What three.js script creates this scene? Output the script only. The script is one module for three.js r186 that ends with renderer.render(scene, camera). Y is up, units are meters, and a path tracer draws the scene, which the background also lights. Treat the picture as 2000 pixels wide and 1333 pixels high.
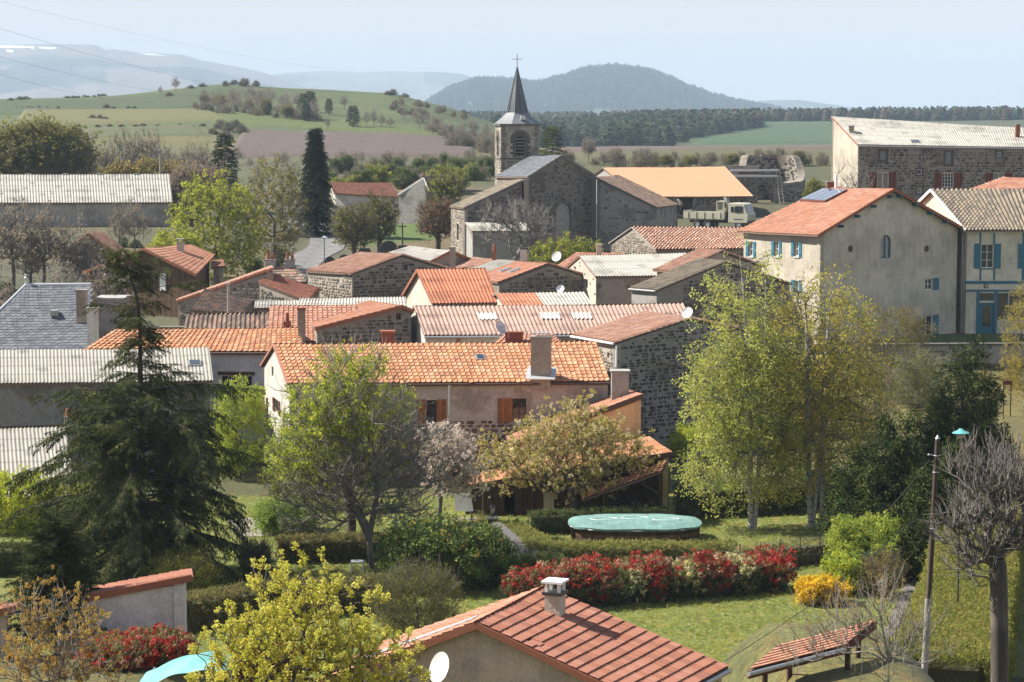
import * as THREE from 'three';
import { mergeGeometries } from 'three/addons/utils/BufferGeometryUtils.js';

// ---------------------------------------------------------------- camera, sky, sun, exposure
const F = 4444, CX = 1000, CY = 666.5, YH = 235, CAMY = 19;
const PITCH = Math.atan((CY - YH) / F);
const scene = new THREE.Scene();
const camera = new THREE.PerspectiveCamera(2 * Math.atan(CY / F) * 180 / Math.PI, 2000 / 1333, 1, 60000);
camera.position.set(0, CAMY, 0);
camera.rotation.set(-PITCH, 0, 0);
scene.add(camera);
const SUN = new THREE.Vector3(-0.69, 0.71, -0.17).normalize();
{ // clear pale spring sky: milky at the horizon, blue overhead
  const W = 256, H = 128, data = new Float32Array(W * H * 4);
  for (let j = 0; j < H; j++) for (let i = 0; i < W; i++) {
    const el = ((j + 0.5) / H - 0.5) * Math.PI, k = Math.exp(-Math.max(0, el) / 0.42);
    const c = [0.074 + 0.335 * k, 0.118 + 0.280 * k, 0.205 + 0.180 * k];
    const o = (j * W + i) * 4;
    data[o] = c[0]; data[o + 1] = c[1]; data[o + 2] = c[2]; data[o + 3] = 1;
  }
  const t = new THREE.DataTexture(data, W, H, THREE.RGBAFormat, THREE.FloatType);
  t.mapping = THREE.EquirectangularReflectionMapping; t.magFilter = THREE.LinearFilter; t.minFilter = THREE.LinearFilter; t.needsUpdate = true;
  scene.background = t; scene.environment = t;
}
const sun = new THREE.DirectionalLight(new THREE.Color().setRGB(1, 0.945, 0.85), 5.0);
sun.position.copy(SUN).multiplyScalar(400).add(new THREE.Vector3(0, 0, -150)); sun.target.position.set(0, 0, -150);
sun.castShadow = true; sun.shadow.mapSize.set(4096, 4096); sun.shadow.radius = 1;
Object.assign(sun.shadow.camera, { left: -220, right: 220, top: 220, bottom: -220, near: 10, far: 1200 });
scene.add(sun, sun.target);
const renderer = new THREE.WebGLRenderer({ antialias: true });
renderer.toneMapping = THREE.LinearToneMapping; renderer.toneMappingExposure = 2.3;
renderer.shadowMap.enabled = true;
scene.fog = new THREE.FogExp2(new THREE.Color().setRGB(0.62, 0.80, 1.0), 0.00014);

// ---------------------------------------------------------------- helpers
const V = (x, y, z) => new THREE.Vector3(x, y, z);
function RNG(s) { return () => { s |= 0; s = s + 0x6D2B79F5 | 0; let t = Math.imul(s ^ s >>> 15, 1 | s); t = t + Math.imul(t ^ t >>> 7, 61 | t) ^ t; return ((t ^ t >>> 14) >>> 0) / 4294967296; }; }
const rnd = RNG(7);
const clamp = (v, a = 0, b = 1) => Math.min(b, Math.max(a, v)), lerp = (a, b, t) => a + (b - a) * t;
const sst = (a, b, v) => { const t = clamp((v - a) / (b - a)); return t * t * (3 - 2 * t); };
const cT = Math.cos(PITCH), sT = Math.sin(PITCH);
// a point of the place, surveyed as a bearing (x, y on the plan of the view) and its distance in metres
function at(px, py, d) {
  const vx = (px - CX) / F, vy = -(py - CY) / F, y = vy * cT - sT, z = -vy * sT - cT, k = d / -z;
  return V(vx * k, CAMY + y * k, -d);
}
const A3 = (a) => a.isVector3 ? a : at(a[0], a[1], a[2]);
function hash(x, y, s = 0) { let h = Math.imul(x | 0, 374761393) + Math.imul(y | 0, 668265263) + Math.imul(s, 1442695041) | 0; h = Math.imul(h ^ h >>> 13, 1274126177); return ((h ^ h >>> 16) >>> 0) / 4294967296; }
function vnoise(x, y, s = 0, per = 0) {
  const xi = Math.floor(x), yi = Math.floor(y), fx = x - xi, fy = y - yi, u = fx * fx * (3 - 2 * fx), v = fy * fy * (3 - 2 * fy);
  const m = (a) => per ? ((a % per) + per) % per : a;
  const a = hash(m(xi), m(yi), s), b = hash(m(xi + 1), m(yi), s), c = hash(m(xi), m(yi + 1), s), d = hash(m(xi + 1), m(yi + 1), s);
  return lerp(lerp(a, b, u), lerp(c, d, u), v);
}
function fbm(x, y, oct = 4, s = 0, per = 0) { let a = 0, w = 0.5, n = 0; for (let i = 0; i < oct; i++) { a += w * vnoise(x, y, s + i, per); n += w; x *= 2; y *= 2; per *= 2; w *= 0.5; } return a / n; }

// names and labels
const taken = new Map();
function uniq(n) { const k = taken.get(n) || 0; taken.set(n, k + 1); return k ? n + '_' + String(k).padStart(3, '0') : n; }
function tag(o, label, category, group, kind) { if (label) o.userData.label = label; if (category) o.userData.category = category; if (group) o.userData.group = group; if (kind) o.userData.kind = kind; return o; }
function thing(name, label, category, pos, group) { const g = new THREE.Group(); g.name = uniq(name); if (pos) g.position.copy(pos); scene.add(g); tag(g, label, category, group); return g; }
function part(name, geo, mat, parent, kind) {
  const m = new THREE.Mesh(geo, mat); m.name = name; m.castShadow = m.receiveShadow = true; parent.add(m);
  if (kind) m.userData.kind = kind; return m;
}
function struct(name, geo, mat, label) { const m = part(uniq(name), geo, mat, scene); tag(m, label, null, null, 'structure'); return m; }
const local = (parent, v) => v.clone().sub(parent.position);

// textures and materials
function tex(size, fn, srgb = true, rep = 1) {
  const d = new Uint8Array(size * size * 4);
  for (let j = 0; j < size; j++) for (let i = 0; i < size; i++) { const c = fn(i / size, j / size, i, j), o = (j * size + i) * 4; d[o] = clamp(c[0]) * 255; d[o + 1] = clamp(c[1]) * 255; d[o + 2] = clamp(c[2]) * 255; d[o + 3] = 255; }
  const t = new THREE.DataTexture(d, size, size); t.wrapS = t.wrapT = THREE.RepeatWrapping; t.magFilter = THREE.LinearFilter; t.minFilter = THREE.LinearMipmapLinearFilter; t.generateMipmaps = true;
  if (srgb) t.colorSpace = THREE.SRGBColorSpace; t.repeat.set(rep, rep); t.needsUpdate = true; return t;
}
const grey = (f) => (u, v, i, j) => { const g = f(u, v, i, j); return [g, g, g]; };
const TX = {
  plaster: tex(512, grey((u, v) => 0.76 + 0.26 * fbm(u * 6, v * 6, 5, 3, 6) + 0.10 * (vnoise(u * 90, v * 90, 9, 90) - 0.5) + 0.16 * (fbm(u * 24, v * 3, 3, 12, 3) - 0.5)), true, 0.2),
  grime: tex(512, (u, v) => { const a = fbm(u * 5, v * 5, 5, 21, 5), b = vnoise(u * 60, v * 60, 5, 60), s = sst(0.52, 0.7, a); const g = 0.86 - 0.15 * s + 0.12 * (b - 0.5) + 0.1 * (a - .5); return [g, g * (1 - 0.02 * s), g * (1 - 0.05 * s)]; }, true, 0.16),
  fine: tex(256, grey((u, v) => 0.82 + 0.3 * (fbm(u * 16, v * 16, 4, 31, 16) - 0.5)), true, 1),
  sheet: tex(512, (u, v) => { const st = fbm(u * 60, v * 5, 3, 41, 5), a = fbm(u * 8, v * 8, 5, 44, 8), sp = vnoise(u * 120, v * 120, 47, 120); const g = 0.84 + 0.16 * (st - 0.5) - 0.14 * sst(0.5, 0.8, a) - 0.10 * sst(0.7, 0.95, sp); return [g, g * 0.99, g * 0.965]; }, true, 0.125),
  bark: tex(256, grey((u, v) => 0.45 + 0.5 * fbm(u * 20, v * 5, 4, 51, 5)), true, 1),
  birch: tex(256, grey((u, v) => { const a = fbm(u * 4, v * 24, 3, 55, 4); return a > 0.60 ? 0.18 : 0.75 + 0.2 * a; }), true, 1),
  wood: tex(256, (u, v) => { const pl = Math.floor(u * 10), e = Math.abs(u * 10 - pl - 0.5) > 0.46 ? 0.5 : 1, g = (0.62 + 0.25 * hash(pl, 3) + 0.2 * (fbm(u * 60, v * 5, 3, 61, 5) - 0.5)) * e; return [g, g * 0.97, g * 0.93]; }, true, 0.7),
  grass: tex(1024, (u, v) => { const a = fbm(u * 8, v * 8, 4, 71, 8), b = vnoise(u * 200, v * 200, 75, 200), c = fbm(u * 40, v * 40, 3, 77, 40); const g = 0.60 + 0.34 * (b - 0.5) + 0.4 * (c - 0.5); const y = sst(0.4, 0.7, a); return [g * (0.94 + 0.10 * y), g, g * (0.90 - 0.06 * y)]; }, true, 0.2),
  soil: tex(512, (u, v) => { const a = fbm(u * 10, v * 10, 4, 81, 10), s = 0.5 + 0.5 * Math.sin(v * 2 * Math.PI * 24 + 3 * a); const g = 0.62 + 0.25 * a + 0.10 * s + 0.2 * (vnoise(u * 128, v * 128, 84, 128) - .5); return [g, g * 0.98, g * 0.97]; }, true, 0.05),
  asphalt: tex(512, grey((u, v) => 0.72 + 0.25 * (vnoise(u * 180, v * 180, 91, 180) - 0.5) + 0.3 * (fbm(u * 6, v * 6, 4, 93, 6) - 0.5)), true, 0.25),
  bumpf: tex(256, grey((u, v) => fbm(u * 32, v * 32, 3, 95, 32)), false, 1),
};
TX.bumpf.repeat.set(0.6, 0.6);
const lin = (r, g, b) => new THREE.Color().setRGB(r, g, b);
function mat(c, o = {}) { return new THREE.MeshStandardMaterial({ color: lin(...c), roughness: 0.9, side: THREE.DoubleSide, ...o }); }
const plasterMat = (c, g = 'plaster') => mat(c, { map: TX[g], bumpMap: TX.bumpf, bumpScale: 0.012 });
const M = {
  white: plasterMat([0.60, 0.56, 0.50]), cream: plasterMat([0.66, 0.58, 0.47]), beige: plasterMat([0.60, 0.49, 0.41]), pinkish: plasterMat([0.66, 0.55, 0.51], 'grime'),
  greyplaster: plasterMat([0.36, 0.34, 0.32], 'grime'), darkplaster: plasterMat([0.27, 0.255, 0.245], 'grime'), apricot: plasterMat([0.78, 0.52, 0.30]), yellow: plasterMat([0.72, 0.58, 0.30]),
  sage: plasterMat([0.58, 0.52, 0.42]), pale: plasterMat([0.58, 0.52, 0.43]), render: plasterMat([0.46, 0.38, 0.31], 'grime'), concrete: plasterMat([0.45, 0.43, 0.40], 'grime'),
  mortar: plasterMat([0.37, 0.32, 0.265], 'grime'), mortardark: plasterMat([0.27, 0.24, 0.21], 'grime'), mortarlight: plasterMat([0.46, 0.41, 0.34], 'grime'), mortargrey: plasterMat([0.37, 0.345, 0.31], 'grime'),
  wood: mat([0.24, 0.145, 0.085], { map: TX.wood }), darkwood: mat([0.10, 0.055, 0.032], { map: TX.wood }), orangewood: mat([0.52, 0.185, 0.035], { map: TX.wood, roughness: 0.6 }), redwood: mat([0.24, 0.065, 0.04], { map: TX.wood }),
  brownframe: mat([0.09, 0.045, 0.03], { roughness: 0.6 }), blue: mat([0.035, 0.21, 0.30], { roughness: 0.55, map: TX.fine }), whiteframe: mat([0.75, 0.74, 0.72], { roughness: 0.5 }), zinc: mat([0.42, 0.43, 0.44], { roughness: 0.45, metalness: 0.6 }),
  glass: new THREE.MeshPhysicalMaterial({ color: lin(0.025, 0.03, 0.035), roughness: 0.06, clearcoat: 1, side: THREE.DoubleSide }), dark: mat([0.02, 0.018, 0.016]), black: mat([0.03, 0.03, 0.03], { roughness: 0.5 }),
  brick: mat([0.30, 0.10, 0.06], { map: TX.fine }), terra: mat([0.42, 0.15, 0.08], { map: TX.fine }), whitemetal: mat([0.78, 0.78, 0.77], { roughness: 0.35 }), lead: mat([0.5, 0.51, 0.53], { roughness: 0.4, metalness: 0.4 }),
  weathered: mat([0.15, 0.105, 0.075], { map: TX.bark }), palewall: plasterMat([0.48, 0.425, 0.345]), creamlight: plasterMat([0.74, 0.67, 0.53]), bluewhite: plasterMat([0.70, 0.68, 0.66]), slab: mat([0.16, 0.10, 0.07]), cedarbark: mat([0.10, 0.075, 0.06], { map: TX.bark }), bark: mat([0.20, 0.165, 0.135], { map: TX.bark }), greybark: mat([0.34, 0.30, 0.265], { map: TX.bark }), palebark: mat([0.50, 0.45, 0.40], { map: TX.bark }), birch: mat([0.62, 0.58, 0.54], { map: TX.birch }),
};
// tile, stone and slate tones: a few shared variants each
const tones = (list, o = {}) => list.map((c) => mat(c, { map: TX.fine, roughness: 0.85, ...o }));
const TONE = {
  orange: tones([[0.70, 0.315, 0.145], [0.76, 0.36, 0.175], [0.62, 0.26, 0.115], [0.72, 0.35, 0.19], [0.54, 0.25, 0.13], [0.80, 0.43, 0.24]]),
  red: tones([[0.50, 0.195, 0.115], [0.53, 0.22, 0.135], [0.46, 0.17, 0.10], [0.52, 0.215, 0.14], [0.41, 0.165, 0.105], [0.56, 0.25, 0.165]]),
  salmon: tones([[0.60, 0.27, 0.16], [0.64, 0.31, 0.19], [0.55, 0.235, 0.135], [0.62, 0.30, 0.20], [0.50, 0.24, 0.155], [0.66, 0.36, 0.25]]),
  pinkold: tones([[0.55, 0.30, 0.20], [0.48, 0.235, 0.15], [0.60, 0.36, 0.26], [0.42, 0.22, 0.155], [0.52, 0.33, 0.25]]),
  oldmix: tones([[0.36, 0.24, 0.18], [0.28, 0.19, 0.145], [0.44, 0.30, 0.22], [0.22, 0.165, 0.13], [0.50, 0.28, 0.18]]),
  brownold: tones([[0.27, 0.225, 0.165], [0.33, 0.27, 0.19], [0.21, 0.18, 0.14], [0.36, 0.29, 0.20]]),
  slate: tones([[0.165, 0.18, 0.205], [0.20, 0.215, 0.24], [0.135, 0.15, 0.17], [0.225, 0.235, 0.255]], { roughness: 0.55 }),
  basalt: tones([[0.075, 0.068, 0.064], [0.105, 0.092, 0.082], [0.055, 0.052, 0.052], [0.145, 0.118, 0.095], [0.10, 0.075, 0.062]]),
  rubble: tones([[0.11, 0.097, 0.088], [0.16, 0.138, 0.118], [0.22, 0.19, 0.158], [0.08, 0.075, 0.072], [0.28, 0.245, 0.20], [0.14, 0.113, 0.095]]),
  greystone: tones([[0.20, 0.185, 0.165], [0.26, 0.24, 0.21], [0.15, 0.14, 0.13], [0.31, 0.28, 0.235], [0.115, 0.108, 0.105]]),
  redstone: tones([[0.24, 0.12, 0.085], [0.18, 0.095, 0.07], [0.30, 0.17, 0.12], [0.14, 0.09, 0.075]]),
  warmstone: tones([[0.42, 0.36, 0.28], [0.34, 0.29, 0.225], [0.26, 0.22, 0.18], [0.48, 0.42, 0.33], [0.14, 0.12, 0.105]]),
};
// white copies for instanced pieces coloured one by one
const WHITE = { rough: mat([1, 1, 1], { map: TX.fine }), slate: mat([1, 1, 1], { map: TX.fine, roughness: 0.55 }) };

// simple solids
function frameOf(x, y, z, p) { return new THREE.Matrix4().makeBasis(x, y, z).setPosition(p); }
const boxG = (w, h, d, x = 0, y = 0, z = 0) => new THREE.BoxGeometry(w, h, d).translate(x, y, z);
function beamG(a, b, w, h, up = V(0, 1, 0)) {
  const d = b.clone().sub(a), L = d.length(); d.normalize(); const s = new THREE.Vector3().crossVectors(d, up).normalize(), u = new THREE.Vector3().crossVectors(s, d);
  return new THREE.BoxGeometry(L, h, w).applyMatrix4(frameOf(d, u, s, a.clone().add(b).multiplyScalar(0.5)));
}
function rodG(a, b, r0, r1 = r0, n = 8) {
  const d = b.clone().sub(a), L = d.length(), g = new THREE.CylinderGeometry(r1, r0, L, n, 1);
  g.applyQuaternion(new THREE.Quaternion().setFromUnitVectors(V(0, 1, 0), d.normalize())); const m = a.clone().add(b).multiplyScalar(0.5); return g.translate(m.x, m.y, m.z);
}
function mg(list) { return mergeGeometries(list.map((g) => { const q = g.index ? g.toNonIndexed() : g; for (const k of Object.keys(q.attributes)) if (!['position', 'normal', 'uv'].includes(k)) q.deleteAttribute(k); if (!q.attributes.uv) q.setAttribute('uv', new THREE.BufferAttribute(new Float32Array(q.attributes.position.count * 2), 2)); return q; })); }
function uvM(g) { // texture coordinates in metres from the dominant axis of each face
  const q = g.index ? g.toNonIndexed() : g, p = q.attributes.position, uv = new Float32Array(p.count * 2), a = V(0, 0, 0), b = V(0, 0, 0), c = V(0, 0, 0);
  q.computeVertexNormals();
  for (let i = 0; i < p.count; i += 3) {
    a.fromBufferAttribute(p, i); b.fromBufferAttribute(p, i + 1).sub(a); c.fromBufferAttribute(p, i + 2).sub(a); b.cross(c);
    const x = Math.abs(b.x), y = Math.abs(b.y), z = Math.abs(b.z);
    for (let k = i; k < i + 3; k++) { const X = p.getX(k), Y = p.getY(k), Z = p.getZ(k); uv[2 * k] = y > x && y > z ? X : x > z ? Z : X; uv[2 * k + 1] = y > x && y > z ? Z : Y; }
  }
  q.setAttribute('uv', new THREE.BufferAttribute(uv, 2)); return q;
}
function inst(name, geo, material, list, parent, kind = 'stuff') { // list of {m: Matrix4, c: Color}
  const im = new THREE.InstancedMesh(geo, material, list.length); im.name = name; im.castShadow = im.receiveShadow = true;
  list.forEach((e, i) => { im.setMatrixAt(i, e.m); if (e.c) im.setColorAt(i, e.c); });
  if (kind) im.userData.kind = kind; parent.add(im); return im;
}
// ---------------------------------------------------------------- terrain
function spline(tab, v) { // monotone-ish cubic through [key, value] rows
  if (v <= tab[0][0]) return tab[0][1]; const n = tab.length; if (v >= tab[n - 1][0]) return tab[n - 1][1];
  let i = 0; while (v > tab[i + 1][0]) i++;
  const t = (v - tab[i][0]) / (tab[i + 1][0] - tab[i][0]); return lerp(tab[i][1], tab[i + 1][1], t * t * (3 - 2 * t) * 0.4 + t * 0.6);
}
const GL = [[0, 17.2], [22, 11], [42, 1], [70, 0.2], [80, 0], [124, 0], [160, 1.6], [200, 3.6], [240, 5.3], [262, 7.0], [300, 9.2]];
const GR = [[0, 17.2], [22, 11], [42, 1.5], [70, 0.2], [80, 0], [100, 0.5], [115, 0.95], [158.4, 1.0], [160.4, 2.9], [177, 2.9], [200, 5.2], [225, 6.0], [262, 6.6], [300, 9.2]];
const COLS = [-900, 0, 200, 440, 560, 760, 860, 960, 1050, 1300, 1600, 2000, 2900];
const ROWS = [
  [320, [400, 388, 378, 368, 362, 352, 346, 345, 350, 378, 378, 350, 330]],
  [450, [330, 325, 320, 313, 311, 309, 310, 308, 300, 295, 292, 290, 290]],
  [560, [262, 260, 258, 255, 255, 257, 264, 277, 287, 290, 289, 285, 285]],
  [650, [226, 223, 219, 205, 210, 219, 236, 262, 290, 292, 289, 282, 282]],
  [750, [198, 194, 189, 165, 173, 181, 205, 238, 290, 292, 288, 278, 278]],
  [850, [215, 212, 205, 190, 195, 200, 220, 250, 290, 290, 286, 274, 274]],
  [1000, [245, 245, 245, 245, 245, 248, 256, 272, 288, 284, 282, 266, 266]],
  [1400, [246, 246, 246, 246, 246, 246, 248, 252, 256, 241, 238, 234, 234]],
  [2000, [240, 240, 240, 240, 240, 240, 240, 240, 240, 240, 240, 240, 240]],
].map(([d, r]) => [d, r.map((py, i) => [COLS[i], CAMY - (py - YH) * d / F])]);
function gh(x, z) {
  const d = Math.max(0, -z), px = CX + x / Math.max(d, 30) * F;
  let near = 0, far = 0;
  if (d < 320) { const k = sst(4, 20, x); near = lerp(spline(GL, d), spline(GR, d), k) + sst(26, 33, x) * sst(185, 212, d) * (1 - sst(236, 256, d)) * 3.0; }
  if (d > 260) {
    if (d > 2000) far = lerp(CAMY - 5 * 2000 / F, 0, sst(2000, 5000, d));
    else { let i = 0; while (i < ROWS.length - 2 && d > ROWS[i + 1][0]) i++; const a = ROWS[i], b = ROWS[i + 1], t = clamp((d - a[0]) / (b[0] - a[0])); far = lerp(spline(a[1], px), spline(b[1], px), t); }
  }
  if (d < 80) near += 2.6 * (1 - sst(67, 77, d)) * sst(30, 45, d) * Math.max(sst(7, 10.5, -x), 1.4 * sst(5.6, 7.4, x) * (1 - sst(11.0, 13.5, x)));
  const k = sst(262, 318, d); let y = lerp(near, far, k);
  if (d > 130) y += (fbm(x / 40, d / 40, 3, 5) - 0.5) * 0.9 * sst(250, 420, d) + (fbm(x / 9, d / 9, 2, 8) - 0.5) * 0.12;
  return y;
}
function gp(px, py) { // where a sight line meets the ground
  let a = 45; const f = (d) => { const p = at(px, py, d); return p.y - gh(p.x, p.z); };
  for (let d = 45; d < 1900; d += Math.max(0.5, d / 200)) { if (f(d) < 0) { let lo = a, hi = d; for (let i = 0; i < 24; i++) { const m = (lo + hi) / 2; if (f(m) < 0) hi = m; else lo = m; } const p = at(px, py, hi); p.y = gh(p.x, p.z); return p; } a = d; }
  const p = at(px, py, 1900); p.y = gh(p.x, p.z); return p;
}
const onG = (px, d) => { const x = (px - CX) / F * d * 1.0; return V(x, gh(x, -d), -d); };
{
  const rows = [], t0 = []; let d = 1; while (d < 12000) { rows.push(d); d += Math.max(1.1, d * 0.011); } rows.push(12000);
  const nc = 170, pos = [], col = [], uv = [], idx = [];
  for (const d of rows) for (let i = 0; i <= nc; i++) {
    const t = (i / nc - 0.5) * 2, x = t * (60 + d * 0.34), z = -d; let y = gh(x, z); if (d > 9000) y = 0;
    pos.push(x, y, z); uv.push(x, z);
    const a = fbm(x / 26 + 40, d / 26, 4, 15), b = fbm(x / 7, d / 7 + 30, 3, 18);
    let c = [0.20, 0.185, 0.055];                                      // meadow
    if (d > 124 && d < 300 && !(x > 8 && d < 160)) c = [0.17 + 0.10 * (a - 0.5), 0.155 + 0.04 * (a - 0.5), 0.09];   // trodden village ground
    if (d >= 300 && d < 470) c = [0.15, 0.15, 0.06];                   // rough scrub grass
    if (d > 560 && d < 900) c = [0.12, 0.165, 0.045];
    if (d > 950) c = [0.10, 0.12, 0.06];
    const m = 0.8 + 0.55 * (a - 0.5) + 0.5 * (b - 0.5); const dry = sst(0.45, 0.7, a) * 0.35;
    col.push((c[0] * m) * (1 + dry * 0.5), c[1] * m, c[2] * m);
  }
  for (let r = 0; r < rows.length - 1; r++) for (let i = 0; i < nc; i++) { const a = r * (nc + 1) + i, b = a + nc + 1; idx.push(a, a + 1, b, b, a + 1, b + 1); }
  const g = new THREE.BufferGeometry(); g.setAttribute('position', new THREE.Float32BufferAttribute(pos, 3)); g.setAttribute('color', new THREE.Float32BufferAttribute(col, 3)); g.setAttribute('uv', new THREE.Float32BufferAttribute(uv, 2)); g.setIndex(idx); g.computeVertexNormals();
  struct('ground', g, mat([1.5, 1.5, 1.5], { map: TX.grass, vertexColors: true }), 'grassy ground running from the gardens to the far plain');
}
// a sheet that lies on the terrain between four sight-line corners or ground points (a b / d c)
function sheet(name, corners, m, lift, label, n1 = 24, n2 = 24) {
  const P = corners.map((c) => c.isVector3 ? c : c.length === 3 ? at(...c) : gp(...c)), pos = [], uv = [], idx = [];
  for (let j = 0; j <= n2; j++) for (let i = 0; i <= n1; i++) {
    const u = i / n1, v = j / n2, a = P[0].clone().lerp(P[1], u), b = P[3].clone().lerp(P[2], u), p = a.lerp(b, v); p.y = gh(p.x, p.z) + (lift > 0.1 && (i === 0 || j === 0 || i === n1 || j === n2) ? -0.6 : lift); pos.push(p.x, p.y, p.z); uv.push(p.x, p.z);
    if (i < n1 && j < n2) { const k = j * (n1 + 1) + i; idx.push(k, k + 1, k + n1 + 1, k + n1 + 1, k + 1, k + n1 + 2); }
  }
  const g = new THREE.BufferGeometry(); g.setAttribute('position', new THREE.Float32BufferAttribute(pos, 3)); g.setAttribute('uv', new THREE.Float32BufferAttribute(uv, 2)); g.setIndex(idx); g.computeVertexNormals();
  return struct(name, g, m, label);
}
const GR_ = (c, t = 'grass') => mat(c, { map: TX[t] });
// fields of the left hill and of the plain
sheet('field', [[-20, 212, 640], [440, 212], [440, 172], [-20, 197]], GR_([0.10, 0.15, 0.035]), 0.35, 'dark green meadow below the hill crest', 40, 16);
sheet('field', [[20, 246], [470, 238], [400, 214], [40, 216]], GR_([0.30, 0.27, 0.095]), 0.5, 'pale yellow green strip field on the hill', 40, 12);
sheet('field', [[400, 238], [930, 282], [900, 262], [430, 216]], GR_([0.20, 0.25, 0.055]), 0.45, 'bright green strip field above the ploughed land', 40, 12);
sheet('field', [[150, 272], [420, 268], [380, 244], [160, 250]], GR_([0.20, 0.215, 0.065]), 0.4, 'green meadow behind the bare trees', 24, 10);
sheet('field', [[430, 312], [935, 305], [930, 276], [470, 254]], GR_([0.125, 0.09, 0.072], 'soil'), 0.5, 'ploughed brown field at the foot of the hill', 48, 20);
sheet('field', [[1050, 312], [1640, 308], [1640, 286], [1050, 282]], GR_([0.135, 0.096, 0.074], 'soil'), 0.4, 'narrow ploughed strip behind the church', 48, 10);
sheet('field', [V(80, 0, -1010), V(160, 0, -1010), V(195, 0, -1390), V(85, 0, -1390)], GR_([0.10, 0.19, 0.065]), 0.9, 'smooth green pasture on the plain', 40, 30);
sheet('field', [V(70, 0, -1420), V(180, 0, -1420), V(190, 0, -1650), V(60, 0, -1650)], GR_([0.20, 0.24, 0.10]), 1.2, 'pale pasture beyond the pine belt', 30, 20);
// lawns
sheet('lawn', [V(-40, 0, -76), V(26, 0, -76), V(26, 0, -114), V(-40, 0, -114)], GR_([0.37, 0.37, 0.08]), 0.012, 'mown garden lawn', 80, 60);
sheet('lawn', [V(22, 0, -160.6), V(46, 0, -160.6), V(46, 0, -171), V(22, 0, -171)], GR_([0.22, 0.30, 0.06]), 0.03, 'green terrace lawn in front of the blue door', 30, 14);
sheet('lawn', [[700, 482], [850, 468], [850, 438], [720, 440]], GR_([0.20, 0.30, 0.06]), 0.02, 'cemetery grass beside the church', 20, 12);
// the road that bends past the cemetery
{
  const pts = [[560, 540], [600, 505], [635, 485], [640, 462], [610, 448], [590, 437], [585, 432]].map((p) => gp(...p)), w = [2, 2, 2, 2.1, 2.6, 2.4, 2], c = new THREE.CatmullRomCurve3(pts), pos = [], uv = [], idx = [], n = 60;
  for (let i = 0; i <= n; i++) { const t = i / n, p = c.getPoint(t), d = c.getTangent(t), s = V(-d.z, 0, d.x).normalize(), ww = w[Math.min(6, Math.round(t * 6))]; for (const k of [-1, 1]) { const q = p.clone().addScaledVector(s, k * ww); pos.push(q.x, gh(q.x, q.z) + 0.06, q.z); uv.push(q.x, q.z); } if (i < n) idx.push(2 * i, 2 * i + 1, 2 * i + 2, 2 * i + 2, 2 * i + 1, 2 * i + 3); }
  const g = new THREE.BufferGeometry(); g.setAttribute('position', new THREE.Float32BufferAttribute(pos, 3)); g.setAttribute('uv', new THREE.Float32BufferAttribute(uv, 2)); g.setIndex(idx); g.computeVertexNormals();
  struct('road', g, mat([0.30, 0.29, 0.285], { map: TX.asphalt }), 'grey asphalt village road bending past the cemetery');
}
sheet('path', [[1600, 1240], [1745, 1240], [1838, 1095], [1786, 1105]], mat([0.27, 0.24, 0.22], { map: TX.asphalt }), 0.06, 'grey gravel path beside the clipped hedge', 16, 30);
sheet('patio', [[905, 1040], [950, 1030], [930, 1012], [840, 1016]], mat([0.50, 0.45, 0.38], { map: TX.asphalt }), 0.05, 'pale paved patio by the house door');
sheet('courtyard', [[470, 1050], [545, 1048], [560, 1010], [440, 1015]], mat([0.50, 0.45, 0.38], { map: TX.asphalt }), 0.03, 'pale gravel courtyard behind the conifer');

// far hills: each is a ridge of real height at its own distance
function ridge(name, crest, d, back, toe, m, label, colorAt, fine) {
  const n1 = fine ? 420 : 160, n2 = fine ? 70 : 26, pos = [], uv = [], col = [], idx = [], x0 = crest[0][0], x1 = crest[crest.length - 1][0];
  for (let j = 0; j <= n2; j++) for (let i = 0; i <= n1; i++) {
    const px = lerp(x0, x1, i / n1), v = j / n2, top = at(px, spline(crest, px), d), s = v < 0.7 ? v / 0.7 : 1 - (v - 0.7) / 0.3;
    const dd = v < 0.7 ? lerp(d - toe, d, v / 0.7) : lerp(d, d + back, (v - 0.7) / 0.3), x = top.x * (dd / d);
    const prof = s * s * (3 - 2 * s) * 0.55 + s * 0.45, y = lerp(-20, top.y, prof) + (fbm(x / (d * 0.02), dd / (d * 0.02), 4, 33) - 0.5) * (top.y + 20) * 0.22 * Math.sin(Math.PI * Math.min(1, s)) ;
    pos.push(x, y, -dd); uv.push(x / 40, dd / 40); const c = colorAt(px, s, x, dd); col.push(...c);
    if (i < n1 && j < n2) { const k = j * (n1 + 1) + i; idx.push(k, k + 1, k + n1 + 1, k + n1 + 1, k + 1, k + n1 + 2); }
  }
  const g = new THREE.BufferGeometry(); g.setAttribute('position', new THREE.Float32BufferAttribute(pos, 3)); g.setAttribute('color', new THREE.Float32BufferAttribute(col, 3)); g.setAttribute('uv', new THREE.Float32BufferAttribute(uv, 2)); g.setIndex(idx); g.computeVertexNormals();
  return struct(name, g, m, label);
}
const vc = mat([1, 1, 1], { vertexColors: true });
const MIDCREST = [[790, 235], [855, 190], [880, 174], [940, 157], [1000, 160], [1050, 165], [1100, 151], [1150, 136], [1200, 132], [1250, 136], [1300, 152], [1350, 174], [1400, 191], [1450, 203], [1500, 212], [1560, 228]];
const hillMid = ridge('hill', MIDCREST, 5200, 900, 1400, vc, 'wooded round hill behind the spire', (px, s, x, d) => { const n = fbm(x / 60, d / 60, 3, 3); return s < 0.30 && n > 0.45 ? [0.20, 0.23, 0.11] : [0.035, 0.05, 0.03]; });
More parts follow.
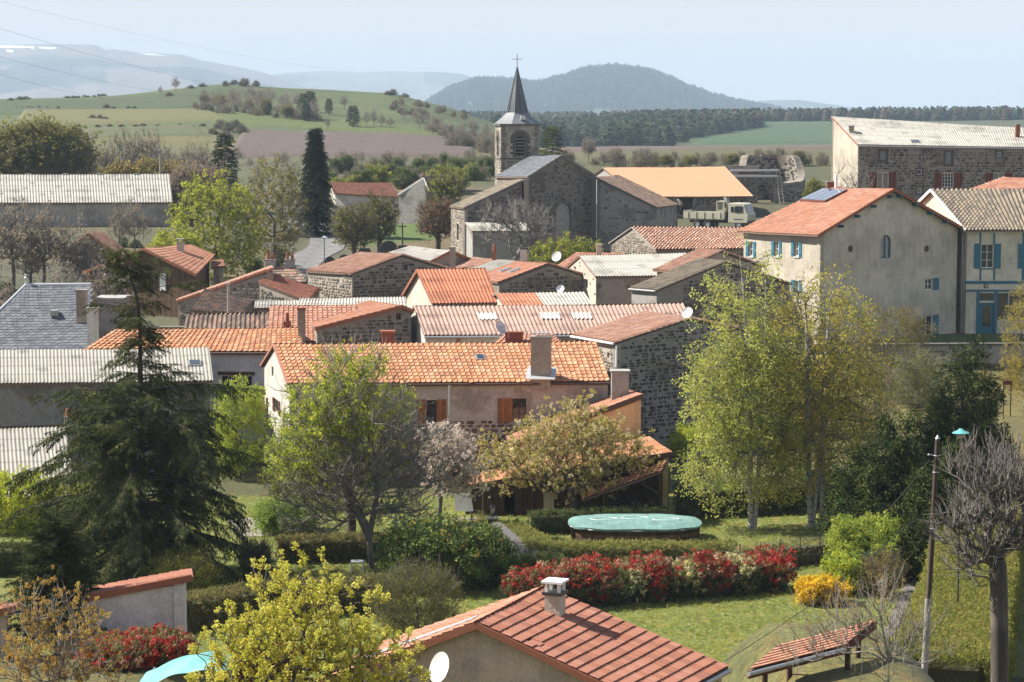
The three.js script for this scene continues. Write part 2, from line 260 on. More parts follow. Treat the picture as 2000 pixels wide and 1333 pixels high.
ridge('mountain', [[-500, 110], [-200, 95], [0, 88], [100, 86], [180, 87], [210, 95], [280, 103], [350, 106], [400, 119], [450, 128], [500, 138], [540, 150], [600, 170], [760, 215], [900, 235]], 8000, 1800, 3000, vc, 'long bare mountain with snow patches on its crest', (px, s, x, d) => {
  const py = s; const f = fbm(x / 700, d / 500, 4, 9); let c = f > 0.52 && s < 0.72 ? [0.038, 0.048, 0.042] : [0.135, 0.112, 0.09];
  const j = (fbm(x / 60, d / 90, 2, 19) - 0.5) * 8;
  const blob = (x0, y0, rx, ry) => Math.pow((px - x0) / rx, 2) + Math.pow((s - y0 + (px - x0) * 0.0006) / ry, 2) < 0.7 + 0.9 * (fbm(x / 45, d / 120, 3, 23) - 0.3); if (blob(28, 0.90, 78, 0.055) || blob(296, 0.915, 28, 0.036) || blob(205, 0.96, 12, 0.02) || blob(18, 0.80, 8, 0.012)) c = [0.8, 0.82, 0.85];
  return c; }, true);
ridge('mountain', [[380, 160], [470, 150], [530, 146], [560, 142], [640, 138], [700, 141], [760, 139], [830, 140], [870, 141], [900, 144], [930, 154], [990, 175], [1080, 205]], 9800, 1600, 2500, vc, 'pale distant ridge with dark wood edges', (px, s, x, d) => { const f = fbm(x / 500, d / 400, 4, 29); return f > 0.55 || (px > 830 && s > 0.7) ? [0.05, 0.065, 0.05] : [0.14, 0.125, 0.10]; });
ridge('hill', [[1380, 225], [1450, 200], [1500, 196], [1560, 195], [1620, 203], [1680, 213], [1760, 228]], 7600, 1200, 1800, vc, 'faint blue hill above the plain', () => [0.06, 0.075, 0.055]);
// ---------------------------------------------------------------- roofs
function tileGeo(kind) { // unit tile: x across, y up the slope, z out; lower edge proud
  const prof = { canal: (s) => 0.055 * Math.cos(2 * Math.PI * s), roman: (s) => { const t = s + 0.5; return t < 0.55 ? 0.012 : 0.012 + 0.05 * Math.sin(Math.PI * (t - 0.55) / 0.45); }, flat: (s) => { const a = Math.abs(s); return (a > 0.42 ? 0.022 : 0) + (a < 0.06 ? 0.014 : 0); }, slate: () => 0 }[kind];
  const n = { canal: 8, roman: 8, flat: 10, slate: 2 }[kind], th = { canal: 0.022, roman: 0.024, flat: 0.03, slate: 0.016 }[kind], tilt = { canal: 0.03, roman: 0.034, flat: 0.04, slate: 0.028 }[kind], pos = [], uv = [], idx = [];
  const ov = kind === 'slate' ? 0.35 : 0.12;
  const lowY = (s) => kind === 'slate' ? -0.5 + 0.22 * Math.abs(s) * 2 : -0.5;
  for (let i = 0; i <= n; i++) {
    const s = i / n - 0.5, p = prof(s) + 0.02;
    pos.push(s, lowY(s), p + tilt - th, s, lowY(s), p + tilt, s, 0.5 + ov, p); uv.push(s + 0.5, 0, s + 0.5, 0.04, s + 0.5, 1);
    if (i < n) { const k = i * 3; idx.push(k, k + 3, k + 1, k + 1, k + 3, k + 4, k + 1, k + 4, k + 2, k + 2, k + 4, k + 5); }
  }
  const g = new THREE.BufferGeometry(); g.setAttribute('position', new THREE.Float32BufferAttribute(pos, 3)); g.setAttribute('uv', new THREE.Float32BufferAttribute(uv, 2)); g.setIndex(idx);
  const q = g.toNonIndexed(); q.computeVertexNormals(); return q;
}
const TG = {}; for (const k of ['canal', 'roman', 'flat', 'slate']) TG[k] = tileGeo(k);
const capG = (() => { const g = new THREE.CylinderGeometry(0.5, 0.56, 1.06, 8, 1, true, -Math.PI / 2, Math.PI); g.rotateZ(Math.PI / 2).rotateX(0); return g; })(); // half-round, axis x
const CAM = V(0, CAMY, 0);
function bil(E0, E1, R0, R1, u, v) { const p = E0.clone().lerp(E1, u).lerp(R0.clone().lerp(R1, u), v); p.y -= Math.min(0.055, 0.0034 * E0.distanceTo(E1)) * Math.sin(Math.PI * clamp(u)) * (0.35 + 0.65 * v) * (1 + 0.5 * Math.sin(u * 9 + E0.x)); return p; } // old roofs sag a little
function patchFrame(E0, E1, R0, R1, u, v) {
  const p = bil(E0, E1, R0, R1, u, v), du = E1.clone().sub(E0).lerp(R1.clone().sub(R0), v), dv = R0.clone().sub(E0).lerp(R1.clone().sub(E1), u);
  const lu = du.length(), lv = dv.length(), x = du.clone().normalize(), n = new THREE.Vector3().crossVectors(x, dv).normalize(); if (n.y < 0) n.negate();
  return { p, x, y: dv.clone().normalize(), n, lu, lv };
}
function tileRoof(parent, E0, E1, R0, R1, o) {
  const f = patchFrame(E0, E1, R0, R1, 0.5, 0.5), nu = Math.max(2, Math.round(f.lu / o.tw)), nv = Math.max(2, Math.round(f.lv / o.th)), all = [], r = RNG(o.seed || 11);
  const u0 = o.u0 || 0, u1 = o.u1 ?? 1, w0 = parent.getWorldPosition(V(0, 0, 0));
  for (let j = 0; j < nv; j++) for (let i = 0; i < nu; i++) {
    const sh = o.kind === 'slate' && j % 2 ? 0.5 : 0, u = (i + 0.5 + sh) / nu, v = (j + 0.5) / nv; if (u > 1 || u < u0 || u > u1) continue;
    if (o.skip && o.skip(u, v)) continue;
    const q = patchFrame(E0, E1, R0, R1, u, v), wob = o.wob ?? 0.006, y = new THREE.Vector3().crossVectors(q.n, q.x).multiplyScalar(q.n.y > 0 ? 1 : -1); if (y.dot(q.y) < 0) y.negate(); const rot = (r() - 0.5) * wob * 3, tx = q.x.clone().multiplyScalar(Math.cos(rot)).addScaledVector(y, Math.sin(rot)); y.multiplyScalar(Math.cos(rot)).addScaledVector(q.x, -Math.sin(rot));
    const p = q.p.addScaledVector(q.n, 0.012 + (r() - 0.5) * wob).sub(w0); if (r() < wob * 1.2) p.addScaledVector(q.y, -0.05 - 0.06 * r());
    const m = new THREE.Matrix4().makeBasis(tx.multiplyScalar(q.lu / nu * 0.995), y.multiplyScalar(q.lv / nv), q.n.clone().multiplyScalar(o.zs || 1)).setPosition(p);
    all.push({ m, d: q.p.distanceTo(CAM), t: Math.floor(clamp(0.75 * r() + 0.5 * fbm(u * nu / 6, v * nv / 4, 2, o.seed || 1) - 0.12, 0, 0.999) * o.tone.length) });
  }
  all.sort((a, b) => a.d - b.d);
  const nInd = Math.min(o.ind || 0, 300, all.length);
  for (let i = 0; i < nInd; i++) { const t = part(o.pname || 'tile', TG[o.kind], o.tone[all[i].t], parent); t.matrixAutoUpdate = false; t.matrix.copy(all[i].m); t.matrix.decompose(t.position, t.quaternion, t.scale); t.matrixAutoUpdate = true; }
  const rest = all.slice(nInd).map((e) => ({ m: e.m, c: o.tone[e.t].color.clone().multiplyScalar(0.92 + 0.16 * r()) }));
  if (rest.length) inst(o.kind === 'slate' ? 'slates' : 'tiles', TG[o.kind], o.kind === 'slate' ? WHITE.slate : WHITE.rough, rest, parent);
}
function corrRoof(parent, E0, E1, R0, R1, o) {
  const f = patchFrame(E0, E1, R0, R1, 0.5, 0.5), wl = o.wl || 0.18, n = Math.min(1500, Math.round(f.lu / wl) * 6), rows = Math.max(2, Math.round(f.lv / (o.row || 1.4))), pos = [], uv = [], idx = [], w0 = parent.getWorldPosition(V(0, 0, 0));
  let base = 0; const u0 = o.u0 || 0, u1 = o.u1 ?? 1;
  for (let j = 0; j < rows; j++) for (const e of [0, 1]) {
    const v = (j + e * 1.04) / rows, lift = e ? 0.012 : 0.026;
    for (let i = 0; i <= n; i++) { const u = lerp(u0, u1, i / n), q = bil(E0, E1, R0, R1, u, Math.min(1, v)).addScaledVector(f.n, 0.03 + lift + (o.amp || 0.028) * Math.sin(i / n * (u1 - u0) * f.lu / wl * 2 * Math.PI) + 0.012 * (vnoise(u * 30, v * 6, 3) - 0.5)).sub(w0); pos.push(q.x, q.y, q.z); uv.push(u * f.lu, v * f.lv); }
    if (e) { const b = base; for (let i = 0; i < n; i++) { const a = b + i, c = b + n + 1 + i; idx.push(a, a + 1, c, c, a + 1, c + 1); } base += 2 * (n + 1); }
  }
  const g = new THREE.BufferGeometry(); g.setAttribute('position', new THREE.Float32BufferAttribute(pos, 3)); g.setAttribute('uv', new THREE.Float32BufferAttribute(uv, 2)); g.setIndex(idx); g.computeVertexNormals();
  return part(o.pname || 'corrugated_sheet', g, o.m, parent);
}
const SHEET = { grey: mat([0.43, 0.41, 0.375], { map: TX.sheet }), white: mat([0.52, 0.50, 0.465], { map: TX.sheet }), red: mat([0.60, 0.22, 0.12], { map: TX.sheet }), orange: mat([0.76, 0.41, 0.235], { map: TX.fine }), pink: mat([0.50, 0.335, 0.285], { map: TX.sheet }), stone: mat([0.40, 0.385, 0.36], { map: TX.sheet }), panel: mat([0.72, 0.72, 0.64], { roughness: 0.5 }) };
function slabG(E0, E1, R0, R1, t, w0) { // roof deck
  const n = 8, pos = [], P = (u, v, d) => { const p = bil(E0, E1, R0, R1, u, v).sub(w0); p.y -= d; return p; }, quad = (a, b, c, d) => { for (const p of [a, b, c, a, c, d]) pos.push(p.x, p.y, p.z); };
  for (let i = 0; i < n; i++) for (let j = 0; j < n; j++) for (const d of [0, t]) quad(P(i / n, j / n, d), P((i + 1) / n, j / n, d), P((i + 1) / n, (j + 1) / n, d), P(i / n, (j + 1) / n, d));
  for (let i = 0; i < n; i++) { const a = i / n, b = (i + 1) / n; for (const k of [0, 1]) { quad(P(a, k, 0), P(b, k, 0), P(b, k, t), P(a, k, t)); quad(P(k, a, 0), P(k, b, 0), P(k, b, t), P(k, a, t)); } }
  const g = new THREE.BufferGeometry(); g.setAttribute('position', new THREE.Float32BufferAttribute(pos, 3)); return uvM(g);
}
function cover(roof, E0, E1, R0, R1, spec) {
  for (const s of Array.isArray(spec) ? spec : [spec]) { if (s.kind === 'corr') corrRoof(roof, E0, E1, R0, R1, s); else tileRoof(roof, E0, E1, R0, R1, s); }
}
// a row of half-round ridge tiles between two points
function ridgeCaps(parent, a, b, m, o = {}) {
  const L = a.distanceTo(b), n = Math.max(2, Math.round(L / (o.len || 0.38))), d = b.clone().sub(a).normalize(), s = new THREE.Vector3().crossVectors(V(0, 1, 0), d).normalize(), up = new THREE.Vector3().crossVectors(d, s), w0 = parent.getWorldPosition(V(0, 0, 0)), list = [], rad = o.r || 0.26;
  for (let i = 0; i < n; i++) { const tt = (i + 0.5) / n, p = a.clone().lerp(b, tt).sub(w0); p.y -= Math.min(0.055, 0.0034 * L) * Math.sin(Math.PI * tt); p.addScaledVector(up, o.lift ?? 0.0); const k = i % 2 ? 1.0 : 1.06; list.push({ m: new THREE.Matrix4().makeBasis(d.clone().multiplyScalar(L / n), up.clone().multiplyScalar(rad * k), s.clone().multiplyScalar(rad * k)).setPosition(p) }); }
  if (o.ind) list.forEach((e) => { const t = part('ridge_tile', capG, Array.isArray(m) ? m[Math.floor(rnd() * m.length)] : m, parent); e.m.decompose(t.position, t.quaternion, t.scale); });
  else { const mm = Array.isArray(m) ? m : [m]; list.forEach((e) => e.c = mm[Math.floor(rnd() * mm.length)].color.clone()); inst('ridge_tiles', capG, WHITE.rough, list, parent); }
}

// ---------------------------------------------------------------- walls, stones, openings
// upright wall from A to B (bottom corners) whose top runs through [s 0..1, height] points; holes [s metres, h, w, hh, arch]
function wallG(f) {
  const { L, e, t, sg } = f, sh = new THREE.Shape(), X = (s) => s * sg; sh.moveTo(X(e), 0); sh.lineTo(X(L - e), 0); for (let i = f.tops.length - 1; i >= 0; i--) sh.lineTo(X(clamp(f.tops[i][0] * L, e, L - e)), f.tops[i][1]); sh.closePath();
  for (const [s, h, w, hh, arch] of f.holes) { const p = new THREE.Path(); p.moveTo(X(s), h); p.lineTo(X(s + w), h); p.lineTo(X(s + w), h + hh); if (arch) p.absarc(X(s + w / 2), h + hh, w / 2, sg > 0 ? 0 : Math.PI, sg > 0 ? Math.PI : 0, sg < 0); else p.lineTo(X(s), h + hh); p.lineTo(X(s), h); sh.holes.push(p); }
  const g = new THREE.ExtrudeGeometry(sh, { depth: t, bevelEnabled: false, curveSegments: 8 }).translate(0, 0, -t);
  return g.applyMatrix4(frameOf(new THREE.Vector3().crossVectors(V(0, 1, 0), f.n), V(0, 1, 0), f.n, f.A));
}
function wall(parent, name, A, B, tops, m, out, o = {}) {
  const d = V(B.x - A.x, 0, B.z - A.z), L = d.length(); d.normalize(); const n = V(-d.z, 0, d.x); if (n.dot(out) < 0) n.negate();
  const f = { d, n, L, tops, t: o.t || 0.3, e: o.end ?? 0.006, holes: [...(o.holes || [])], A: A.clone().sub(parent.getWorldPosition(V(0, 0, 0))), sg: new THREE.Vector3().crossVectors(V(0, 1, 0), n).dot(d) < 0 ? -1 : 1 };
  const w = part(name, wallG(f), m, parent); WF.set(w, f); return w;
}
function punch(w, ...holes) { const f = WF.get(w); f.holes.push(...holes); w.geometry = wallG(f); }
const WF = new Map();
const wp = (w, s, h, z = 0) => { const f = WF.get(w); return f.A.clone().addScaledVector(f.d, s).addScaledVector(V(0, 1, 0), h).addScaledVector(f.n, z); };
function wbox(w, name, s, h, ww, hh, z0, z1, m, parent) { // box on a wall face, s/h lower left corner, from z0 to z1 out of the wall
  const f = WF.get(w), g = new THREE.BoxGeometry(ww, hh, Math.abs(z1 - z0)); const up = V(0, 1, 0); const z = f.n.clone(); const x = new THREE.Vector3().crossVectors(up, z);
  g.applyMatrix4(frameOf(x, up, z, wp(w, s + ww / 2, h + hh / 2, (z0 + z1) / 2))); return part(name, uvM(g), m, parent);
}
const stoneG = []; // irregular dressed blocks, unit size, face toward +z
{
  const r = RNG(99);
  for (let k = 0; k < 8; k++) {
    const n = 7 + (k % 2), ring = []; for (let i = 0; i < n; i++) { const a = (i + 0.2 * (r() - 0.5)) / n * 2 * Math.PI, c = Math.cos(a), s = Math.sin(a), q = 1 / Math.pow(Math.pow(Math.abs(c), 3.2) + Math.pow(Math.abs(s), 3.2), 1 / 3.2); ring.push([c * q * 0.5 * (0.76 + 0.28 * r()), s * q * 0.5 * (0.74 + 0.30 * r())]); }
    const pos = []; const lvl = [[1, -0.5], [0.97, 0.25], [0.78, 0.5]];
    for (let l = 0; l < 2; l++) for (let i = 0; i < n; i++) { const a = ring[i], b = ring[(i + 1) % n], [s0, z0] = lvl[l], [s1, z1] = lvl[l + 1]; pos.push(a[0] * s0, a[1] * s0, z0, b[0] * s0, b[1] * s0, z0, b[0] * s1, b[1] * s1, z1, a[0] * s0, a[1] * s0, z0, b[0] * s1, b[1] * s1, z1, a[0] * s1, a[1] * s1, z1); }
    for (let i = 0; i < n; i++) { const a = ring[i], b = ring[(i + 1) % n], s = 0.78; pos.push(0, 0, 0.5 + 0.08 * (r() - 0.3), a[0] * s, a[1] * s, 0.5, b[0] * s, b[1] * s, 0.5); }
    const g = new THREE.BufferGeometry(); g.setAttribute('position', new THREE.Float32BufferAttribute(pos, 3)); stoneG.push(uvM(g));
  }
}
// lay stones on a wall: courses of height ch, widths cw, fill 0..1, first `ind` are single meshes
function lay(w, o) {
  o = { ...o, ch: o.ch * 0.84, cw: o.cw * 0.84 };
  const f = WF.get(w), r = RNG(o.seed || 5), list = [], s0 = o.s0 ?? 0.1, s1 = o.s1 ?? f.L - 0.1, h0 = o.h0 ?? 0.6, up = V(0, 1, 0), x = new THREE.Vector3().crossVectors(up, f.n);
  const top = (s) => { const t = s / f.L, T = f.tops; for (let i = 0; i < T.length - 1; i++) if (t <= T[i + 1][0]) return lerp(T[i][1], T[i + 1][1], (t - T[i][0]) / Math.max(1e-6, T[i + 1][0] - T[i][0])); return T[T.length - 1][1]; };
  const hmax = o.h1 ?? Math.max(...f.tops.map((t) => t[1]));
  for (let h = h0; h < hmax;) {
    const ch = o.ch * (0.6 + 0.75 * r());
    for (let s = s0; s < s1;) {
      let cw = o.cw * (0.4 + 1.3 * Math.pow(r(), 1.5)); if (s + cw > s1) cw = s1 - s; if (cw < o.cw * 0.3) break;
      const c = s + cw / 2, hh = h + ch / 2, lim = Math.min(top(s + 0.05), top(s + cw - 0.05), top(c));
      const inHole = f.holes.some(([a, b, ww, hgt, ar]) => c > a - cw / 2 - 0.04 && c < a + ww + cw / 2 + 0.04 && hh > b - ch / 2 - 0.04 && hh < b + hgt + (ar ? ww / 2 : 0) + ch / 2 + 0.04) || (o.avoid || []).some(([a, b, ww, hgt]) => c > a - cw / 2 && c < a + ww + cw / 2 && hh > b - ch / 2 && hh < b + hgt + ch / 2);
      if (hh + ch / 2 < lim - 0.12 && !inHole && r() < o.fill) {
        const big = 0.84 + 0.15 * r(), hgt = ch * (0.68 + 0.28 * r()), p = wp(w, c, hh + (r() - 0.5) * ch * 0.12, 0.018 * r()), rot = (r() - 0.5) * 0.14, xx = x.clone().multiplyScalar(Math.cos(rot)).addScaledVector(up, Math.sin(rot)), yy = up.clone().multiplyScalar(Math.cos(rot)).addScaledVector(x, -Math.sin(rot));
        list.push({ m: new THREE.Matrix4().makeBasis(xx.multiplyScalar(cw * big), yy.multiplyScalar(hgt), f.n.clone().multiplyScalar(0.07)).setPosition(p), k: Math.floor(r() * 8), t: Math.floor(Math.pow(r(), 1.2) * o.tone.length), a: cw * hgt });
      }
      s += cw * (o.gap || 1.02);
    }
    h += ch;
  }
  list.sort((a, b) => b.a - a.a);
  const n = Math.min(o.ind || 0, 300);
  list.slice(0, n).forEach((e) => { const q = part('stone', stoneG[e.k], o.tone[e.t], w); e.m.decompose(q.position, q.quaternion, q.scale); });
  const rest = list.slice(n);
  for (let k = 0; k < 8; k++) { const l = rest.filter((e) => e.k === k); if (l.length) inst('stones', stoneG[k], WHITE.rough, l.map((e) => ({ m: e.m, c: o.tone[e.t].color.clone().multiplyScalar(0.85 + 0.3 * r()) })), w); }
  return list.length;
}
// window filling an opening of the wall
function windowIn(w, house, s, h, ww, hh, o = {}) {
  const z = o.z ?? -0.16, fm = o.fm || M.whiteframe, b = o.b || 0.06;
  const p = wbox(w, 'window', s + 0.005, h + 0.005, ww - 0.01, hh - 0.01, z - 0.03, z - 0.02, M.glass, house);
  const F_ = (ss, h2, a, c) => { const k = wbox(w, 'frame_bar', ss, h2, a, c, z - 0.018, z + 0.035, fm, house); house.remove(k); p.add(k); };
  F_(s, h, b, hh); F_(s + ww - b, h, b, hh); F_(s + b, h, ww - 2 * b, b); F_(s + b, h + hh - b, ww - 2 * b, b);
  for (let i = 1; i < (o.nx || 1); i++) F_(s + ww * i / o.nx - b * 0.4, h + b, b * 0.8, hh - 2 * b);
  for (let i = 1; i < (o.ny || 1); i++) F_(s + b, h + hh * i / o.ny - b * 0.25, ww - 2 * b, b * 0.5);
  if (o.sill) wbox(w, 'window_sill', s - 0.08, h - 0.09, ww + 0.16, 0.085, -0.1, 0.07, o.sill, house);
  if (o.lintel) wbox(w, 'lintel', s - 0.15, h + hh + 0.004, ww + 0.3, 0.2, -0.1, 0.03, o.lintel, house);
  if (o.sur) { wbox(w, 'window_surround', s - 0.17, h - 0.16, 0.165, hh + 0.32, -0.1, 0.035, o.sur, house); wbox(w, 'window_surround', s + ww + 0.005, h - 0.16, 0.165, hh + 0.32, -0.1, 0.035, o.sur, house); wbox(w, 'window_surround', s, h + hh + 0.004, ww, 0.16, -0.1, 0.032, o.sur, house); wbox(w, 'window_surround', s, h - 0.16, ww, 0.155, -0.1, 0.04, o.sur, house); }
  for (const [side, sw] of o.sh || []) {
    const x = side < 0 ? s - sw - 0.015 : s + ww + 0.015, q = wbox(w, 'shutter', x, h - 0.03, sw, hh + 0.06, 0.02, 0.055, o.shm, house);
    for (const k of [0.14, 0.82]) { const c = wbox(w, 'batten', x + 0.02, h + hh * k, sw - 0.04, 0.07, 0.056, 0.08, o.shm, house); house.remove(c); q.add(c); }
    if (o.zbar) { const a = wp(w, x + 0.05, h + hh * 0.2, 0.066), b2 = wp(w, x + sw - 0.05, h + hh * 0.8, 0.066), c = part('brace', beamG(a, b2, 0.022, 0.07), o.shm, q); }
  }
  return p;
}
function chimney(house, base, w, d, h, m, o = {}) { // base is a world point on the roof; the stack starts below the tiles
  const b = local(house, base), a = o.turn || 0, c = part('chimney', uvM(boxG(w, h + 0.7, d, 0, (h - 0.7) / 2, 0).rotateY(a).translate(b.x, b.y, b.z)), m, house);
  part('chimney_cap', uvM(boxG(w + 0.12, 0.08, d + 0.12, 0, h + 0.042, 0).rotateY(a).translate(b.x, b.y, b.z)), o.cap || M.concrete, c);
  if (o.pots) for (let i = 0; i < o.pots; i++) { const x = (i - (o.pots - 1) / 2) * 0.36; part('chimney_pot', new THREE.CylinderGeometry(0.09, 0.13, 0.45, 10).translate(x, h + 0.31, 0).rotateY(a).translate(b.x, b.y, b.z), M.terra, c); }
  if (o.slab) { part('chimney_top', uvM(mg([boxG(w + 0.15, 0.06, d + 0.15, 0, h + 0.36, 0), ...[[-1, -1], [1, -1], [-1, 1], [1, 1]].map(([i, j]) => boxG(0.08, 0.26, 0.08, i * w * 0.4, h + 0.21, j * d * 0.4))]).rotateY(a).translate(b.x, b.y, b.z)), o.slab, c); }
  if (o.flash) part('flashing', uvM(boxG(w + 0.5, 0.05, d + 0.6).rotateX(0.36).rotateY(a).translate(b.x, b.y + 0.1, b.z + 0.1)), M.lead, c);
  return c;
}
function skylight(house, roof, E, R, u, v, w, h) {
  const q = patchFrame(E[0], E[1], R[0], R[1], u, v), w0 = house.position, f = frameOf(q.x, q.y, q.n, q.p.clone().addScaledVector(q.n, 0.09).sub(w0));
  const s = part('skylight', uvM(boxG(w, h, 0.1).applyMatrix4(f)), M.zinc, house); part('skylight_pane', uvM(boxG(w - 0.14, h - 0.14, 0.02, 0, 0, 0.062).applyMatrix4(f)), M.glass, s); return s;
}
// a house under two slopes: E eave (front), R ridge, D other eave (mirrored when left out); side a = under E, b = under D, l = gable at index 0, r = gable at index 1
function house(name, label, o) {
  const E = o.E.map(A3), R = o.R.map(A3), D = o.D ? o.D.map(A3) : [0, 1].map((i) => V(2 * R[i].x - E[i].x, E[i].y, 2 * R[i].z - E[i].z)), mono = o.mono;
  const c = V(0, 0, 0); [...E, ...(mono ? R : D)].forEach((p) => c.addScaledVector(p, 0.25));
  const y0 = o.y0 ?? Math.min(...[...E, ...D].map((p) => gh(p.x, p.z))) - 0.3; c.y = y0;
  const H = thing(name, label, o.cat || 'house', c, o.group), out = {};
  const ov = o.ov ?? 0.3, ovg = o.ovg ?? 0.2, u = R[1].clone().sub(R[0]).setY(0).normalize();
  const far = mono ? R : D, inset = (p, q, i) => { const d = q.clone().sub(p).setY(0).normalize(); return p.clone().addScaledVector(d, ov).addScaledVector(u, i ? -ovg : ovg); };
  const e = [0, 1].map((i) => inset(E[i], far[i], i)), f = [0, 1].map((i) => { const k = inset(far[i], E[i], i); return k; });
  const drop = o.drop ?? 0.16, mm = o.wall || M.cream, W = {};
  const hE = (p, a, b) => { const t = clamp(p.clone().sub(a).setY(0).length() / Math.max(0.01, b.clone().sub(a).setY(0).length())); return lerp(a.y, b.y, t) - y0 - drop; };
  const he = [0, 1].map((i) => hE(e[i], E[i].clone().addScaledVector(u, i ? -ovg : ovg), R[i])), hf = [0, 1].map((i) => mono ? R[i].y - y0 - drop - 0.1 : hE(f[i], D[i].clone().addScaledVector(u, i ? -ovg : ovg), R[i]));
  const G = (p) => V(p.x, y0, p.z), mk = (k, n, A, B, tops, ot) => { const s = { ...(o[k] || {}) }; if (s.none) return; W[k] = wall(H, n, G(A), G(B), tops, s.m || mm, ot, { holes: s.holes, end: 'ab'.includes(k) ? 0.006 : 0.0 }); };
  const oa = e[0].clone().sub(far[0]).setY(0).normalize();
  const ca = (i) => { const L = f[i].clone().sub(e[i]).setY(0).length(), rr = R[i].clone().addScaledVector(u, i ? -ovg : ovg); return mono ? [[0, he[i]], [1, hf[i]]] : [[0, he[i]], [clamp(rr.sub(e[i]).setY(0).length() / L, 0.05, 0.95), R[i].y - y0 - drop], [1, hf[i]]]; };
  mk('a', 'wall', e[0], e[1], [[0, he[0]], [1, he[1]]], oa); mk('b', 'wall', f[0], f[1], [[0, hf[0]], [1, hf[1]]], oa.clone().negate());
  mk('l', 'gable_wall', e[0], f[0], ca(0), u.clone().negate()); mk('r', 'gable_wall', e[1], f[1], ca(1), u);
  const roof = part('roof', slabG(E[0], E[1], R[0], R[1], 0.1, c), o.slab || M.slab, H); if (!mono) { const g2 = slabG(D[1], D[0], R[1], R[0], 0.1, c); roof.geometry = mg([roof.geometry, g2]); }
  cover(roof, E[0], E[1], R[0], R[1], o.roof); if (!mono && o.roofB !== null) cover(roof, D[1], D[0], R[1], R[0], o.roofB || Object.assign({}, Array.isArray(o.roof) ? o.roof[0] : o.roof, { ind: 0 }));
  if (o.caps) ridgeCaps(roof, R[0], R[1], o.caps, { ind: o.capInd, r: o.capR, lift: o.capLift });
  if (o.verge) for (const i of [0, 1]) for (const p of mono ? [E[i]] : [E[i], D[i]]) part('verge_board', beamG(local(H, p).setY(p.y - y0 - 0.05), local(H, R[i]).setY(R[i].y - y0 - 0.05), 0.06, o.vh || 0.2), o.verge, roof);
  if (o.gutter) { const a = local(H, E[0]), b = local(H, E[1]); const s = oa.clone().multiplyScalar(0.07); part('gutter', rodG(a.add(s).setY(a.y - 0.08), b.add(s).setY(b.y - 0.08), 0.07, 0.07, 8), o.gutter, H); }
  return { H, E, R, D, W, roof, y0, e, f };
}
const on = (h, u, v, back) => back ? bil(h.D[0], h.D[1], h.R[0], h.R[1], u, v) : bil(h.E[0], h.E[1], h.R[0], h.R[1], u, v);
// wall coordinates of a sight line meeting a wall
function sh(h, k, px, py) {
  const w = h.W[k], f = WF.get(w), A = f.A.clone().add(h.H.position), p0 = CAM, d = at(px, py, 100).sub(CAM), t = A.clone().sub(p0).dot(f.n) / d.dot(f.n), q = p0.clone().addScaledVector(d, t); return [q.clone().sub(A).dot(f.d), q.y - A.y];
}
// opening given by two sight-line corners (top left, bottom right) on a wall
function holePx(h0, k, x0, y0, x1, y1) { const a = sh(h0, k, x0, y0), b = sh(h0, k, x1, y1); return [Math.min(a[0], b[0]), Math.min(a[1], b[1]), Math.abs(b[0] - a[0]), Math.abs(b[1] - a[1])]; }
function win(h, k, x0, y0, x1, y1, o = {}) { const q = holePx(h, k, x0, y0, x1, y1); punch(h.W[k], o.arch ? [...q, 1] : q); return windowIn(h.W[k], h.H, q[0], q[1], q[2], q[3] + (o.arch ? q[2] / 2 : 0), o); }
function pbox(h, k, name, x0, y0, x1, y1, z0, z1, m) { const q = holePx(h, k, x0, y0, x1, y1); return wbox(h.W[k], name, q[0], q[1], q[2], q[3], z0, z1, m, h.H); }
const T = (kind, tone, tw, th, o = {}) => ({ kind, tone: TONE[tone], tw, th, ...o });
const C = (m, o = {}) => ({ kind: 'corr', m: SHEET[m], ...o });
// ---------------------------------------------------------------- buildings, front to back
// foreground house at the bottom of the view
{
  const h = house('foreground_house', 'beige rendered house with red tiled roof and steel-capped chimney in the foreground', {
    R: [[930, 1219, 58], [1062, 1150, 62.4]], E: [[1275, 1384, 56.2], [1421, 1305, 60.4]], D: [[598, 1345, 60], [728, 1265, 64.3]], y0: -0.2, ov: 0.12, ovg: 0.14, wall: M.beige,
    roof: T('flat', 'red', 0.30, 0.345, { ind: 300, wob: 0.004, zs: 1.0 }), roofB: T('flat', 'salmon', 0.30, 0.345, { ind: 60 }), caps: TONE.red, capInd: true, capR: 0.17, verge: M.terra, vh: 0.17, gutter: M.zinc,
  });
  chimney(h.H, at(1084, 1222, 60.6), 0.44, 0.44, 0.86, M.pale, { turn: -0.38, slab: M.whitemetal, cap: M.black });
  const c = on(h, 0.66, 0.86), q = part('roof_vent', uvM(boxG(0.24, 0.12, 0.2).rotateY(-0.4)), M.terra, h.H); q.position.copy(local(h.H, c)).y += 0.08;
  const fl = part('flashing', beamG(local(h.H, at(1104, 1228, 60.4)), local(h.H, at(1128, 1238, 60.2)), 0.12, 0.04), M.lead, h.H);
  // skylight strip on the left slope
  part('roof_strip', slabG(bil(h.D[0], h.D[1], h.R[0], h.R[1], 0.3, 0.05).setY(bil(h.D[0], h.D[1], h.R[0], h.R[1], 0.3, 0.05).y + 0.1), bil(h.D[0], h.D[1], h.R[0], h.R[1], 0.42, 0.05).setY(bil(h.D[0], h.D[1], h.R[0], h.R[1], 0.42, 0.05).y + 0.1), bil(h.D[0], h.D[1], h.R[0], h.R[1], 0.3, 0.85).setY(bil(h.D[0], h.D[1], h.R[0], h.R[1], 0.3, 0.85).y + 0.1), bil(h.D[0], h.D[1], h.R[0], h.R[1], 0.42, 0.85).setY(bil(h.D[0], h.D[1], h.R[0], h.R[1], 0.42, 0.85).y + 0.1), 0.03, h.H.position), M.lead, h.roof);
}
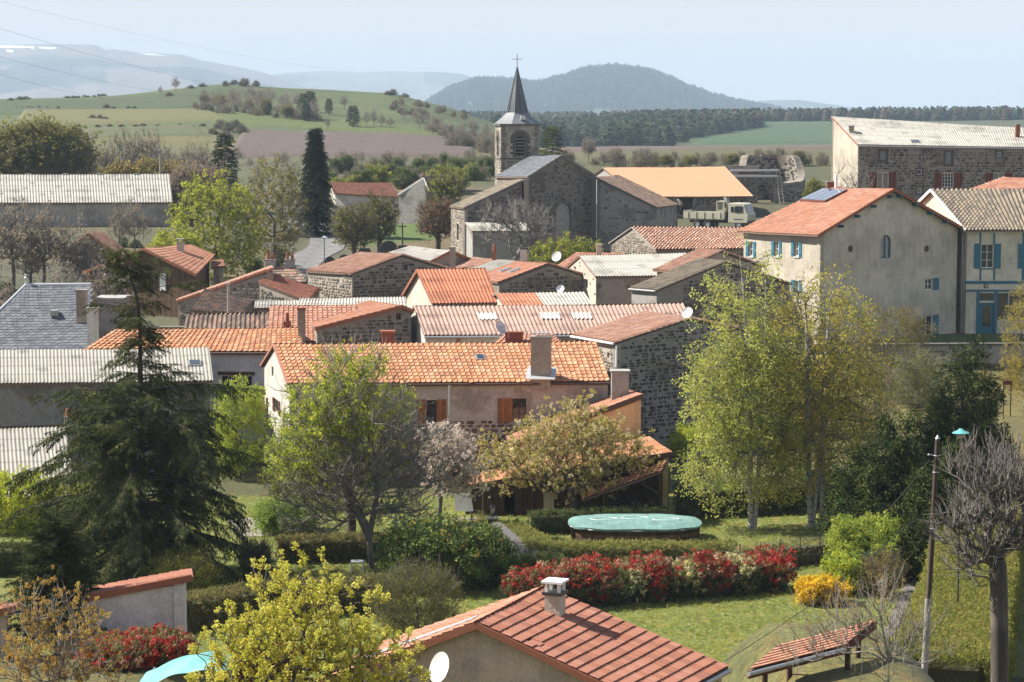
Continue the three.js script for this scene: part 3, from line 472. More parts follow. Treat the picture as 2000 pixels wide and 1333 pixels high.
// main house
const MAIN = house('main_house', 'long house with bright orange tiles, orange shutters and a square plaster chimney', {
  E: [[563, 751, 118], [1192, 746, 119.7]], R: [[535, 674, 122.5], [1165, 669, 124]], y0: -0.6, wall: M.pinkish, l: { m: M.white }, ov: 0.25, ovg: 0.08, slab: M.slab,
  roof: T('roman', 'orange', 0.285, 0.40, { ind: 300, wob: 0.012 }), caps: TONE.red, capR: 0.15, capInd: true, gutter: M.brownframe,
});
{
  const h = MAIN, k = 'a';
  for (const [x0, y0, x1, y1, s, sw] of [[1001, 779, 1028, 823, [[-1, 0.76]]], [832, 782, 853, 825, [[1, 0.5], [-1, 0.5]]]]) win(h, k, x0, y0, x1, y1, { fm: M.redwood, nx: 2, ny: 3, sh: s, shm: M.orangewood, zbar: true, b: 0.05 });
  const a = local(h.H, at(878, 753, 118.3)), b = a.clone().setY(0); part('downpipe', rodG(a.add(V(0, 0, 0.1)), b.add(V(0, 0, 0.1)), 0.055, 0.055), M.zinc, h.H);
  lay(h.W.a, { seed: 3, s0: 2, s1: 15.5, h0: 0.4, h1: 3.7, ch: 0.34, cw: 0.6, fill: 0.93, tone: TONE.redstone, ind: 80 });
  chimney(h.H, at(1057, 733, 119.6), 1.05, 0.8, 2.0, M.render, { turn: -0.08, flash: true });
  part('chimney_grille', mg([boxG(0.9, 0.02, 0.6, 0, 2.25, 0), boxG(0.02, 0.2, 0.02, -0.4, 2.18, 0), boxG(0.02, 0.2, 0.02, 0.4, 2.18, 0)]).translate(...local(h.H, at(1057, 733, 119.6)).toArray()), M.zinc, h.H);
  skylight(h.H, h.roof, h.E, h.R, 0.62, 0.62, 0.5, 0.6);
  for (const [x, y, x2, y2] of [[514, 772, 521, 802], [536, 778, 545, 810]]) { const q = holePx(h, 'l', x, y, x2, y2); punch(h.W.l, q); windowIn(h.W.l, h.H, ...q, { fm: M.brownframe, sh: [[-1, 0.42], [1, 0.42]], shm: M.redwood }); }
  punch(h.W.l, holePx(h, 'l', 530, 715, 534, 737));
  part('verge_tiles', mg([beamG(local(h.H, h.E[0]), local(h.H, h.R[0]), 0.16, 0.12), beamG(local(h.H, h.D[0]), local(h.H, h.R[0]), 0.16, 0.12)]), TONE.red[3], h.roof);
}
// rear lean-to whose chimney and dish show over the main ridge
{
  const h = house('small_annex', 'small pink-tiled outbuilding behind the orange ridge, under a satellite dish', { E: [[955, 682, 127], [1110, 682, 127]], R: [[985, 655, 130], [1080, 655, 130]], wall: M.cream, roof: T('roman', 'salmon', 0.28, 0.4), y0: 0 });
  chimney(h.H, at(1004, 668, 128.5), 1.0, 0.6, 0.5, M.brick, { cap: M.brick });
  const g = thing('brick_chimney', 'short brick chimney rising behind the main roof ridge near the leafy tree', 'chimney', V(at(757, 672, 126).x, 3, -126)); part('stack', uvM(boxG(0.75, 4.5, 0.6, 0, 2.0, 0)), M.brick, g); part('cap', uvM(boxG(0.85, 0.1, 0.7, 0, 4.3, 0)), M.terra, g);
}
// wing running toward us at the right end of the main house: two single-pitch roofs falling to the left
{
  const h = house('upper_wing', 'apricot rendered wing with pink single-pitch roof against the main house', { mono: true, E: [[1000, 868, 115.2], [985, 850, 119.2]], R: [[1256, 772, 114.6], [1228, 763, 119.4]], wall: M.apricot, y0: -0.4, roof: T('flat', 'salmon', 0.3, 0.36, { ind: 120 }), ov: 0.1, ovg: 0.08, verge: M.brownframe, vh: 0.24 });
  chimney(h.H, at(1211, 769, 117.4), 0.9, 0.85, 1.15, M.concrete, { cap: M.concrete });
  const h2 = house('lower_wing', 'yellow rendered lower wing with orange single-pitch roof beside the carport', { mono: true, E: [[905, 952, 108.6], [918, 932, 114.0]], R: [[1312, 886, 107.6], [1268, 856, 113.6]], wall: M.yellow, y0: -0.4, roof: T('roman', 'orange', 0.29, 0.38, { ind: 150 }), ov: 0.1, ovg: 0.1, verge: M.brownframe, vh: 0.26, l: { m: M.darkwood } });
  // doors under the roof
  pbox(h2, 'l', 'wooden_door', 1100, 968, 1122, 1012, 0.01, 0.06, M.wood); pbox(h2, 'l', 'door_post', 1062, 962, 1082, 1012, 0.01, 0.12, M.pale); punch(h2.W.l, holePx(h2, 'l', 985, 960, 1005, 1012));
  // carport: pent roof on posts over a log pile
  const P = thing('carport', 'open carport with a tiled pent roof on brown posts beside the pool', 'carport', V(at(1220, 990, 106).x, -0.1, -106));
  const E = [at(1136, 978, 105.2), at(1296, 920, 105.2)], R = [at(1150, 962, 107.2), at(1304, 902, 107.2)], rf = part('roof', slabG(E[0], E[1], R[0], R[1], 0.08, P.position), M.slab, P);
  tileRoof(rf, E[0], E[1], R[0], R[1], T('roman', 'orange', 0.29, 0.38, { ind: 60 }));
  for (const [x, y] of [[1180, 958], [1290, 925]]) { const t = local(P, at(x, y, 105.4)); part('post', uvM(beamG(V(t.x, -0.2, t.z), t, 0.14, 0.14, V(0, 0, 1))), M.darkwood, P); part('brace', beamG(V(t.x, t.y - 1.0, t.z), V(t.x - 0.9, t.y - 0.45, t.z), 0.09, 0.09), M.darkwood, P); }
  const logs = thing('log_pile', 'pile of split logs stacked under the carport', 'log pile', V(at(1235, 990, 106.4).x, 0.0, -106.5)); const r = RNG(4);
  for (let j = 0; j < 7; j++) for (let i = 0; i < 13; i++) { if (r() < 0.08) continue; const q = part('log', new THREE.CylinderGeometry(0.07 + 0.03 * r(), 0.08, 0.6, 7).rotateX(Math.PI / 2), [M.wood, M.bark, M.darkwood][Math.floor(r() * 3)], logs); q.position.set((i - 6) * 0.17 + 0.04 * r(), 0.09 + j * 0.15, 0.1 * r()); }
}
// grey corrugated sheds on the left
{
  const h = house('grey_shed', 'long shed with grey corrugated roof and dark rendered wall left of the conifer', { E: [[-60, 751, 122], [415, 745, 121.6]], R: [[-60, 685, 127], [407, 680, 126.6]], wall: M.darkplaster, roof: C('grey', { wl: 0.2, amp: 0.03 }), y0: -0.4, ov: 0.3, ovg: 0.15, verge: M.concrete, cat: 'shed' });
  skylight(h.H, h.roof, h.E, h.R, 0.935, 0.5, 0.7, 0.8);
  house('lower_shed', 'lower shed with grey corrugated roof behind the conifer branches', { E: [[-60, 977, 105.6], [150, 973, 105.6]], R: [[-60, 840, 113], [128, 835, 113]], wall: M.greyplaster, roof: C('grey', { wl: 0.2, amp: 0.03 }), y0: -0.5, ov: 0.25, ovg: 0.1, cat: 'shed', caps: TONE.oldmix });
  const c = thing('small_chimney', 'small white chimney with red pot on the lower shed end', 'chimney', V(at(132, 850, 113.5).x, 2.6, -113.6)); part('stack', uvM(boxG(0.35, 1.9, 0.35, 0, 0.6, 0)), M.white, c); part('chimney_pot', new THREE.CylinderGeometry(0.1, 0.14, 0.4, 10).translate(0, 1.75, 0), M.terra, c);
}
// white house with orange roof behind the conifer
{
  const h = house('white_house', 'white rendered house with orange tiled roof behind the conifer', { E: [[160, 687, 132], [594, 688, 131]], R: [[225, 645, 135.4], [586, 642, 134.6]], wall: M.bluewhite, y0: -0.2, roof: T('roman', 'orange', 0.30, 0.40, { ind: 120, wob: 0.012 }), caps: TONE.red, capR: 0.15, gutter: M.brownframe, ov: 0.25 });
  win(h, 'a', 430, 733, 493, 775, { nx: 3, ny: 1, lintel: M.brownframe });
}
// slate-roofed house, far left
{
  const h = house('slate_house', 'grey slate hipped roof house at the left edge', { E: [[-90, 694, 136], [171, 692, 136]], R: [[50, 557, 141], [177, 556, 141]], wall: M.greyplaster, roof: T('slate', 'slate', 0.34, 0.25, { ind: 300, wob: 0.01, skip: (u, v) => false }), y0: 0, ov: 0.25, ovg: 0.05, roofB: null, l: { none: true }, slab: M.slab });
  part('ridge_zinc', rodG(local(h.H, h.R[0]), local(h.H, h.R[1]).setY(local(h.H, h.R[1]).y), 0.11), M.lead, h.H); part('hip_zinc', rodG(local(h.H, h.E[0]).add(V(0, 0.06, 0)), local(h.H, h.R[0]), 0.1), M.lead, h.H);
  const lw = slabG(V(h.E[0].x - 0.02, h.E[0].y, h.E[0].z), V(h.D[0].x - 0.4, h.D[0].y, h.D[0].z), h.R[0], h.R[0].clone().add(V(0, 0, -0.05)), 0.1, h.H.position); part('roof_hip', lw, TONE.slate[1], h.H);
  part('finial', mg([new THREE.SphereGeometry(0.12, 10, 8).translate(0, 0.42, 0), new THREE.CylinderGeometry(0.03, 0.08, 0.7, 8).translate(0, 0.2, 0), new THREE.SphereGeometry(0.07, 8, 6).translate(0, 0.62, 0)]).translate(...local(h.H, h.R[0]).toArray()), M.lead, h.H);
  chimney(h.H, at(160, 624, 138.4), 0.62, 0.5, 1.75, M.render, {}); chimney(h.H, at(181, 655, 136.5), 0.6, 0.6, 1.6, M.white, {});
  part('roof_vent', uvM(boxG(0.45, 0.35, 0.45)).translate(...local(h.H, at(106, 612, 138.7)).toArray()), M.concrete, h.H);
}
{ const g = thing('block_outhouse', 'grey rendered flat-topped block between the slate roof and the conifer top', 'outbuilding', V(at(215, 640, 141).x, 0.5, -142)); part('wall', uvM(boxG(1.75, 7.4, 2.4, 0, 3.7, 0)), M.greyplaster, g); part('coping', uvM(boxG(1.9, 0.12, 2.55, 0, 7.46, 0)), M.concrete, g); part('tall_wall', uvM(boxG(6, 5.6, 0.3, 3.9, 2.8, -0.4)), M.render, g); }
// old tiled roof strip and neighbours
house('old_tile_house', 'low house with mottled old canal tiles above the orange roof', { E: [[357, 650, 139], [528, 649, 139]], R: [[364, 615, 142], [527, 613, 142]], wall: M.mortar, roof: T('canal', 'oldmix', 0.30, 0.42, { ind: 100, wob: 0.03 }), y0: 0, caps: TONE.oldmix, capR: 0.15 });
{ const b = thing('vent_pipe', 'thin grey vent pipe rising from the old tiled roof', 'pipe', V(at(445, 612, 142).x, 6, -142.3)); part('pipe', rodG(V(0, -0.4, 0), V(0, 2.8, 0), 0.09), M.concrete, b); part('cowl', new THREE.CylinderGeometry(0.14, 0.14, 0.12, 10).translate(0, 2.82, 0), M.zinc, b); }
house('salmon_house', 'house with salmon roman tiles and a small brick chimney', { E: [[520, 668, 134.5], [705, 668, 134.5]], R: [[527, 599, 140], [695, 598, 140]], wall: M.cream, roof: T('roman', 'salmon', 0.30, 0.42, { ind: 120, wob: 0.012 }), y0: 0, caps: TONE.red, capR: 0.14 });
{ const g = thing('brick_chimney', 'small brick chimney with narrow flue on the salmon roof', 'chimney', V(at(561, 635, 136.4).x, 6.0, -136.4)); part('stack', uvM(boxG(0.42, 1.5, 0.42, 0, 0.2, 0)), M.brick, g); part('chimney_pot', new THREE.CylinderGeometry(0.1, 0.12, 0.5, 10).translate(0, 1.2, 0), M.brick, g); }
{ const g = thing('tall_chimney', 'tall rendered chimney stack at the corner of the stone house', 'chimney', V(at(588, 668, 133).x, 4.6, -133.4)); part('stack', uvM(boxG(0.42, 3.6, 0.42, 0, 1.5, 0)), M.render, g); part('cap', uvM(boxG(0.5, 0.12, 0.5, 0, 3.36, 0)), M.brick, g); }
// stone house with long salmon slope
{
  const h = house('stone_house', 'dark stone house with a long salmon slope, left of the pink corrugated roof', { E: [[597, 624, 141], [615, 642, 134]], R: [[722, 589, 142.5], [786, 598, 135.6]], D: [[760, 602, 143], [808, 608, 136.2]], wall: M.mortar, y0: 0.2, ov: 0.15, ovg: 0.1, roof: T('flat', 'salmon', 0.32, 0.4, { ind: 120 }), verge: M.terra, vh: 0.16 });
  const q = holePx(h, 'r', 773, 612, 783, 625); punch(h.W.r, q); windowIn(h.W.r, h.H, ...q, { fm: M.brownframe });
  lay(h.W.r, { seed: 8, h0: 3, ch: 0.26, cw: 0.5, fill: 0.92, tone: TONE.rubble, ind: 180 }); lay(h.W.a, { seed: 9, h0: 3, ch: 0.26, cw: 0.45, fill: 0.9, tone: TONE.greystone, ind: 60 });
}
// white strip roof behind
house('white_roof_shed', 'shed with white corrugated roof strip behind the salmon slopes', { E: [[578, 606, 143.6], [797, 604, 143.6]], R: [[585, 584, 147], [792, 581, 147]], wall: M.cream, roof: C('white', { wl: 0.2, amp: 0.03 }), y0: 1, caps: TONE.red, capR: 0.12, cat: 'shed' });
house('green_roof_shed', 'mossy corrugated shed roof among brambles', { E: [[496, 603, 147], [585, 603, 147]], R: [[498, 590, 150], [583, 589, 150]], wall: M.greyplaster, roof: C('stone', { wl: 0.2 }), y0: 1, cat: 'shed' });
// red corrugated gabled house in the middle
house('red_roof_house', 'cream gabled house with a steep red corrugated tile roof in the middle', { E: [[845, 594, 150], [974, 592, 150.6]], R: [[814, 527, 154], [948, 525.5, 154.4]], wall: M.beige, l: { m: M.cream }, y0: 1.0, ov: 0.22, ovg: 0.22, roof: C('red', { wl: 0.24, amp: 0.035 }), caps: TONE.red, capR: 0.13, verge: M.terra });
// wide pink corrugated roof
{
  const h = house('pink_roof_house', 'wide cream building with pinkish corrugated roof and three pale roof panels', { E: [[829, 656, 133], [1362, 652, 133.4]], R: [[808, 599, 137.4], [1334, 594, 137.8]], wall: M.cream, l: { m: M.white }, y0: 0, ov: 0.2, ovg: 0.08, roof: C('pink', { wl: 0.26, amp: 0.04 }), caps: TONE.oldmix, capR: 0.12 });
  for (const [a, b] of [[940, 976], [1064, 1100], [1126, 1162]]) {
    const uu = (px) => (px - 822) / (1355 - 822), u0 = uu(a), u1 = uu(b), P = (u, v) => bil(h.E[0], h.E[1], h.R[0], h.R[1], u, v).add(V(0, 0.05, 0.02)); corrRoof(h.roof, P(u0, 0.5), P(u1, 0.5), P(u0, 0.72), P(u1, 0.72), { wl: 0.26, amp: 0.04, m: SHEET.panel, row: 2, pname: 'roof_panel' });
  }
  part('gutter', rodG(local(h.H, h.E[0]).add(V(0, -0.1, 0.05)), local(h.H, h.E[1]).add(V(0, -0.1, 0.05)), 0.07), M.zinc, h.H); pbox(h, 'a', 'post', 893, 658, 898, 690, 0.01, 0.06, M.terra);
}
// right stone house with tiled slope
{
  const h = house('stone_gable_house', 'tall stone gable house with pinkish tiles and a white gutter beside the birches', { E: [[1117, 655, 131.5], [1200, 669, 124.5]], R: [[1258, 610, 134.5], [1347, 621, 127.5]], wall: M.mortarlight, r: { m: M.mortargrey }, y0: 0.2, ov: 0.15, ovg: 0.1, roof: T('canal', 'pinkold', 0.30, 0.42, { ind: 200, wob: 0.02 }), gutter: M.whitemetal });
  const a = local(h.H, h.E[1]).add(V(0.12, -0.2, 0.1)); part('downpipe', rodG(a, V(a.x, 0, a.z), 0.05), M.whitemetal, h.H);
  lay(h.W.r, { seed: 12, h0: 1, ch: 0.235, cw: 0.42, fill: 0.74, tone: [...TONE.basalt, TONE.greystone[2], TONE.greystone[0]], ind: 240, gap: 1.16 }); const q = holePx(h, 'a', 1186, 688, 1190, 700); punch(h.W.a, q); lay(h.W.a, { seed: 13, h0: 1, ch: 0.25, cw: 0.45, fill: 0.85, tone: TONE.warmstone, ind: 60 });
}
// small roof strip left of the cream house
house('low_mixed_roof', 'low roof half red tile sheet, half white corrugated, below the cream gable', { E: [[985, 598, 146.5], [1157, 597, 146.5]], R: [[968, 574, 150], [1140, 571.5, 150]], wall: M.cream, y0: 1, roof: [C('red', { wl: 0.24, u1: 0.45 }), C('white', { wl: 0.24, u0: 0.45 })], roofB: C('white'), cat: 'outbuilding' });
// cream house with white corrugated roof
{
  const h = house('cream_house', 'old cream house with white corrugated roof and two small gable windows', { E: [[1163, 541, 168], [1395, 538, 168.6]], R: [[1131, 500, 172], [1340, 495, 172.6]], wall: M.render, l: { m: M.pale }, y0: 1.8, ov: 0.18, ovg: 0.1, roof: C('white', { wl: 0.22, amp: 0.03 }), caps: TONE.pinkold, capR: 0.12 });
  for (const [x0, y0, x1, y1] of [[1111, 543, 1117, 562], [1142, 545, 1148, 563]]) { const q = holePx(h, 'l', x0, y0, x1, y1); punch(h.W.l, q); windowIn(h.W.l, h.H, ...q, { fm: M.brownframe, sh: [[1, 0.3]], shm: M.greyplaster }); }
  lay(h.W.a, { seed: 17, h0: 2.5, ch: 0.3, cw: 0.4, fill: 0.06, tone: TONE.rubble }); lay(h.W.l, { seed: 18, h0: 2.5, ch: 0.3, cw: 0.4, fill: 0.12, tone: TONE.warmstone });
  const b = thing('balcony', 'little dark balcony at the corner of the cream house', 'balcony', V(at(1103, 558, 171).x, at(1103, 560, 171).y, -171.3)); part('floor', boxG(0.9, 0.08, 0.7), M.darkwood, b); part('railing', mg([boxG(0.9, 0.05, 0.05, 0, 0.8, 0.33), ...[-4, -3, -2, -1, 0, 1, 2, 3, 4].map((i) => boxG(0.03, 0.8, 0.03, i * 0.105, 0.4, 0.33))]), M.darkwood, b);
}
// grey-brown roof with whitewashed stone gable, and red roof behind
{
  const h = house('weathered_house', 'house with weathered grey brown tiles and half whitewashed stone gable', { E: [[1230, 563, 158], [1281, 567, 154.6]], R: [[1364, 506, 161], [1417, 511, 157.6]], wall: M.greyplaster, r: { m: M.mortar }, y0: 1.2, ov: 0.12, ovg: 0.08, roof: T('canal', 'brownold', 0.30, 0.42, { wob: 0.03, ind: 60 }), gutter: M.zinc });
  lay(h.W.r, { seed: 20, h0: 2, ch: 0.24, cw: 0.45, fill: 0.8, tone: TONE.rubble, ind: 60, s0: 2.2 });
  house('rust_roof_house', 'house with rusty red old tiles behind the weathered roof', { E: [[1275, 528, 165], [1320, 531, 162]], R: [[1364, 487, 168], [1410, 489, 165]], wall: M.render, y0: 2, roof: T('canal', 'pinkold', 0.30, 0.42, { wob: 0.03 }), slab: M.slab });
}
// stone house left of centre
{
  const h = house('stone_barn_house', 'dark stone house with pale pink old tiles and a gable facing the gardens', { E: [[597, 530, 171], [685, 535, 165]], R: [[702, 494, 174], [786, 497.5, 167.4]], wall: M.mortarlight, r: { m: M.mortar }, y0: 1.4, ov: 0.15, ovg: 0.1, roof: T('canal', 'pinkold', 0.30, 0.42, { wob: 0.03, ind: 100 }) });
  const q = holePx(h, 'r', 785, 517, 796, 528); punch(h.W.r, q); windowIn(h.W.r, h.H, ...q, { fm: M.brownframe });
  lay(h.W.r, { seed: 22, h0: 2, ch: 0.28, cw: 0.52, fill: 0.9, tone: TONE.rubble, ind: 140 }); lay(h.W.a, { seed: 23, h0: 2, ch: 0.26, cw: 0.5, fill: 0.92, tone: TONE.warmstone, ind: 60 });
}
house('grey_flat_roof_house', 'small house with pale grey sheet roof behind the stone gable', { E: [[758, 494, 190], [840, 511, 182]], R: [[802, 481, 191.6], [881, 490, 183.6]], wall: M.render, y0: 2.4, roof: C('stone', { wl: 0.4, amp: 0.012 }), verge: M.terra });
// long low row in front of the church
{
  const h = house('row_house', 'long low stone row with patched pink and grey roof in front of the church', { E: [[860, 527, 184], [972, 553, 168]], R: [[925, 504, 186], [1073, 515, 170]], wall: M.mortar, y0: 2.0, ov: 0.15, ovg: 0.1, roof: [T('canal', 'pinkold', 0.30, 0.42, { u1: 0.33, wob: 0.03 }), C('stone', { u0: 0.33, u1: 0.6, wl: 0.3 }), T('flat', 'salmon', 0.32, 0.4, { u0: 0.6 })], roofB: T('canal', 'pinkold', 0.3, 0.42) });
  lay(h.W.r, { seed: 25, h0: 1.5, ch: 0.3, cw: 0.55, fill: 0.92, tone: TONE.rubble, ind: 120 }); skylight(h.H, h.roof, h.E, h.R, 0.74, 0.5, 0.8, 1.0); skylight(h.H, h.roof, h.E, h.R, 0.86, 0.52, 0.8, 1.0);
  house('church_row_annex', 'small red tiled roof beside the white corrugated one, under a dish', { E: [[1080, 525, 177], [1190, 528, 177]], R: [[1126, 494, 182], [1222, 495, 182]], wall: M.render, y0: 2.2, roof: T('flat', 'salmon', 0.3, 0.4) });
  for (const [n, px, py, d, w, hh, m, lab, pots] of [['white_chimney', 1023, 512, 178, 0.55, 1.0, M.white, 'white chimney with dark cowl in front of the church bush', 0], ['pale_chimney', 1170, 494, 181, 0.4, 0.6, M.pale, 'pale chimney stub beside the church bush', 0], ['red_chimney', 965, 504, 181, 0.3, 0.5, M.terra, 'red clay chimney in front of the walnut tree', 1], ['brown_chimney', 884, 512, 181, 0.45, 1.1, M.render, 'brown square chimney on the grey sheet roof', 0]]) {
    const p = at(px, py, d), g = thing(n, lab, 'chimney', p); part('stack', uvM(boxG(w, hh + 0.8, w, 0, hh / 2 - 0.4, 0)), m, g); part('cap', uvM(boxG(w + 0.1, 0.1, w + 0.1, 0, hh + 0.052, 0)), n === 'white_chimney' ? M.black : m, g); if (pots) part('chimney_pot', new THREE.CylinderGeometry(0.11, 0.15, 0.5, 10).translate(0, hh + 0.35, 0), M.terra, g);
  }
}
// stone barn with canal tiles in front of the truck
{
  const h = house('stone_barn', 'stone barn with pale pink canal tiles in front of the truck', { E: [[1281, 487, 190], [1478, 485, 190.4]], R: [[1234, 443, 195], [1452, 445, 195.4]], wall: M.mortar, l: { m: M.mortar }, y0: 3, ov: 0.2, ovg: 0.12, roof: T('canal', 'pinkold', 0.30, 0.42, { wob: 0.02, ind: 100 }), caps: TONE.pinkold, capR: 0.14, verge: M.concrete, vh: 0.1 });
  lay(h.W.l, { seed: 27, h0: 2, ch: 0.24, cw: 0.5, fill: 0.92, tone: TONE.warmstone, ind: 80 }); lay(h.W.a, { seed: 28, h0: 2, ch: 0.26, cw: 0.5, fill: 0.85, tone: TONE.rubble });
}
// cluster of low stone roofs left of centre
{
  const h = house('long_stone_shed', 'low stone building with a long sloping tiled verge left of centre', { mono: true, E: [[345, 588, 163], [352, 584, 169]], R: [[532, 524, 160], [530, 521, 166]], wall: M.mortar, y0: 1.4, roof: T('canal', 'pinkold', 0.3, 0.42), ov: 0.1, ovg: 0.06, verge: M.terra });
  lay(h.W.l, { seed: 30, h0: 1.2, ch: 0.26, cw: 0.5, fill: 0.9, tone: TONE.rubble, ind: 80 });
  const h2 = house('red_shed', 'low shed with red tiles and dark stone wall beside the stone house', { E: [[505, 552, 158], [602, 590, 154]], R: [[540, 538, 164], [625, 565, 161]], mono: true, wall: M.mortar, y0: 1.4, roof: T('flat', 'red', 0.3, 0.4), ov: 0.08, ovg: 0.06 }); lay(h2.W.a, { seed: 31, h0: 1, ch: 0.24, cw: 0.45, fill: 0.9, tone: TONE.rubble, ind: 60 });
  const h3 = house('parapet_house', 'house with dark parapet wall and twin pots behind the red shed', { E: [[532, 552, 165], [600, 552, 165]], R: [[532, 522, 167], [576, 520, 167]], wall: M.mortardark, y0: 1.8, roof: T('flat', 'oldmix', 0.3, 0.4), roofB: T('canal', 'pinkold', 0.3, 0.42) });
  for (const x of [528, 566]) chimney(h3.H, at(x, 518, 167), 0.7, 0.45, 0.35, M.concrete, { pots: 2 });
  house('brown_roof_shed', 'low shed with brown weathered tiles right of the conifer top', { E: [[372, 608, 152], [470, 612, 150]], R: [[400, 566, 157], [492, 590, 155]], wall: M.render, y0: 1, roof: T('canal', 'oldmix', 0.3, 0.42, { wob: 0.03 }) });
}
// timber-clad house and small stone house, left
{
  const h = house('timber_house', 'timber clad house with salmon tiled roof and white doors', { E: [[382, 537, 184], [418, 499, 192]], R: [[280, 486, 186], [370, 479, 194]], D: [[160, 532, 189], [262, 520, 197]], wall: M.wood, y0: 2.4, ov: 0.35, ovg: 0.4, roof: T('flat', 'salmon', 0.32, 0.4, { ind: 80 }), verge: M.terra, vh: 0.22, b: { m: M.wood } });
  chimney(h.H, at(352, 488, 190), 0.55, 0.5, 0.55, M.pale, { slab: M.concrete });
  pbox(h, 'l', 'door', 222, 533, 233, 568, 0.01, 0.06, M.whiteframe); pbox(h, 'l', 'door', 312, 534, 324, 568, 0.01, 0.06, M.whiteframe);
  const h2 = house('small_stone_house', 'small plastered stone house with rusty tiles behind the bare bushes', { E: [[232, 500, 205], [242, 488, 210]], R: [[172, 456, 206], [200, 455, 212]], wall: M.mortarlight, y0: 3, roof: T('canal', 'pinkold', 0.3, 0.42, { wob: 0.03 }), verge: M.terra }); punch(h2.W.l, holePx(h2, 'l', 176, 503, 190, 520));
  house('lean_shed', 'tiny lean-to with pale red tiles beside the timber house', { E: [[412, 524, 190], [440, 520, 190]], R: [[412, 510, 193], [436, 508, 193]], wall: M.render, y0: 3, roof: T('flat', 'salmon', 0.3, 0.4), cat: 'outbuilding' });
}
// big corrugated barn, left
{
  const h = house('corrugated_barn', 'big agricultural barn with pale corrugated roof on the left', { E: [[-260, 397, 259], [337, 396, 260]], R: [[-260, 341, 265.5], [331, 340.5, 266]], wall: M.concrete, y0: 4.6, ov: 0.4, ovg: 0.2, roof: C('white', { wl: 0.33, amp: 0.045 }), caps: TONE.oldmix, capR: 0.16, cat: 'barn' });
  // upper wall clad in sheeting
  const w = h.W.a, f = WF.get(w); corrRoof(h.H, wp(w, 0.1, 3.0, 0.02).add(h.H.position), wp(w, f.L - 0.1, 3.0, 0.02).add(h.H.position), wp(w, 0.1, 4.9, 0.02).add(h.H.position), wp(w, f.L - 0.1, 4.9, 0.02).add(h.H.position), { wl: 0.33, amp: 0.03, m: SHEET.white, pname: 'wall_sheeting' });
  for (const x of [55, 127, 195, 267]) part('ridge_vent', uvM(boxG(0.7, 0.14, 0.5)).translate(...local(h.H, at(x, 340, 266)).toArray()), M.concrete, h.H);
}
// house with blue shutters
{
  const h = house('blue_shutter_house', 'large sage rendered house with blue shutters and a solar panel on its red roof', { E: [[1440, 452, 175], [1598, 460, 162]], R: [[1618, 367, 181], [1747, 369.5, 167]], wall: M.palewall, r: { m: M.sage }, y0: 2.6, ov: 0.5, ovg: 0.5, roof: T('flat', 'salmon', 0.33, 0.42, { ind: 200, tone: TONE.salmon }), verge: M.terra, vh: 0.2, slab: M.slab });
  const S = { shm: M.blue, nx: 2, ny: 2 };
  win(h, 'r', 1721, 474, 1740, 504, { arch: true, nx: 2, ny: 2, fm: M.blue, z: -0.1 });
  win(h, 'r', 1808, 545, 1823, 566, { ...S, sh: [[1, 0.6]] }); win(h, 'r', 1799, 618, 1823, 655, { ...S, sh: [[-1, 0.55], [1, 0.55]] });
  for (const x of [1661, 1810]) { const q = sh(h, 'r', x, 486); part('round_vent', new THREE.TorusGeometry(0.18, 0.06, 8, 20).applyMatrix4(frameOf(WF.get(h.W.r).d, V(0, 1, 0), WF.get(h.W.r).n, wp(h.W.r, q[0], q[1], 0.02))), M.brownframe, h.H); part('vent_grille', new THREE.CylinderGeometry(0.17, 0.17, 0.03, 20).rotateX(Math.PI / 2).applyMatrix4(frameOf(WF.get(h.W.r).d, V(0, 1, 0), WF.get(h.W.r).n, wp(h.W.r, q[0], q[1], 0.012))), M.brownframe, h.H); }
  for (const [x0, x1] of [[1463, 1472], [1513, 1522], [1552, 1561]]) for (const [y0, y1] of [[472, 502], [548, 580], [618, 650]]) win(h, 'a', x0, y0, x1, y1, { ...S, sh: [[-1, 0.42], [1, 0.42]], sill: M.pale });
  // eaves brackets
  for (let i = 0; i < 4; i++) for (const s of [0.12 + i * 0.115, 0.88 - i * 0.115]) { const f = WF.get(h.W.r), L = f.L, t = s; const hh = lerp(f.tops[0][1], f.tops[1][1], s < 0.5 ? s / f.tops[1][0] : (1 - s) / (1 - f.tops[1][0])); wbox(h.W.r, 'bracket', s * L, hh - 0.28, 0.12, 0.2, 0, 0.5, M.blue, h.H); }
  // solar panel on the left slope
  const sp = thing('solar_panel', 'dark blue solar panel on the red roof', 'solar panel', on(h, 0.2, 0.78)); const P = (u, v) => on(h, u, v).add(V(0, 0.22, 0)), panel = part('frame', slabG(P(0.02, 0.66), P(0.40, 0.66), P(0.02, 0.93), P(0.40, 0.93), 0.09, sp.position), M.redwood, sp);
  const blue = new THREE.MeshPhysicalMaterial({ color: lin(0.05, 0.085, 0.16), roughness: 0.12, clearcoat: 1, side: THREE.DoubleSide }); for (let i = 0; i < 4; i++) { const a = 0.024 + 0.0935 * i, b = a + 0.087, Q = (u, v) => on(h, u, v).add(V(0, 0.245, 0)); part('glass_pane', slabG(Q(a, 0.67), Q(b, 0.67), Q(a, 0.92), Q(b, 0.92), 0.02, sp.position), blue, sp); }
  chimney(h.H, on(h, 0.05, 1.0).add(V(0, -0.1, 0)), 0.7, 0.5, 0.55, M.brick, {});
  part('flue', rodG(local(h.H, on(h, 0.14, 0.99)), local(h.H, on(h, 0.14, 0.99)).add(V(0, 1.1, 0)), 0.12), M.whitemetal, h.H);
  const dp = sh(h, 'r', 1879, 450); part('downpipe', rodG(wp(h.W.r, dp[0], 0.2, 0.1), wp(h.W.r, dp[0], dp[1] - 0.3, 0.1), 0.06), M.zinc, h.H);
}
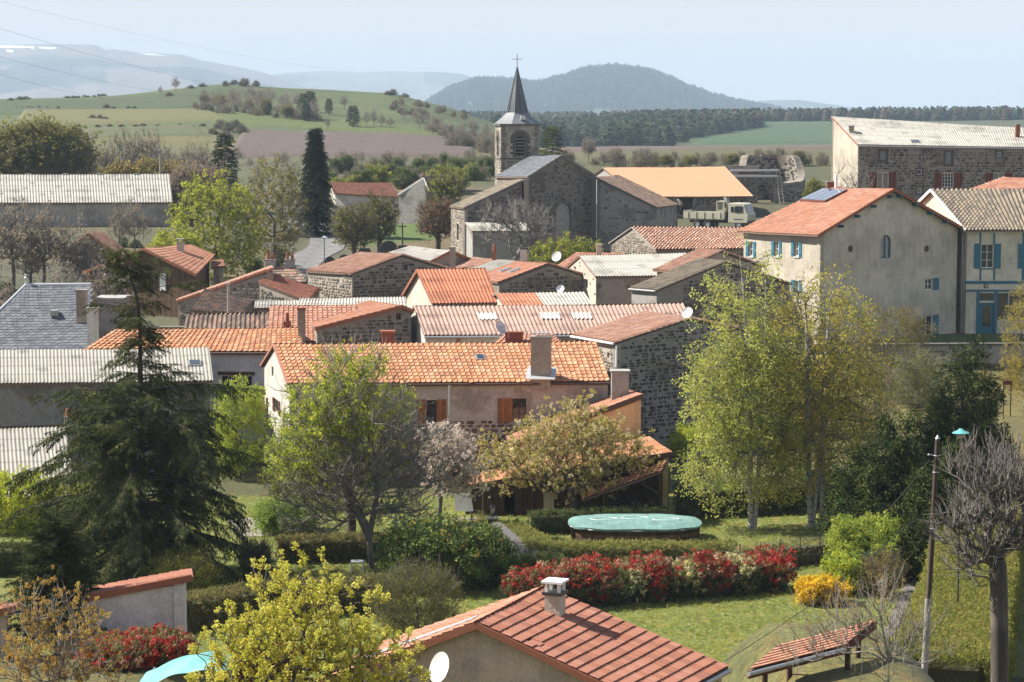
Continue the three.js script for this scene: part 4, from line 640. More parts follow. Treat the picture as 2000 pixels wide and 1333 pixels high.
// half-timbered cream house at the right edge
{
  const h = house('half_timbered_house', 'cream house with blue half timbering, blue door and brown tiles at the right edge', { E: [[1886, 450, 171.4], [2120, 449, 171.4]], R: [[1818, 370, 178], [2120, 369, 178]], wall: M.creamlight, y0: 2.6, ov: 0.4, ovg: 0.3, roof: T('canal', 'brownold', 0.32, 0.42, { ind: 150, tone: TONE.brownold, wob: 0.012 }), verge: M.whiteframe, vh: 0.22, l: { m: M.sage } });
  const B = M.blue, S = { shm: B, fm: M.whiteframe, nx: 2, ny: 3, sill: B };
  win(h, 'a', 1917, 477, 1941, 524, { ...S, sh: [[-1, 0.52], [1, 0.52]] }); win(h, 'a', 2003, 477, 2027, 524, { ...S, sh: [[-1, 0.52]] });
  for (const [x0, y0, x1, y1] of [[1884, 549, 2080, 555], [1914, 455, 1917, 476], [1941, 455, 1944, 476], [1914, 526, 1917, 548], [1941, 526, 1944, 548], [1998, 455, 2001, 548]]) pbox(h, 'a', 'timber', x0, y0, x1, y1, 0.005, 0.04, B);
  win(h, 'a', 1886, 573, 1906, 626, { fm: B, nx: 1 }); win(h, 'a', 1949, 573, 1969, 626, { fm: B }); win(h, 'a', 1972, 573, 2040, 626, { fm: B, nx: 3 }); win(h, 'a', 1913, 573, 1942, 588, { fm: B });
  const q = holePx(h, 'a', 1913, 592, 1942, 654); punch(h.W.a, q); const dr = wbox(h.W.a, 'door', q[0] + 0.01, q[1], q[2] - 0.02, q[3], -0.2, -0.1, B, h.H); const gl = pbox(h, 'a', 'door_pane', 1920, 598, 1936, 638, -0.099, -0.085, M.glass); h.H.remove(gl); dr.add(gl);
  for (const [x0, x1] of [[1908, 1912], [1943, 1947]]) pbox(h, 'a', 'door_frame', x0, 570, x1, 654, 0.0, 0.05, B); pbox(h, 'a', 'door_frame', 1884, 566, 2044, 570, 0.0, 0.06, B);
  const lm = thing('wall_lamp', 'round dark wall lamp above the blue door', 'lamp', at(1927, 559, 170.8)); part('lamp_body', new THREE.CylinderGeometry(0.17, 0.2, 0.12, 16).rotateX(Math.PI / 2), M.brownframe, lm); part('lamp_glass', new THREE.SphereGeometry(0.13, 12, 8).translate(0, 0, 0.06), M.pale, lm);
  house('pink_roof_neighbour', 'salmon tiled roof peeking above the brown one at the right edge', { E: [[1880, 376, 190], [2160, 376, 190]], R: [[1960, 347, 194], [2160, 347, 194]], wall: M.pale, y0: 5, roof: T('flat', 'salmon', 0.33, 0.4) });
}
// stone farm on the right skyline
{
  const h = house('stone_farmhouse', 'long stone farmhouse with white corrugated roof and brown shutters on the right', { mono: true, E: [[1676, 283, 222], [2080, 289, 222]], R: [[1624, 228, 230], [2080, 254, 230]], wall: M.mortar, l: { m: M.palewall }, y0: 7.5, ov: 0.15, ovg: 0.08, roof: C('white', { wl: 0.24, amp: 0.03 }), verge: M.terra, vh: 0.12 });
  const W_ = (x0, y0, x1, y1, o) => win(h, 'a', x0, y0, x1, y1, { fm: M.whiteframe, b: 0.05, ...o }); const SS = { shm: M.redwood };
  W_(1714, 337, 1736, 372, { nx: 2, ny: 1, ...SS, sh: [[-1, 0.75], [1, 0.7]] }); W_(1841, 338, 1863, 366, { nx: 4, ny: 4, ...SS, sh: [[-1, 0.75], [1, 0.75]] }); W_(1941, 338, 1962, 366, { nx: 2, ...SS, sh: [[-1, 0.75], [1, 0.75]] });
  W_(1847, 296, 1860, 322, { sur: TONE.basalt[1], fm: M.brownframe }); W_(1719, 294, 1732, 314, { sur: TONE.basalt[1], fm: M.brownframe }); W_(1948, 297, 1956, 306, { sur: TONE.basalt[1] }); W_(1792, 331, 1801, 341, { sur: TONE.basalt[1] }); W_(1792, 367, 1801, 378, { sur: TONE.basalt[1] });
  lay(h.W.a, { seed: 33, h0: 1, ch: 0.3, cw: 0.6, fill: 0.9, tone: [...TONE.greystone, ...TONE.basalt], ind: 200 });
  skylight(h.H, h.roof, h.E, h.R, 0.29, 0.14, 0.9, 0.8);
  chimney(h.H, at(1663, 258, 225.5), 0.5, 0.5, 0.55, M.render, {}); chimney(h.H, at(1988, 262, 226), 0.4, 0.5, 0.9, M.brick, {});
  const a = local(h.H, at(1690, 285, 221.6)); part('gutter', rodG(local(h.H, h.E[0]).add(V(0, -0.12, 0.06)), local(h.H, h.E[1]).add(V(0, -0.12, 0.06)), 0.06), M.zinc, h.H);
}
// orange barn by the truck
{
  const h = house('orange_barn', 'wide barn with bright new orange roof behind the church', { E: [[1246, 385, 272], [1472, 384, 273]], R: [[1177, 328, 281], [1416, 326, 282]], wall: M.mortar, l: { m: M.concrete }, y0: 5.5, ov: 0.5, ovg: 0.2, roof: C('orange', { wl: 0.36, amp: 0.03, row: 0.8 }), cat: 'barn' });
  punch(h.W.a, holePx(h, 'a', 1328, 385.5, 1353, 420)); pbox(h, 'a', 'barn_door', 1328, 386, 1353, 420, -0.28, -0.2, M.darkwood);
  lay(h.W.a, { seed: 35, h0: 0.5, ch: 0.3, cw: 0.6, fill: 0.9, tone: TONE.rubble, ind: 60 });
}
// chapel-like house at the cemetery and orange roof behind
{
  const h = house('grey_gable_house', 'narrow grey gabled house with white verge beside the cemetery', { E: [[838, 372, 262], [852, 366, 270]], R: [[827, 347, 262.6], [842, 343, 270]], D: [[777, 380, 264], [792, 374, 271]], wall: M.concrete, y0: 5, ov: 0.1, ovg: 0.1, roof: T('canal', 'oldmix', 0.33, 0.42), verge: M.whiteframe, vh: 0.2 }); chimney(h.H, at(827, 352, 264), 0.35, 0.35, 0.5, M.brick, { pots: 1 });
  house('orange_cottage', 'cottage with pale orange tiled roof behind the pruned trees', { E: [[652, 378, 280], [782, 386, 276]], R: [[646, 357, 286], [764, 358, 283]], wall: M.white, y0: 6, roof: T('canal', 'salmon', 0.33, 0.42), group: undefined });
}
// ---------------------------------------------------------------- the church (one thing), ruin, truck, cemetery
function absorb(dst, src) { const dlt = src.position.clone().sub(dst.position); for (const c of [...src.children]) { c.position.add(dlt); dst.add(c); } scene.remove(src); }
{
  const h = house('church', 'dark stone church with a slate spire and a blind arch in its gable', { E: [[967, 346, 244], [1030, 346, 231.5]], R: [[1035, 305, 246.5], [1098, 303, 234]], wall: M.mortardark, cat: 'church', y0: 4.6, ov: 0.2, ovg: 0.12, roof: T('slate', 'slate', 0.4, 0.3), slab: M.slab, verge: TONE.greystone[1], vh: 0.24 });
  const g = h.W.r, a0 = sh(h, 'r', 1086, 488), a1 = sh(h, 'r', 1114, 414), aw = a1[0] - a0[0];
  punch(g, [a0[0], 0.8, aw, a1[1] - 0.8, 1]); wbox(g, 'blocked_arch', a0[0] - 0.1, 0.5, aw + 0.2, a1[1] + aw / 2 - 0.4, -0.29, -0.16, M.concrete, h.H);
  const ca = a0[0] + aw / 2, up = V(0, 1, 0), X = new THREE.Vector3().crossVectors(up, WF.get(g).n), sg = WF.get(g).sg;
  for (let i = 0; i < 11; i++) { const an = (i + 0.5) / 11 * Math.PI, c = Math.cos(an), s = Math.sin(an), r = aw / 2 + 0.24, q = part('voussoir', boxG(0.42, r * 0.27, 0.12), TONE.greystone[i % 3], g), x = X.clone().multiplyScalar(c * sg).addScaledVector(up, s), y = new THREE.Vector3().crossVectors(WF.get(g).n, x); new THREE.Matrix4().makeBasis(x, y, WF.get(g).n).setPosition(wp(g, ca + c * r, a1[1] + s * r, 0.02)).decompose(q.position, q.quaternion, q.scale); }
  const hs = sh(h, 'r', 1100, 392)[1], av = [[a0[0] - 0.35, 0, aw + 0.7, a1[1] + aw / 2 + 0.35]];
  lay(g, { seed: 41, h0: 0.6, h1: hs, ch: 0.46, cw: 0.8, fill: 0.97, tone: [...TONE.greystone.slice(0, 3), TONE.basalt[1], TONE.basalt[3]], ind: 120, avoid: av, gap: 1.04 });
  lay(g, { seed: 42, h0: hs + 0.1, ch: 0.26, cw: 0.5, fill: 0.55, tone: TONE.rubble, ind: 100, gap: 1.2 });
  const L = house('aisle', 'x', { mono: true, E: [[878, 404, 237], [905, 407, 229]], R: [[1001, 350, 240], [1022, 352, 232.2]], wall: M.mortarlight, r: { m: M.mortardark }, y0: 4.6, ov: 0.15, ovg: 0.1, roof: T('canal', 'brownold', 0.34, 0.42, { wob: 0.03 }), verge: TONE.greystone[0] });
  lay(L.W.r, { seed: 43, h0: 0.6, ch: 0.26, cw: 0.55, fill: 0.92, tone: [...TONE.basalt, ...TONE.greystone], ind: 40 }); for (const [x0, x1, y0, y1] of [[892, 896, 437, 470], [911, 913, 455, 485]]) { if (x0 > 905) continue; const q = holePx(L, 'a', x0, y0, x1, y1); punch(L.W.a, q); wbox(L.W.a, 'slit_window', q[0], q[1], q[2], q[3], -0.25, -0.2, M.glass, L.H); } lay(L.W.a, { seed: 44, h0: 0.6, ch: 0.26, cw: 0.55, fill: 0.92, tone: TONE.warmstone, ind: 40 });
  const R_ = house('aisle', 'x', { mono: true, E: [[1284, 406, 236.4], [1325, 400, 250]], R: [[1164, 347, 235.8], [1208, 343, 249]], wall: M.greyplaster, y0: 4.6, ov: 0.12, ovg: 0.12, roof: T('canal', 'oldmix', 0.34, 0.42), verge: TONE.greystone[2] });
  lay(R_.W.l, { seed: 45, h0: 2.6, ch: 0.26, cw: 0.5, fill: 0.16, tone: TONE.rubble });
  const S_ = house('sacristy', 'x', { mono: true, E: [[922, 452, 225.6], [1036, 452, 225.6]], R: [[907, 435, 228.4], [1026, 435, 228.4]], wall: M.concrete, y0: 4.6, ov: 0.12, ovg: 0.08, roof: C('white', { wl: 0.25 }) });
  for (const q of [L, R_, S_]) absorb(h.H, q.H);
  part('buttress', uvM(beamG(local(h.H, at(1028, 350, 231.4)), local(h.H, at(1028, 350, 231.4)).setY(0.2), 0.5, 0.55, V(0, 0, 1))), TONE.warmstone[0], h.H); part('buttress', uvM(beamG(local(h.H, at(1160, 345, 235)), local(h.H, at(1160, 345, 235)).setY(0.2), 0.5, 0.6, V(0, 0, 1))), TONE.greystone[2], h.H);
  // tower
  const th = 0.16, half = 2.12, cen = at(1010, 300, 249).setY(0), cor = [[-1, 1], [1, 1], [1, -1], [-1, -1]].map(([x, z]) => V(cen.x + half * (x * Math.cos(th) + z * Math.sin(th)), 4.6, cen.z + half * (-x * Math.sin(th) + z * Math.cos(th))));
  const top = at(1000, 242, 247).y - 4.6, cT2 = V(cen.x, 4.6 + top, cen.z), fw = [];
  for (let i = 0; i < 4; i++) {
    const A = cor[i], B = cor[(i + 1) % 4], outw = A.clone().add(B).multiplyScalar(0.5).sub(V(cen.x, 4.6, cen.z)).normalize(), w = wall(h.H, 'tower_wall', A, B, [[0, top], [1, top]], M.mortarlight, outw, { t: 0.5, end: i % 2 ? 0 : 0.006, holes: [[half - 0.5, top - 3.55, 1.0, 1.75, 1]] });
    for (let k = 0; k < 6; k++) { const s = wbox(w, 'louvre', half - 0.5, top - 3.5 + k * 0.36, 1.0, 0.11, -0.36, -0.08, M.greyplaster, h.H); h.H.remove(s); w.add(s); }
    for (let k = 0; k < 9; k++) { const an = (k + 0.5) / 9 * Math.PI, c = Math.cos(an), s = Math.sin(an), n = WF.get(w).n, X2 = new THREE.Vector3().crossVectors(V(0, 1, 0), n), r = 0.82, q = part('voussoir', boxG(0.62, 0.28, 0.1), TONE.basalt[3], w), x = X2.clone().multiplyScalar(c * WF.get(w).sg).addScaledVector(V(0, 1, 0), s), y = new THREE.Vector3().crossVectors(n, x); new THREE.Matrix4().makeBasis(x, y, n).setPosition(wp(w, half + c * r, top - 1.8 + s * r, 0.02)).decompose(q.position, q.quaternion, q.scale); }
    lay(w, { seed: 50 + i, h0: 6, ch: 0.34, cw: 0.62, fill: 0.95, tone: [...TONE.warmstone.slice(0, 4), ...TONE.greystone.slice(0, 2)], ind: 0, avoid: [[half - 1.2, top - 3.7, 2.4, 3.2]], gap: 1.03 });
    for (let k = 0; k < 6; k++) for (const s of [-1, 1]) wbox(w, 'jamb_stone', half + (s > 0 ? 0.52 : -0.52 - (k % 2 ? 0.55 : 0.3)), top - 3.6 + k * 0.3, k % 2 ? 0.55 : 0.3, 0.28, -0.1, 0.03, TONE.basalt[k % 2 ? 1 : 3], h.H);
    fw.push(w);
  }
  part('bell_frame', uvM(boxG(1.7, 3.4, 1.7).translate(0, -1.9, 0).rotateY(th).translate(...local(h.H, cT2).toArray())), M.wood, h.H);
  const sq = (r, y) => { const p = []; for (let i = 0; i < 8; i++) { const an = i / 8 * 2 * Math.PI + Math.PI / 8, c = Math.cos(an), s = Math.sin(an), k = r[1] ? 1 : 1 / Math.max(Math.abs(c), Math.abs(s)); p.push(V(r[0] * c * k, y, r[0] * s * k)); } return p; };
  const rings = (list) => { const pos = []; for (let l = 0; l < list.length - 1; l++) { const A = list[l], B = list[l + 1]; for (let i = 0; i < 8; i++) { const j = (i + 1) % 8; pos.push(...[A[i], A[j], B[j], A[i], B[j], B[i]].flatMap((p) => [p.x, p.y, p.z])); } } const g2 = new THREE.BufferGeometry(); g2.setAttribute('position', new THREE.Float32BufferAttribute(pos, 3)); return uvM(g2); };
  const y1 = 19.82 - 4.6 - top, tip = at(1008, 131, 249).y - 4.6 - top, P0 = local(h.H, cT2), place = (g2) => g2.rotateY(th).translate(P0.x, P0.y, P0.z);
  const skirt = []; for (let i = 0; i <= 6; i++) { const t = i / 6; const a = sq([lerp(half + 0.28, 1.22, t), 0], 0), b = sq([1.22, 1], 0); skirt.push(a.map((p, k) => p.clone().lerp(b[k].clone().multiplyScalar((half + 0.28) / 1.22 * (1 - t) + t), t * t).setY(y1 * (t * 0.75 + t * t * 0.25)))); if (i < 6) skirt.push(skirt[skirt.length - 1].map((p) => V(p.x * 0.985, p.y + 0.03, p.z * 0.985))); }
  part('spire_skirt', place(rings(skirt)), TONE.slate[3], h.H);
  const sp = [], n = 22; for (let i = 0; i <= n; i++) { const t = i / n, r = lerp(1.2, 0.05, t); sp.push(sq([r, 1], y1 + (tip - y1) * t)); if (i < n) sp.push(sq([r * 0.955, 1], y1 + (tip - y1) * (t + 0.008))); }
  const spire = part('spire', place(rings(sp)), TONE.slate[2], h.H);
  for (let i = 0; i < 8; i++) { const an = i / 8 * 2 * Math.PI + Math.PI / 8; part('spire_hip', place(rodG(V(1.2 * Math.cos(an), y1, 1.2 * Math.sin(an)), V(0.05 * Math.cos(an), tip, 0.05 * Math.sin(an)), 0.06, 0.03, 6)), TONE.slate[3], spire); }
  part('skirt_hatch', uvM(boxG(0.5, 0.42, 0.35).translate(0.3, y1 * 0.55, 1.95).rotateY(th).translate(P0.x, P0.y, P0.z)), M.lead, h.H);
  part('cornice', place(uvM(boxG(half * 2 + 0.36, 0.2, half * 2 + 0.36, 0, -0.102, 0))), TONE.greystone[0], h.H); part('string_course', place(uvM(boxG(half * 2 + 0.14, 0.16, half * 2 + 0.14, 0, -3.75, 0))), TONE.greystone[2], h.H);
  part('cross', place(mg([boxG(0.09, 1.6, 0.09, 0, tip + 0.6, 0), boxG(1.25, 0.07, 0.07, 0, tip + 0.85, 0)])), M.zinc, h.H);
}
// round ruined tower
{
  const c = at(1508, 320, 294), g = thing('ruined_tower', 'round roofless stone tower under repair behind the orange barn', 'tower ruin', V(c.x, 6, c.z)), R0 = 4.25, R1 = 3.3, n = 72, pos = [], r = RNG(5);
  const hh = (a) => { const s = Math.sin(a), back = sst(-0.2, 0.6, -s); const left = Math.cos(a) < -0.15 && s > 0.05; return left ? 0.3 : lerp(5.9, 8.4, back) + 0.25 * (vnoise(a * 6, 1, 3) - 0.5) - (Math.cos(a) > 0.2 && s > 0.3 ? 1.0 * s : 0); };
  const V8 = []; for (let i = 0; i <= n; i++) { const a = i / n * 2 * Math.PI, y = hh(a); V8.push([[R0 * Math.cos(a), 0, R0 * Math.sin(a)], [R0 * Math.cos(a), y, R0 * Math.sin(a)], [R1 * Math.cos(a), y + 0.1, R1 * Math.sin(a)], [R1 * Math.cos(a), 0, R1 * Math.sin(a)]]); }
  for (let i = 0; i < n; i++) for (let k = 0; k < 3; k++) { const A = V8[i], B = V8[i + 1]; pos.push(...A[k], ...B[k], ...B[k + 1], ...A[k], ...B[k + 1], ...A[k + 1]); }
  const bg = new THREE.BufferGeometry(); bg.setAttribute('position', new THREE.Float32BufferAttribute(pos, 3)); part('ring_wall', uvM(bg), M.mortar, g);
  const st = []; for (let i = 0; i < 1500; i++) { const a = r() * 2 * Math.PI, y = r() * (hh(a) - 0.3), o = V(Math.cos(a), 0, Math.sin(a)), x = V(-o.z, 0, o.x).negate(); st.push({ m: new THREE.Matrix4().makeBasis(x.multiplyScalar(0.3 + 0.4 * r()), V(0, 0.2 + 0.12 * r(), 0), o.clone().multiplyScalar(0.06)).setPosition(o.clone().multiplyScalar(R0 + 0.01).setY(y)), c: TONE.greystone[Math.floor(r() * 5)].color }); } for (let i = 0; i < 900; i++) { const a = r() * 2 * Math.PI, y = r() * (hh(a) - 0.3), o = V(-Math.cos(a), 0, -Math.sin(a)), x = V(-o.z, 0, o.x).negate(); st.push({ m: new THREE.Matrix4().makeBasis(x.multiplyScalar(0.3 + 0.4 * r()), V(0, 0.2 + 0.12 * r(), 0), o.clone().multiplyScalar(0.06)).setPosition(o.clone().multiplyScalar(-R1 + 0.01).setY(y)), c: TONE.basalt[Math.floor(r() * 5)].color }); } inst('stones', stoneG[2], WHITE.rough, st, g);
  const w1 = wall(g, 'front_wall', V(at(1400, 400, 288).x, 6, -288), V(at(1522, 400, 288).x, 6, -288), [[0, 5.6], [0.5, 6.0], [1, 5.9]], M.mortar, V(0, 0, 1), { holes: [[5.2, 0.3, 2.0, 4.6]] }); lay(w1, { seed: 61, h0: 0.4, ch: 0.28, cw: 0.5, fill: 0.85, tone: TONE.greystone, ind: 40 });
  part('parapet', uvM(boxG(4.6, 1.6, 0.6).translate(...local(g, at(1447, 336, 289)).toArray())), M.mortarlight, g);
  for (const [y, m] of [[0.15, M.whiteframe], [0.85, M.whiteframe], [0.5, M.redwood]]) part('scaffold_board', uvM(boxG(m === M.redwood ? 2.6 : 6, 0.22, 0.3).translate(...local(g, at(m === M.redwood ? 1462 : 1474, 346, 286.6)).toArray()).translate(0, y, 0)), m, g);
  part('ladder', mg([rodG(V(0, 0, 0), V(-0.6, 4.2, 0), 0.05), rodG(V(0.5, 0, 0), V(-0.1, 4.2, 0), 0.05), ...Array.from({ length: 10 }, (_, i) => rodG(V(-0.06 * i - 0.03, 0.3 + i * 0.4, 0), V(0.47 - 0.06 * i, 0.3 + i * 0.4, 0), 0.03))]).translate(...local(g, at(1524, 398, 286.4)).toArray()), M.pale, g);
}
// tipper truck with a loader crane
{
  const p = at(1406, 446, 262), g = thing('truck', 'cream tipper truck with a folded loader crane parked by the barn', 'truck', V(p.x, Math.max(p.y, gh(p.x, p.z)), p.z)), cm = mat([0.80, 0.75, 0.58], { roughness: 0.4, map: TX.fine });
  g.rotation.y = -0.5;
  const sx = 0.0591, X = (px) => (px - 1406) * sx;
  part('chassis', boxG(7.2, 0.28, 0.9, 0, 0.78, 0), M.black, g);
  const bed = part('tipper_bed', mg([boxG(5.0, 0.12, 2.3, X(1381), 1.08, 0), boxG(5.0, 0.75, 0.08, X(1381), 1.5, 1.15), boxG(5.0, 0.75, 0.08, X(1381), 1.5, -1.15), boxG(0.08, 0.95, 2.38, X(1381) - 2.54, 1.56, 0), boxG(0.08, 1.3, 2.3, X(1381) + 2.5, 1.75, 0), ...[-2, -1, 0, 1, 2].map((i) => boxG(0.09, 0.78, 0.06, X(1381) + i, 1.5, 1.22))]), cm, g);
  part('headboard', mg([boxG(1.0, 0.1, 1.6, X(1412), 3.1, 0), boxG(0.1, 1.1, 1.6, X(1405), 2.6, 0), boxG(0.1, 1.1, 1.6, X(1419), 2.6, 0), boxG(1.0, 0.1, 1.6, X(1412), 2.1, 0)]), cm, g);
  const s = new THREE.Shape(); s.moveTo(0, 0); s.lineTo(2.25, 0); s.lineTo(2.35, 0.9); s.lineTo(2.15, 1.15); s.lineTo(1.85, 2.05); s.lineTo(1.6, 2.15); s.lineTo(0.05, 2.15); s.lineTo(0, 2.05); s.closePath();
  const cab = part('cab', new THREE.ExtrudeGeometry(s, { depth: 2.2, bevelEnabled: true, bevelSize: 0.05, bevelThickness: 0.05, bevelSegments: 2 }).translate(X(1433), 0.75, -1.1), cm, g);
  part('side_window', boxG(0.95, 0.75, 0.03, X(1433) + 1.25, 2.25, 1.17), M.glass, cab); part('rear_window', boxG(0.35, 0.6, 0.03, X(1433) + 0.45, 2.25, 1.17), M.glass, cab); part('windscreen', boxG(0.03, 1.0, 1.9).rotateZ(0.32).translate(X(1433) + 2.08, 2.35, 0), M.glass, cab);
  part('wheel_arch', boxG(1.2, 0.1, 2.32, X(1433) + 1.2, 1.12, 0), M.black, g); part('bumper', boxG(0.2, 0.35, 2.2, X(1433) + 2.35, 0.75, 0), M.black, g);
  for (const x of [X(1433) + 1.2, X(1366), X(1388)]) for (const z of [1, -1]) { const w = part('wheel', new THREE.TorusGeometry(0.36, 0.15, 10, 20).translate(x, 0.5, z), M.black, g); part('rim', new THREE.CylinderGeometry(0.26, 0.26, 0.22, 14).rotateX(Math.PI / 2).translate(x, 0.5, z), M.zinc, w); }
  part('crane_post', rodG(V(X(1424), 0.9, 0), V(X(1422), 3.5, 0), 0.16), M.concrete, g); part('crane_arm', mg([beamG(V(X(1419), 3.6, 0.3), V(X(1433), 1.5, 0.5), 0.3, 0.28), beamG(V(X(1420), 3.3, -0.2), V(X(1428), 2.0, -0.2), 0.22, 0.22)]), M.concrete, g); part('hydraulics', boxG(0.7, 1.1, 1.6, X(1426), 1.4, 0), M.black, g);
}
// cemetery
{
  const dk = TONE.basalt[1], lt = TONE.greystone[3];
  const tomb = (px, py, d, w, h, shape, label, m = dk) => { const p = at(px, py, d), g = thing('tombstone', label, 'tombstone', V(p.x, gh(p.x, p.z), p.z)); const s = new THREE.Shape(); s.moveTo(-w / 2, 0); s.lineTo(w / 2, 0); s.lineTo(w / 2, h * 0.7); if (shape) s.absarc(0, h * 0.7, w / 2, 0, Math.PI, false); else { s.lineTo(w * 0.3, h); s.lineTo(-w * 0.3, h); s.lineTo(-w / 2, h * 0.7); } s.closePath(); part('slab', new THREE.ExtrudeGeometry(s, { depth: 0.25, bevelEnabled: true, bevelSize: 0.03, bevelThickness: 0.03, bevelSegments: 1 }), m, g); part('plinth', boxG(w + 0.4, 0.3, 0.9, 0, 0.15, 0.12), m, g); return g; };
  tomb(644, 507, 218, 0.9, 1.6, 1, 'round-headed dark tombstone nearest the road'); tomb(672, 505, 219, 0.95, 1.7, 1, 'round-headed dark tombstone second from the road'); const t3 = tomb(712, 494, 221, 1.5, 2.1, 0, 'broad shouldered dark tomb with a small cross'); part('small_cross', mg([boxG(0.1, 0.7, 0.1, 0, 2.45, 0.1), boxG(0.4, 0.1, 0.1, 0, 2.55, 0.1)]), dk, t3); const t4 = tomb(759, 494, 222, 1.7, 2.7, 1, 'tall arched family tomb with a pale panel'); part('panel', boxG(0.8, 1.2, 0.06, 0.1, 0.9, 0.3), lt, t4);
  const cx = at(786, 470, 232), c = thing('calvary_cross', 'stone pedestal carrying a slender cross in the cemetery grass', 'cross', V(cx.x, gh(cx.x, cx.z), cx.z)); part('pedestal', mg([boxG(1.5, 0.5, 1.2, 0, 0.25, 0), boxG(0.9, 0.8, 0.8, 0, 0.9, 0)]), dk, c); part('shaft', rodG(V(0, 1.3, 0), V(0, 3.6, 0), 0.09, 0.06), dk, c); part('crossbar', boxG(0.8, 0.1, 0.1, 0, 3.2, 0), dk, c);
  const wl = (px0, px1, py, d, h, label) => { const a = at(px0, py, d), b = at(px1, py, d), y = Math.min(gh(a.x, a.z), gh(b.x, b.z)) - 0.2, g = thing('cemetery_wall', label, 'wall', V((a.x + b.x) / 2, y, -d)); part('wall', uvM(boxG(b.x - a.x, h + 0.2, 0.4, 0, (h + 0.2) / 2, 0)), M.concrete, g); part('coping', uvM(boxG(b.x - a.x + 0.1, 0.12, 0.52, 0, h + 0.262, 0)), M.concrete, g); };
  wl(827, 884, 490, 227, 1.2, 'grey rendered cemetery wall beside the church'); wl(640, 770, 505, 213, 0.7, 'low grey cemetery wall along the tombs'); wl(776, 794, 492, 224, 1.1, 'square grey gate pillar of the cemetery');
  const ga = at(810, 490, 225), gt = thing('cemetery_gate', 'low black iron gate of the cemetery', 'gate', V(ga.x, gh(ga.x, ga.z), ga.z)); part('rail', mg([boxG(1.6, 0.05, 0.04, 0, 0.25, 0), boxG(1.6, 0.05, 0.04, 0, 0.95, 0)]), M.black, gt); for (let i = 0; i < 12; i++) part('bar', boxG(0.03, 1.1, 0.03, -0.77 + i * 0.14, 0.55, 0), M.black, gt);
}
// ---------------------------------------------------------------- plants: builders
const leafMat = (o = {}) => new THREE.MeshPhysicalMaterial({ color: 0xffffff, roughness: 1, transmission: 0.5, thickness: 0, specularIntensity: 0.25, side: THREE.DoubleSide, ...o });
const LEAF = leafMat(), LEAFD = leafMat({ transmission: 0.12 }), GLOSS = leafMat({ roughness: 0.85, transmission: 0.35, specularIntensity: 0.5 });
function clumpG(n, len, wid, sp, seed, droop = 0, needle = 0) { // a small spray of leaf blades
  const r = RNG(seed), pos = [];
  for (let i = 0; i < n; i++) {
    const c = V((r() - 0.5) * 2, (r() - 0.5) * 2, (r() - 0.5) * 2); if (c.length() > 1) c.normalize().multiplyScalar(r()); c.multiply(sp);
    const d = V(r() - 0.5, r() - 0.5 - droop, r() - 0.5).normalize(), s = V(r() - 0.5, r() - 0.5, r() - 0.5).cross(d).normalize(), L = len * (0.6 + 0.8 * r()), W = wid * (0.6 + 0.8 * r());
    const a = c, b = c.clone().addScaledVector(d, L * 0.5).addScaledVector(s, W * 0.5), e = c.clone().addScaledVector(d, L), f = c.clone().addScaledVector(d, L * 0.5).addScaledVector(s, -W * 0.5), up = new THREE.Vector3().crossVectors(d, s).multiplyScalar(W * 0.25); b.add(up); f.add(up);
    for (const p of needle ? [a, b, f] : [a, b, e, a, e, f]) pos.push(p.x, p.y, p.z);
  }
  const g = new THREE.BufferGeometry(); g.setAttribute('position', new THREE.Float32BufferAttribute(pos, 3)); g.computeVertexNormals(); return g;
}
const CL = {
  broad: clumpG(12, 0.13, 0.085, V(0.22, 0.2, 0.22), 1), tiny: clumpG(12, 0.10, 0.07, V(0.2, 0.28, 0.2), 2, 0.4), flower: clumpG(20, 0.075, 0.06, V(0.115, 0.095, 0.115), 3), far: clumpG(9, 0.42, 0.3, V(0.5, 0.45, 0.5), 4), fine: clumpG(14, 0.11, 0.03, V(0.2, 0.22, 0.2), 5, -0.2), box: clumpG(14, 0.06, 0.04, V(0.12, 0.1, 0.12), 6), lance: clumpG(11, 0.16, 0.055, V(0.16, 0.14, 0.16), 7, -0.35), pom: clumpG(26, 0.055, 0.05, V(0.085, 0.075, 0.085), 10), needle: clumpG(16, 0.22, 0.07, V(0.3, 0.22, 0.3), 8, 0.15), blade: clumpG(6, 0.13, 0.022, V(0.1, 0.0, 0.1), 9, -0.9),
};
const col = (h, r, v = 0.3) => { const k = 1 - v / 2 + v * r(); return lin(h[0] * k, h[1] * k, h[2] * k); };
const mix3 = (a, b, t) => [0, 1, 2].map((i) => lerp(a[i], b[i], t));
// tapered limbs collected into one mesh
class Limbs {
  constructor() { this.p = []; this.n = []; this.uv = []; this.i = []; }
  seg(a, b, ra, rb, n = 5) {
    const d = b.clone().sub(a), L = d.length(); if (L < 1e-4) return; d.normalize(); const s = V(d.y, d.z, d.x).cross(d).normalize(), t = new THREE.Vector3().crossVectors(d, s), k0 = this.p.length / 3;
    for (const [c, r, v] of [[a, ra, a.x + a.y + a.z], [b, rb, b.x + b.y + b.z]]) for (let i = 0; i < n; i++) { const an = i / n * 2 * Math.PI, x = s.x * Math.cos(an) + t.x * Math.sin(an), y = s.y * Math.cos(an) + t.y * Math.sin(an), z = s.z * Math.cos(an) + t.z * Math.sin(an); this.p.push(c.x + x * r, c.y + y * r, c.z + z * r); this.n.push(x, y, z); this.uv.push(i / n, v * 0.5); }
    for (let i = 0; i < n; i++) { const j = (i + 1) % n; this.i.push(k0 + i, k0 + j, k0 + n + i, k0 + n + i, k0 + j, k0 + n + j); }
  }
  geo() { const g = new THREE.BufferGeometry(); g.setAttribute('position', new THREE.Float32BufferAttribute(this.p, 3)); g.setAttribute('normal', new THREE.Float32BufferAttribute(this.n, 3)); g.setAttribute('uv', new THREE.Float32BufferAttribute(this.uv, 2)); g.setIndex(this.i); return g; }
}
